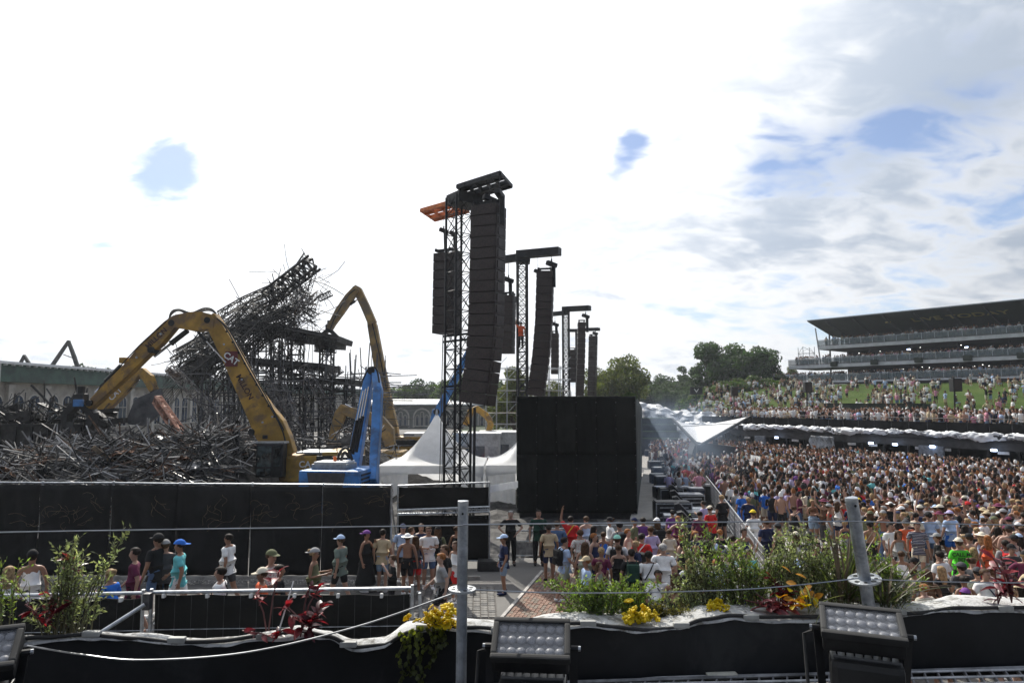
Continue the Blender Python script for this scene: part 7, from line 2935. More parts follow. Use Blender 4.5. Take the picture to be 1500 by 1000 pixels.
def tree_meshes(seed, H, W, leaf, n, mname, trunk_f=.28, shape='round', nblob=34):
    rs = np.random.default_rng(seed)
    rd_ = random.Random(seed)
    blobs = []
    for k in range(nblob):
        for _ in range(50):
            p = rs.uniform(-1, 1, 3)
            if shape == 'round' and np.linalg.norm(p) < 1:
                break
            if shape == 'tall' and np.hypot(p[0], p[1]) < 1 - .5 * (p[2] + 1) / 2:
                break
            if shape == 'wide' and np.linalg.norm(p * np.array([1, 1, 1.15])) < 1:
                break
        zc_ = H * (trunk_f + (1 - trunk_f) * (.5 + .42 * p[2]))
        blobs.append((p[0] * W * .40, p[1] * W * .40, zc_, W * rs.uniform(.10, .19)))
    vs, fs = leaf_cloud(n, blobs, leaf, rs)
    crown = np_mesh('crown', vs, fs, LEAFM[mname])
    mb = MB()
    mb.path([(0, 0, -.3), (.02 * W, 0, H * .2), (-.01 * W, .01 * W, H * .45), (0, 0, H * .8)], .1, 8, rs=[W * .045, W * .034, W * .022, W * .006])
    for (x, y, z, r_) in blobs[:16]:
        z0 = H * rd_.uniform(.2, .5)
        mb.path([(0, 0, z0), (x * .45, y * .45, z0 + (z - z0) * .55), (x, y, z)], .05, 5, rs=[W * .016, W * .010, W * .003])
    trunk = mb.mesh('trunk', smooth=True)
    trunk.materials.append(M_bark)
    return crown, trunk


TREE = {'big': tree_meshes(1, 13, 12, .42, 15000, 'dark', .18, 'wide', 52), 'oak': tree_meshes(2, 12, 9, .40, 11000, 'dark', .2, 'round', 38),
        'willow': tree_meshes(3, 11, 9, .34, 12000, 'olive', .15, 'wide', 40), 'airy': tree_meshes(4, 10, 6, .28, 7000, 'olive', .2, 'tall', 26),
        'mid': tree_meshes(5, 11, 9, .42, 8000, 'mid', .12, 'wide', 34), 'far': tree_meshes(6, 11, 10, .5, 7000, 'hazy', .08, 'wide', 34),
        'bush': tree_meshes(7, 4, 6, .30, 6000, 'mid', .0, 'wide', 30), 'far2': tree_meshes(8, 13, 8, .5, 6500, 'hazy', .1, 'tall', 32)}


def tree(kind, label, px, ytop, Y, H, wscale=1.0, z=None, group='trees beyond the site', name='tree'):
    crown, trunk = TREE[kind]
    base = {'big': 13, 'oak': 12, 'willow': 11, 'airy': 10, 'mid': 11, 'far': 11, 'bush': 4, 'far2': 13}[kind]
    p = at(px, ytop, Y)
    zb = p.z - H if z is None else z
    k = (p.z - zb) / base
    o = empty(name, (p.x, Y, zb), label, 'tree' if name == 'tree' else 'bush', group)
    o.rotation_euler = (0, 0, random.uniform(0, 6.28))
    o.scale = (k * wscale, k * wscale, k)
    for nm, me in (('trunk', trunk), ('crown', crown)):
        c = bpy.data.objects.new(nm, me)
        COL.objects.link(c)
        c.parent = o


random.seed(5)
tree('big', 'largest dark round tree beside the grandstand', 1086, 491, 138, 15, 1.05, z=4)
tree('oak', 'dark rounded tree left of the largest tree', 1038, 500, 140, 14, .85, z=4)
tree('oak', 'dark tree peeping between largest tree and grandstand', 1128, 520, 142, 12, .8, z=5)
tree('airy', 'thin tree just left of the grandstand end', 1158, 530, 150, 10, 1.0, z=7)
tree('willow', 'olive willow right of the farthest speaker tower', 908, 514, 104, 12.5, .9, z=0)
tree('willow', 'olive tree behind the farthest speaker array', 874, 532, 112, 12, .8, z=0)
tree('airy', 'loose leafy tree behind the scaffold', 752, 520, 82, 11, 1.0, z=0)
tree('airy', 'loose low tree behind the third tower', 812, 545, 88, 9, 1.0, z=0)
for k, (px, yt, Y) in enumerate([(585, 562, 175), (603, 556, 170), (622, 552, 172), (642, 556, 168), (660, 548, 166), (684, 540, 160), (712, 545, 158), (735, 552, 160), (566, 570, 190), (548, 574, 195)]):
    tree(('mid', 'mid', 'far', 'mid')[k % 4], ['left-most rounded tree over the pavilion roof', 'second rounded tree over the pavilion roof', 'darker tree in the row over the pavilion', 'low tree in the middle of the pavilion row',
         'tall tree left of the blue lift boom', 'tree behind the blue lift boom', 'tree behind the long speaker array', 'tree left of the scaffold', 'low tree behind the tall digger boom', 'distant low tree behind the wreck legs'][k],
         px, yt, Y, 11, random.uniform(.95, 1.25), z=0, group='trees over the pavilion')
for k, (px, yt, Y) in enumerate([(945, 556, 170), (962, 552, 180), (980, 558, 175), (998, 550, 172), (1014, 556, 168), (1030, 562, 160), (930, 560, 160), (1005, 535, 195), (975, 545, 205), (950, 562, 210), (1060, 545, 160)]):
    tree(('far', 'far2')[k % 2], ['hazy tree first beyond the black wing', 'hazy tall tree above the icy rock', 'hazy low tree in the valley', 'hazy tree left of the small sign', 'hazy tree behind the small sign',
         'hazy tree at the foot of the lawn', 'hazy tree touching the black tower edge', 'hazy slim tree left of the rounded trees', 'hazy far tree on the hill', 'hazy farthest tree in the dip', 'hazy tree under the largest tree'][k],
         px, yt, Y, 11, random.uniform(.9, 1.3), z=at(px, 600, Y).z, group='hazy trees on the far hill')
for k, (px, yt, Y) in enumerate([(1058, 556, 122), (1080, 552, 122), (1103, 548, 124), (1122, 552, 126), (1040, 566, 118), (1018, 574, 116), (1142, 546, 134)]):
    tree('bush', ['broad bush at the top of the lawn', 'broad bush below the largest tree', 'bush beside the terrace rail end', 'bush under the terrace rail', 'low bush left of the broad ones', 'lowest bush near the small sign', 'bush at the grandstand corner'][k],
         px, yt, Y, 4.2, 1.2, group='bushes at the top of the lawn', name='bush')
random.seed(9)
for k in range(30):
    px, Y = random.uniform(925, 1065), random.uniform(150, 215)
    tree(('far', 'far2')[k % 2], 'hazy dark tree standing in the wood on the far hill', px, random.uniform(553, 580), Y, 11, random.uniform(1.1, 1.5), z=at(px, 606, Y).z, group='hazy wood on the far hill')
tree('bush', 'small dark bush growing on the black tower edge', 920, 573, 34.2, .55, 1.0, name='bush')
tree('far', 'tiny dark treetop over the hall roof', 136, 529, 140, 9, 1.0, z=0, group='trees beyond the site')
tree('far', 'small treetop beside it over the hall roof', 147, 535, 145, 9, .7, z=0, group='trees beyond the site')

# ================================================================== near platform: grating, planter ledge, plants, lamps, poles
PZ = 3.97
M_grate = mat('dark_grating', (.20, .20, .21), .6, 0, var=.2, scale=20)
plat = MB().box((0, .9, PZ - .06), (9, 3.0, .05)).box((0, 3.3, PZ - .4), (9, 1.9, .05)).build('floor', M_black_metal, kind='structure')
frm = MB().box((2.2, 2.74, PZ - .01), (4.4, .06, .06)).build('grating_frame', M_grate, plat)
bar_me = MB().box((0, 0, 0), (.008, 1.42, .03)).mesh('bar'); bar_me.materials.append(M_grate)
rod_me = MB().tube((-2.1, 0, 0), (2.1, 0, 0), .007, n=6).mesh('cross_rod'); rod_me.materials.append(mat('worn_rod', (.55, .55, .55), .5, 0, var=.2))
for k in range(54):
    o = bpy.data.objects.new('bar', bar_me); COL.objects.link(o); o.parent = plat
    o.location = V((.15 + k * .078, 3.48, PZ - .012)) - ROOT[plat.name]
    o.rotation_euler = (0, 0, R(-24))
for k in range(15):
    o = bpy.data.objects.new('cross_rod', rod_me); COL.objects.link(o); o.parent = plat
    o.location = V((2.2, 2.9 + k * .088, PZ + .004)) - ROOT[plat.name]
    o.rotation_euler = (0, 0, R(3))

top_px = [(-260, 948), (-60, 945), (0, 942), (60, 938), (130, 931), (200, 934), (260, 940), (320, 941), (400, 934), (440, 928), (480, 934), (520, 948), (560, 944), (600, 925), (640, 917), (690, 921), (740, 925), (800, 919),
          (850, 915), (900, 918), (950, 922), (990, 919), (1030, 908), (1070, 904), (1120, 908), (1180, 907), (1240, 903), (1300, 900), (1345, 897), (1400, 891), (1440, 893), (1500, 894), (1600, 890), (1800, 888)]


def curve_y(px):
    for (a, ya), (b_, yb) in zip(top_px, top_px[1:]):
        if a <= px <= b_:
            f = (px - a) / (b_ - a)
            f = f * f * (3 - 2 * f)
            return ya + (yb - ya) * f
    return top_px[-1][1]


def wall_Y(px):
    return 3.66 + .48 * (px / 1500.0)


def ledge_pt(px, back=0.0, dz=0.0):
    p = at(px, curve_y(px), wall_Y(px))
    return V((p.x * (1 + back / wall_Y(px) * .98), p.y + back, p.z + dz))


M_panel = mat('charcoal_panel', (.012, .013, .015), .5, spec=.2, var=.25, scale=1.2, bump=.12, bscale=8, dirt=(.03, .032, .034), dirt_amt=.2)
M_snow = mat('artificial_snow', (.50, .50, .49), .9, var=.08, scale=8, bump=.5, bscale=60, dirt=(.20, .19, .17), dirt_amt=.34, dirt_scale=14)
led = empty('planter_ledge', (0, 3.9, 3.95), 'long charcoal planter wall with a wavy snow-white top across the picture front', 'planter')
pxs = [-260 + 8 * k for k in range(258)]
mb = MB()
for px in pxs:
    p = ledge_pt(px)
    mb.v += [V((p.x, p.y, PZ - .05)), V((p.x, p.y, p.z - .012)), V((p.x, p.y + .035, p.z - .012)), V((p.x, p.y + .035, PZ - .05))]
for k in range(len(pxs) - 1):
    a = 4 * k
    for i in range(4):
        j = (i + 1) % 4
        mb.f.append((a + i, a + j, a + 4 + j, a + 4 + i))
mb.build('front_panel', M_panel, led)
mb = MB()
mb.path([V((ledge_pt(px).x, ledge_pt(px).y - .03, PZ + .006)) for px in pxs], .012, 5)
mb.build('foot_trim', mat('foot_trim', (.22, .22, .22), .5, .4, var=.3, scale=6), led)


def depth_at(px):
    return .05 + .22 * min(1, max(0, (px - 250) / 700)) if px < 950 else .27


rs_ = np.random.default_rng(11)
bumps = rs_.uniform(0, 6.28, 12)


def snow(px, f):
    b_ = depth_at(px) * f
    dz = .008 * math.sin(px * .031 + bumps[0]) * f + .004 * math.sin(px * .063 + bumps[1] + f * 4) + .002 * math.sin(px * .15 + f * 9 + bumps[2]) + .016 * math.sin(f * math.pi)
    edge = .006 * math.sin(px * .06 + bumps[3]) + .004 * math.sin(px * .19 + bumps[4]) if f <= 0 else 0
    p = ledge_pt(px, b_ - (.02 + edge if f <= 0 else 0), dz)
    return p


mb = MB()
fl_ = [-.12, 0, .12, .25, .4, .55, .7, .85, 1.0, 1.02]
for px in pxs:
    for f in fl_:
        p = snow(px, max(0, f))
        if f < 0:
            p = snow(px, 0) + V((0, -.002, -.006 - .004 * (1 + math.sin(px * .05 + bumps[5]))))
        if f > 1:
            p = p + V((0, 0, -.2))
        mb.v.append(p)
m_n = len(fl_)
for k in range(len(pxs) - 1):
    for j in range(m_n - 1):
        mb.f.append((k * m_n + j, (k + 1) * m_n + j, (k + 1) * m_n + j + 1, k * m_n + j + 1))
mb.build('snow_top', M_snow, led, smooth=True)
mb = MB()
mb.path([ledge_pt(px, -.012, .012 + .010 * math.sin(px * .017 + 1)) for px in pxs], .011, 7)
mb.build('edge_cable', M_rubber, led, smooth=True)
for px in range(-200, 1780, 118):
    p = ledge_pt(px + random.uniform(-20, 20), -.012, .016)
    MB().bbox(p, (.09, .035, .03), .008).build('cable_clip', mat('clip_grey', (.35, .35, .33), .7), led)
# pale stickers on the floor edge
for lab, px, py in (('cream sticker on the floor edge nearer the middle', 1056, 985), ('white sticker on the floor edge right of the second lamp', 1408, 961), ('pale sticker at the very edge of the picture', 1496, 953)):
    p = gnd(px, py, PZ + .02)
    MB().box(p, (.17, .055, .008), Matrix.Rotation(.05, 3, 'Z')).build('floor_sticker', mat('sticker_cream', (.70, .68, .58), .7), label=lab, cat='sticker', group='stickers on the floor edge')

# ---------------- scaffold poles with rosettes, tension wires
def pole(label, top, bot, r, ringf):
    s = empty('scaffold_pole', bot, label, 'pole', 'scaffold poles at the planter')
    MB().tube(bot, top, r, n=20, cap=True).build('tube', mat('pole_galvanised', (.36, .39, .43), .38, .75, var=.18, scale=12, bump=.1, dirt=(.22, .24, .27), dirt_amt=.3, dirt_scale=6), s, smooth=False)
    d = (top - bot).normalized()
    c = bot.lerp(top, ringf)
    _, a, u = basis(d)
    mb = MB()
    N = 32
    R0, R1, th = r * 1.02, r * 2.6, .010
    inner, outer = [], []
    for z in (-th / 2, th / 2):
        for rr in (R0, R1):
            for i in range(N):
                t_ = 2 * math.pi * i / N
                mb.v.append(c + a * (rr * math.cos(t_)) + u * (rr * math.sin(t_)) + d * z)
    for i in range(N):
        j = (i + 1) % N
        mb.f += [(i, j, N + j, N + i)[::-1], (2 * N + i, 2 * N + j, 3 * N + j, 3 * N + i), (N + i, N + j, 3 * N + j, 3 * N + i)]
    rg = mb.build('rosette', M_galv, s)
    for i in range(8):
        t_ = 2 * math.pi * (i + .5) / 8
        q = c + a * (r * 1.75 * math.cos(t_)) + u * (r * 1.75 * math.sin(t_))
        MB().tube(q - d * (th * .62), q + d * (th * .62), r * (.42 if i % 2 else .3), n=10).build('rosette_hole', M_black_metal, rg)
    MB().lathe([(r * 1.005, -.02), (r * 1.02, -.012), (r * 1.02, 0), (r * .86, .001), (r * .86, -.02)], top, 20).build('rim', M_galv, s)
    for q in (.94,):
        cc_ = bot.lerp(top, q) - V((0, r, 0))
        MB().tube(cc_ + V((0, -.002, 0)), cc_ + V((0, .004, 0)), r * .22, n=10).build('pin_hole', M_black_metal, s)


pole('grey galvanised scaffold pole with a rosette, nearest the picture centre', at(678.5, 733, 3.2), at(675, 1040, 3.2), .0242, 1 - (865 - 733) / (1040 - 733))
pole('grey galvanised scaffold pole leaning among the right-hand plants', at(1247, 729, 3.95), at(1275, 900, 4.02), .034, 1 - (848 - 729) / (900 - 729))


def wire(label, pts, r=.004):
    P = [at(x, y, Y) for x, y, Y in pts]
    out = []
    for k in range(len(P) - 1):
        p0, p1, p2, p3 = P[max(k - 1, 0)], P[k], P[k + 1], P[min(k + 2, len(P) - 1)]
        for i in range(8):
            t_ = i / 8
            out.append(0.5 * ((2 * p1) + (p2 - p0) * t_ + (2 * p0 - 5 * p1 + 4 * p2 - p3) * t_ ** 2 + (3 * p1 - p0 - 3 * p2 + p3) * t_ ** 3))
    out.append(P[-1])
    MB().path(out, r, 5).build('tension_wire', mat('wire_steel', (.42, .43, .44), .35, .85, var=.1), label=label, cat='wire', group='tension wires along the planter')


wire('upper tension wire from the picture edge to the centre pole', [(-120, 781, 3.4), (250, 775, 3.3), (678, 769, 3.17)], .0035)
wire('upper tension wire between the two poles', [(678, 768, 3.17), (950, 765, 3.5), (1251, 763, 3.9)], .0035)
wire('upper tension wire from the leaning pole to the picture edge', [(1251, 763, 3.9), (1400, 767, 3.9), (1600, 770, 3.9)], .0035)
wire('lower tension wire between the two poles', [(690, 863, 3.2), (860, 868, 3.4), (1100, 862, 3.7), (1262, 846, 3.93)], .0035)
wire('lower tension wire from the leaning pole to the picture edge', [(1278, 848, 3.93), (1400, 852, 3.93), (1600, 854, 3.93)], .0035)
wire('sagging wire from the centre pole down across the planter face', [(664, 869, 3.2), (520, 918, 3.4), (360, 955, 3.5), (210, 966, 3.55), (120, 958, 3.55), (40, 945, 3.6)], .0045)


# ---------------- floodlights
def floodlight(label, px, py, Y, yaw, tilt, s=1.0):
    c = at(px, py, Y)
    f = empty('floodlight', (c.x, c.y, PZ), label, 'floodlight', 'floodlights standing inside the planter')
    rot = Matrix.Rotation(yaw, 3, 'Z') @ Matrix.Rotation(tilt, 3, 'X')
    W_, H_ = .345 * s, .215 * s

    def L_(x, y, z):
        return c + rot @ V((x, y, z))
    # frame local axes: x along width, y up the face, z out of the face
    mb = MB()
    for (x, y, w, h) in ((0, H_ / 2 - .012, W_, .026), (0, -H_ / 2 + .012, W_, .026), (-W_ / 2 + .013, 0, .026, H_ - .05), (W_ / 2 - .013, 0, .026, H_ - .05)):
        mb.bbox(L_(x, y, .006), (w, h, .036), .008, rot)
    hd = mb.build('bezel', M_rubber, f)
    MB().bbox(L_(0, 0, -.045), (W_ * .97, H_ * .95, .075), .015, rot).build('housing', M_black_metal, f)
    back = MB().box(L_(0, 0, -.004), (W_ - .05, H_ - .05, .006), rot).build('reflector', mat('reflector_grey', (.20, .21, .235), .45, .0, var=.06), f)
    for j in range(3):
        for i in range(7):
            x = -W_ / 2 + .046 * s + i * (W_ - .092 * s) / 6
            y = -H_ / 2 + .048 * s + j * (H_ - .096 * s) / 2
            MB().lathe([(.022 * s, 0), (.021 * s, .006), (.014 * s, .011), (.004 * s, .013)], L_(x, y, 0), 14, rot).build('lens', mat('lens_white', (.30, .31, .345), .4, var=.02), back, smooth=True)
    MB().box(L_(0, 0, .0155), (W_ - .048, H_ - .048, .003), rot).build('glass', mat('lamp_glass', (.15, .16, .18), .1, var=0, alpha=.2), f)
    for k in range(9):
        MB().box(L_(-W_ * .42 + k * W_ * .105, 0, -.105), (.006, H_ * .8, .05), rot).build('cooling_fin', M_black_metal, f)
    # yoke, driver box and base down to the floor
    for q in (-1, 1):
        yo = MB()
        yo.beam(L_(q * (W_ / 2 + .014), 0, -.04), V((L_(q * (W_ / 2 + .014), 0, -.04).x, c.y + .02, PZ + .05)), .035, .008)
        yo.tube(L_(q * (W_ / 2 + .002), 0, -.04), L_(q * (W_ / 2 + .034), 0, -.04), .014, n=8)
        yo.build('yoke_arm', M_black_metal, f)
    for q in (-1, 1):
        MB().tube(L_(q * (W_ / 2 + .03), 0, -.04), L_(q * (W_ / 2 + .045), 0, -.04), .011, n=6).build('yoke_bolt', M_galv, f)
    rz_ = Matrix.Rotation(yaw, 3, 'Z')
    MB().bbox(c + V((.01, .0, -.22 * s)) + rz_ @ V((0, -.02, 0)), (W_ * .86, .17, .16), .03, rz_).build('driver_box', mat('driver_black', (.022, .022, .022), .38, .2, var=.15), f)
    MB().bbox(c + V((.01, 0, -.136 * s)) + rz_ @ V((0, -.015, 0)), (W_ * .78, .1, .012), .004, rz_).build('driver_lid', mat('driver_lid', (.10, .10, .10), .4, .3), f)
    MB().bbox(V((c.x, c.y, PZ + .035)), (W_ * 1.1, .24, .06), .015, rz_).build('foot', M_black_metal, f)
    pts = [L_(-W_ / 2 - .03, 0, -.06), L_(-W_ / 2 - .07, .02, -.1), V((c.x - W_ * .72, c.y, PZ + .18)), V((c.x - W_ * .74, c.y - .02, PZ + .02))]
    mb = MB()
    mb.path(pts, .008, 6)
    mb.build('power_cable', M_rubber, f)
    return f


floodlight('square black floodlight with white lenses before the centre of the planter', 778, 938, 3.12, R(-5), R(32), 1.0)
floodlight('black floodlight with white lenses tilted below the leaning pole', 1262, 914, 3.2, R(-22), R(22), 1.0)
floodlight('black floodlight cut off at the lower corner of the picture', -42, 955, 3.0, R(24), R(34), 1.0)

# ---------------- plants
M_lf = [mat('shrub_leaf_a', (.16, .225, .065), .5, var=.2, scale=6, island=.4, trans=(1.5, 1.6, .6)), mat('shrub_leaf_b', (.24, .27, .155), .5, var=.2, scale=6, island=.4, trans=(1.4, 1.5, .8)),
        mat('shrub_leaf_c', (.12, .115, .035), .55, var=.2, scale=6, island=.4, trans=(1.5, 1.4, .5))]
M_stem = mat('green_stem', (.09, .085, .04), .7, var=.2)
M_redstem = mat('red_stem', (.11, .03, .03), .6, var=.2)


def leaf_quads(centers, dirs, L_, W_, rs):
    n = len(centers)
    c = np.asarray(centers); d = np.asarray(dirs)
    d = d / (np.linalg.norm(d, axis=1)[:, None] + 1e-9)
    r_ = rs.normal(size=(n, 3))
    s = np.cross(d, r_); s /= np.linalg.norm(s, axis=1)[:, None] + 1e-9
    nn = np.cross(d, s)
    l = L_ * rs.uniform(.6, 1.25, n)[:, None]
    w = W_ * rs.uniform(.7, 1.2, n)[:, None]
    vs = np.stack([c, c + d * l * .45 + s * w - nn * w * .3, c + d * l, c + d * l * .45 - s * w - nn * w * .3], 1).reshape(-1, 3)
    return vs, np.arange(4 * n).reshape(-1, 4)


def shrub(label, px, base_py, Y, hgt, spread, nst, per, lsize, m, seed, lean=(0, 0), extra=(), name='shrub'):
    rs = np.random.default_rng(seed)
    b0 = at(px, base_py, Y)
    o = empty(name, b0, label, 'shrub', 'leafy shrubs in the planter')
    mb = MB()
    C, D = [], []
    tips = [(lean[0] * hgt + rs.normal() * spread, lean[1] * hgt + rs.normal() * spread * .35, hgt * rs.uniform(.3, 1.12)) for _ in range(nst)] + [tuple(e) for e in extra]
    for (tx_, ty_, tz_) in tips:
        start = b0 + V((rs.normal() * .03 + tx_ * .32, rs.normal() * .03, 0))
        end = b0 + V((tx_, ty_, tz_))
        ctrl = start.lerp(end, .5) + V((-tx_ * .2, 0, tz_ * .15))
        P = [start * (1 - f) ** 2 + ctrl * (2 * f * (1 - f)) + end * f * f for f in [i / 7 for i in range(8)]]
        mb.path(P, .004, 4, rs=[.005 - .004 * i / 7 for i in range(8)])
        # twigs
        for k in range(5):
            f = rs.uniform(.25, .95)
            i = min(6, int(f * 7))
            q = P[i].lerp(P[i + 1], f * 7 - i)
            tv = V((rs.normal() * .5, rs.normal() * .4, rs.uniform(.2, 1.0))).normalized() * (.05 + .09 * (1 - f)) * (hgt / .4) ** .5
            mb.path([q, q + tv * .5 + V((0, 0, .004)), q + tv], .0018, 3)
            for g in np.linspace(.1, 1.0, max(3, per // 9)):
                C.append(q + tv * g)
                dv = tv.normalized() + V(rs.normal(size=3)) * .7
                D.append(dv)
        for k in range(int(per * .9)):
            f = rs.uniform(.12, 1) ** .8
            i = min(6, int(f * 7))
            q = P[i].lerp(P[i + 1], f * 7 - i)
            dv = (P[i + 1] - P[i]).normalized() * .6 + V(rs.normal(size=3)) * .8
            C.append(q); D.append(dv)
    st_ = mb.build('stem', M_stem, o)
    vs, fs = leaf_quads([tuple(c - b0) for c in C], [tuple(d) for d in D], lsize * .8, lsize * .15, rs)
    link('foliage', np_mesh('foliage', vs, fs, m), None, o)
    return o


shrub('tall feathery green shrub at the far left of the planter', 94, 938, 3.78, .48, .12, 22, 40, .036, M_lf[1], 1, (.06, 0), [(.32, .02, .60), (.30, .0, .55), (.27, .02, .48), (.24, 0, .34), (-.22, 0, .12), (.2, 0, .16), (.2, 0, .4)])
shrub('bright bushy shrub right of the centre pole', 880, 910, 4.15, .24, .14, 30, 60, .034, M_lf[0], 2, (-.1, 0), [(.2, 0, .16), (-.2, 0, .2)])
shrub('small bushy shrub beside the bright one', 925, 908, 4.2, .2, .1, 18, 50, .032, M_lf[0], 12)
shrub('low olive shrub next to the yellow flowers', 975, 910, 4.2, .10, .15, 26, 50, .030, M_lf[2], 3)
shrub('tall spindly shrub in the middle of the planter', 1027, 900, 4.3, .42, .12, 20, 44, .036, M_lf[1], 4, (-.05, 0), [(-.1, 0, .58), (-.12, 0, .52)])
shrub('dense green shrub right of the spindly one', 1085, 895, 4.3, .47, .17, 26, 40, .036, M_lf[0], 5, (-.05, 0))
shrub('pale green shrub above the red leaves', 1130, 888, 4.35, .46, .17, 26, 42, .036, M_lf[1], 6, (.05, 0))
shrub('bushy shrub left of the leaning pole', 1195, 888, 4.35, .46, .18, 28, 42, .036, M_lf[1], 7)
shrub('leafy shrub behind the leaning pole', 1240, 886, 4.4, .44, .14, 24, 44, .036, M_lf[0], 8)
shrub('small shrub right of the leaning pole', 1292, 884, 4.35, .26, .12, 22, 56, .034, M_lf[0], 9)
for q_, (lx, ly, lh, lm) in enumerate([(1000, 903, .2, 1), (1052, 900, .28, 1), (1108, 897, .3, 0), (1160, 893, .34, 1), (1216, 890, .3, 1), (1268, 888, .22, 0), (1312, 888, .18, 1), (850, 912, .1, 0)]):
    shrub(['thin', 'slender', 'fine', 'wispy', 'silvery', 'small', 'pale', 'short'][q_] + ' filler shrub ' + ['left of the spindly one', 'between spindly and dense shrubs', 'behind the dense shrub', 'over the amber leaves', 'before the tall spiky grass', 'behind the second floodlight', 'beside the arching grass', 'left of the bright bushy one'][q_], lx, ly, 4.28, lh, .09, 14, 40, .032, M_lf[lm], 60 + q_)
shrub('little tuft of green at the picture edge over the hoarding', 8, 925, 4.1, .40, .05, 8, 40, .034, M_lf[0], 10, (-.1, 0), [(.06, 0, .42)])


def leaf_mesh(L_, W_, fold=.25, droop=.35, n=5, name='leaf'):
    mb = MB()
    for i in range(n + 1):
        f = i / n
        w = W_ * math.sin(math.pi * min(1, f * .93 + .05)) ** .8
        z = -droop * L_ * f * f
        y = L_ * f
        mb.v += [V((-w, y, z + w * fold)), V((0, y, z)), V((w, y, z + w * fold))]
    for i in range(n):
        for j in (0, 1):
            a = i * 3 + j
            mb.f.append((a, a + 1, a + 4, a + 3))
    return mb.mesh(name, smooth=True)


RED = [mat('red_leaf', (.22, .018, .028), .4, var=.3, scale=14, trans=(1.6, .7, .7)), mat('wine_leaf', (.085, .015, .024), .38, var=.3, scale=14, trans=(1.6, .7, .7)), mat('pink_leaf', (.34, .10, .12), .42, var=.35, scale=16, trans=(1.3, .9, .9))]
LM = [leaf_mesh(.10, .020), leaf_mesh(.13, .024, .3, .5), leaf_mesh(.08, .024, .2, .2)]


def red_plant(label, px, py, Y, n, hgt, spread, mats, seed, scale=1.0, at_tip=False, lean=(0, 0), rosette=False):
    rs = np.random.default_rng(seed)
    b0 = at(px, py, Y)
    o = empty('red_leaf_plant', b0, label, 'plant', 'red leaved plants in the planter')
    stems = [(rs.normal() * spread + lean[0] * hgt, rs.normal() * spread * .4, hgt * rs.uniform(.5, 1)) for _ in range(max(2, n // 9))]
    mb = MB()
    for s_ in stems:
        mb.path([b0, b0 + V((s_[0] * .4, s_[1] * .4, s_[2] * .6)), b0 + V(s_)], .004, 5)
    mb.build('stem', M_redstem, o)
    for k in range(n):
        s_ = stems[k % len(stems)]
        f = rs.uniform(.75, 1.0) if at_tip else rs.uniform(.1, 1.0)
        if rosette:
            f = rs.uniform(0, .6)
        q = V((s_[0] * f, s_[1] * f, s_[2] * f))
        me = LM[int(rs.integers(3))]
        ob = bpy.data.objects.new('leaf', me)
        if not me.materials:
            me.materials.append(RED[0])
        COL.objects.link(ob)
        ob.parent = o
        ob.location = q
        ob.rotation_euler = (rs.uniform(-.3, 1.1), rs.normal() * .4, rs.uniform(0, 6.28))
        k_ = scale * rs.uniform(.45, .85)
        ob.scale = (k_, k_, k_)
        ob.material_slots[0].link = 'OBJECT'
        ob.material_slots[0].material = RED[mats[int(rs.integers(len(mats)))]]


red_plant('red leaves low at the foot of the leftmost shrub', 62, 915, 3.72, 30, .12, .09, (0, 1), 21, .9)
red_plant('red leaf sprays high in the leftmost shrub', 102, 936, 3.82, 26, .44, .06, (0, 0, 1), 22, 1.1, True, (-.02, 0))
red_plant('big wine-red plant on the snowy crest near the fence', 448, 930, 3.72, 40, .17, .06, (1, 1, 0), 23, 1.2, False, (.12, 0))
red_plant('wine-red leaf spray on a tall stem near the fence', 440, 932, 3.74, 16, .34, .035, (1, 1, 0), 24, .75, True, (.15, 0))
red_plant('low wine-red leaves left of the snowy crest', 405, 935, 3.72, 16, .07, .08, (1, 0), 25, .8)
red_plant('bright red leaf tuft before the floral shirt', 392, 935, 3.9, 12, .46, .03, (0,), 26, 1.05, True)
red_plant('pinkish red leafy plant below the pale green shrub', 1138, 895, 4.12, 46, .10, .10, (2, 2, 0), 27, .95, rosette=True)
red_plant('dark red leaves behind the pinkish plant', 1150, 890, 4.25, 22, .22, .07, (1, 0), 28, .9)
red_plant('pink and red leaved plant at the right picture edge', 1482, 882, 4.2, 50, .34, .09, (2, 1, 0), 29, .95)
red_plant('red leaves right of the head-bowed man', 1462, 884, 4.2, 26, .22, .06, (1, 2), 30, .85)
# grassy blades
BLM = leaf_mesh(.42, .007, .4, .25, 8, 'blade')
BLM2 = leaf_mesh(.34, .006, .4, .9, 8, 'blade')
BL = [mat('blade_dark', (.06, .075, .03), .5, var=.3, scale=8, trans=(1.4, 1.5, .6)), mat('blade_pale', (.25, .27, .13), .5, var=.2, scale=8, trans=(1.3, 1.4, .8)), mat('blade_brown', (.10, .07, .035), .6, var=.3, scale=8)]


def blades(label, px, py, Y, n, spread, mats, seed, k=1.0, droopy=.3):
    rs = np.random.default_rng(seed)
    b0 = at(px, py, Y)
    o = empty('spiky_grass', b0, label, 'grass plant', 'spiky grass plants in the planter')
    for i in range(n):
        me = BLM2 if rs.random() < droopy else BLM
        ob = bpy.data.objects.new('blade', me)
        if not me.materials:
            me.materials.append(BL[0])
        COL.objects.link(ob)
        ob.parent = o
        ob.location = (rs.normal() * .025, rs.normal() * .02, 0)
        ob.rotation_euler = (R(90) - abs(rs.normal()) * spread, rs.normal() * .15, rs.uniform(0, 6.28))
        kk = k * rs.uniform(.6, 1.15)
        ob.scale = (kk, kk, kk)
        ob.material_slots[0].link = 'OBJECT'
        ob.material_slots[0].material = BL[mats[int(rs.integers(len(mats)))]]


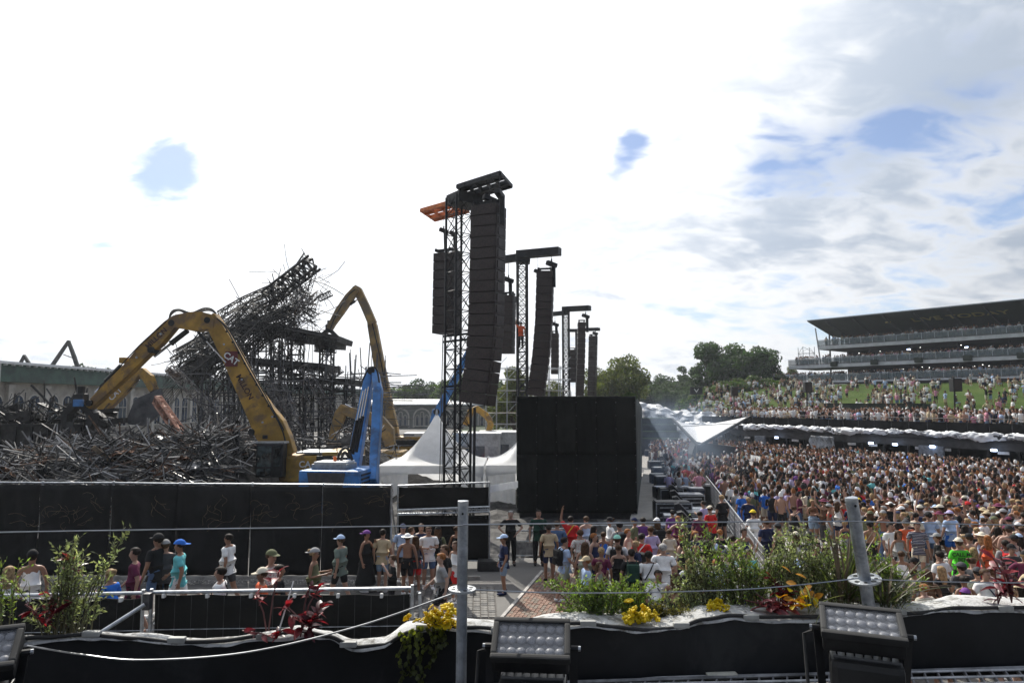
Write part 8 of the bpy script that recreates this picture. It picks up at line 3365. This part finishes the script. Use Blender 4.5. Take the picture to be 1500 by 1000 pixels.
blades('tall dark spiky grass left of the leaning pole', 1238, 892, 4.15, 46, .32, (0, 0, 2), 31, 1.05)
blades('arching pale grass before the second floodlight', 1190, 898, 4.05, 18, .7, (1, 1, 0), 32, .6, .9)
blades('dark arching grass right of the leaning pole', 1300, 890, 4.15, 40, .6, (0, 0, 2), 33, .9, .7)
blades('pale grass tuft right of the second floodlight', 1318, 893, 4.1, 16, .8, (1, 0), 34, .6, .8)
# yellow flowers and creeping vines
YEL = [mat('yellow_petal', (.85, .66, .015), .5, var=.12, scale=20, trans=(1, .9, .5)), mat('amber_leaf', (.62, .30, .02), .5, var=.25, scale=14, trans=(1.2, .9, .4))]
PET = MB()
for i in range(5):
    a = 2 * math.pi * i / 5
    PET.ball((.011 * math.cos(a), .011 * math.sin(a), .003), (.0095, .0095, .004), 6, 3)
PET.ball((0, 0, .006), (.005, .005, .005), 5, 3)
pet_me = PET.mesh('flower', smooth=True)
pet_me.materials.append(YEL[0])


def flowers(label, px, py, Y, n, sx, sz, seed, k=1.0):
    rs = np.random.default_rng(seed)
    b0 = at(px, py, Y)
    o = empty('yellow_flowers', b0, label, 'flowers', 'yellow flowers in the planter')
    mb = MB()
    for i in range(n):
        q = V((rs.normal() * sx, rs.normal() * .03, abs(rs.normal()) * sz + .01))
        mb.path([b0, b0 + q * .5, b0 + q], .0015, 3)
        ob = bpy.data.objects.new('flower', pet_me)
        COL.objects.link(ob)
        ob.parent = o
        ob.location = q
        ob.rotation_euler = (rs.uniform(-.2, 1.3), rs.normal() * .4, rs.uniform(0, 6.28))
        kk = k * rs.uniform(.8, 1.4)
        ob.scale = (kk, kk, kk)
    mb.build('stem', M_stem, o)


flowers('yellow flowers spilling over beside the centre pole', 642, 918, 3.78, 48, .05, .05, 41, 1.2)
flowers('yellow flower cluster on the white ledge right of the first floodlight', 938, 910, 4.02, 46, .05, .03, 42, 1.2)
flowers('small yellow flower cluster under the spindly shrub', 1050, 893, 4.15, 22, .035, .02, 43, 1.1)
rs = np.random.default_rng(44)
b0 = at(1172, 892, 4.1)
o = empty('amber_leaf_plant', b0, 'amber yellow leaved plant before the dense shrubs', 'plant', 'coloured leaf plants in the planter')
for k in range(34):
    me = LM[2]
    ob = bpy.data.objects.new('leaf', me)
    COL.objects.link(ob)
    ob.parent = o
    ob.location = (rs.normal() * .05, rs.normal() * .03, abs(rs.normal()) * .06)
    ob.rotation_euler = (rs.uniform(-.2, 1.2), rs.normal() * .5, rs.uniform(0, 6.28))
    ob.scale = (.75, .75, .75)
    ob.material_slots[0].link = 'OBJECT'
    ob.material_slots[0].material = YEL[1] if k % 3 else YEL[0]
# trailing creeper
M_creep = [mat('creeper_leaf', (.20, .24, .035), .5, var=.25, scale=20, trans=(1.3, 1.3, .5)), mat('creeper_dark', (.10, .12, .03), .5, var=.25, scale=20, trans=(1.3, 1.3, .5))]
cl_me = leaf_mesh(.024, .011, .2, .2, 3)
cl_me.materials.append(M_creep[0])
o = empty('trailing_creeper', ledge_pt(625, -.02, .02), 'yellow-green creeper trailing down the planter face', 'creeper')
for k, px in enumerate((588, 600, 612, 618, 632, 640, 651)):
    p = ledge_pt(px, -.028, .03)
    Lg = (.34, .24, .30, .30, .22, .16, .1)[k]
    P = [p + V((rs.normal() * .004 + .012 * math.sin(i * 1.1 + k), -.008 - .004 * rs.random(), -Lg * i / 12)) for i in range(13)]
    MB().path(P, .0016, 4).build('vine', M_stem, o)
    for i in range(13):
        for q in range(3):
            ob = bpy.data.objects.new('leaf', cl_me)
            COL.objects.link(ob)
            ob.parent = o
            ob.location = P[i] + V((rs.normal() * .004, -.004, rs.normal() * .006)) - ROOT[o.name]
            ob.rotation_euler = (R(-70) + rs.normal() * .4, rs.normal() * .5, rs.uniform(0, 6.28) if q else rs.normal() * .6)
            ob.material_slots[0].link = 'OBJECT'
            ob.material_slots[0].material = M_creep[0 if (i < 6 and rs.random() < .7) else 1]
# thin pale cane
MB().path([at(408, 925, 3.75), at(425, 868, 3.8), at(430, 850, 3.82)], .004, 5).build('garden_cane', M_white_paint, label='thin white cane leaning in the wine-red plant', cat='cane')

# ================================================================== air: festival haze and stage smoke
hz = bpy.data.materials.new('haze_air')
hz.use_nodes = True
t = NT(hz.node_tree)
t.n.clear()
o_ = t.add('ShaderNodeOutputMaterial')
vp = t.add('ShaderNodeVolumePrincipled')
vp.inputs['Color'].default_value = (.86, .92, 1.0, 1)
vp.inputs['Density'].default_value = HAZE
vp.inputs['Anisotropy'].default_value = .35
t.l.new(vp.outputs[0], o_.inputs['Volume'])
MB().box((60, 170, 16), (900, 560, 34.5)).build('haze', hz, label='thin pale summer haze over the whole site', cat='haze', kind='stuff')

# pale blue stage smoke drifting over the pit
sm = bpy.data.materials.new('stage_smoke')
sm.use_nodes = True
t = NT(sm.node_tree)
t.n.clear()
o_ = t.add('ShaderNodeOutputMaterial')
vp = t.add('ShaderNodeVolumePrincipled')
vp.inputs['Color'].default_value = (.60, .76, 1.0, 1)
vp.inputs['Anisotropy'].default_value = .2
vec = t.add('ShaderNodeTexCoord').outputs['Object']
ns = t.noise(vec, .35, 4, .6, .8)
fall = t.ramp(t.vmath('LENGTH', t.vmath('DIVIDE', vec, (3.6, 12.0, 3.8))), .25, 1.0, 1.0, 0.0)
t.put(vp.inputs['Density'], t.math('MULTIPLY', t.math('MULTIPLY', t.ramp(ns, .40, .72), fall), .11))
t.l.new(vp.outputs[0], o_.inputs['Volume'])
c = at(1000, 640, 50)
mb = MB()
mb.ball((0, 0, 0), (3.6, 12.0, 3.8), 16, 10)
o = link('smoke', mb.mesh('smoke'), sm, None, (at(985, 640, 43).x, 43, 2.9))
tag(o, 'pale bluish smoke drifting across the pit', 'smoke', kind='stuff')
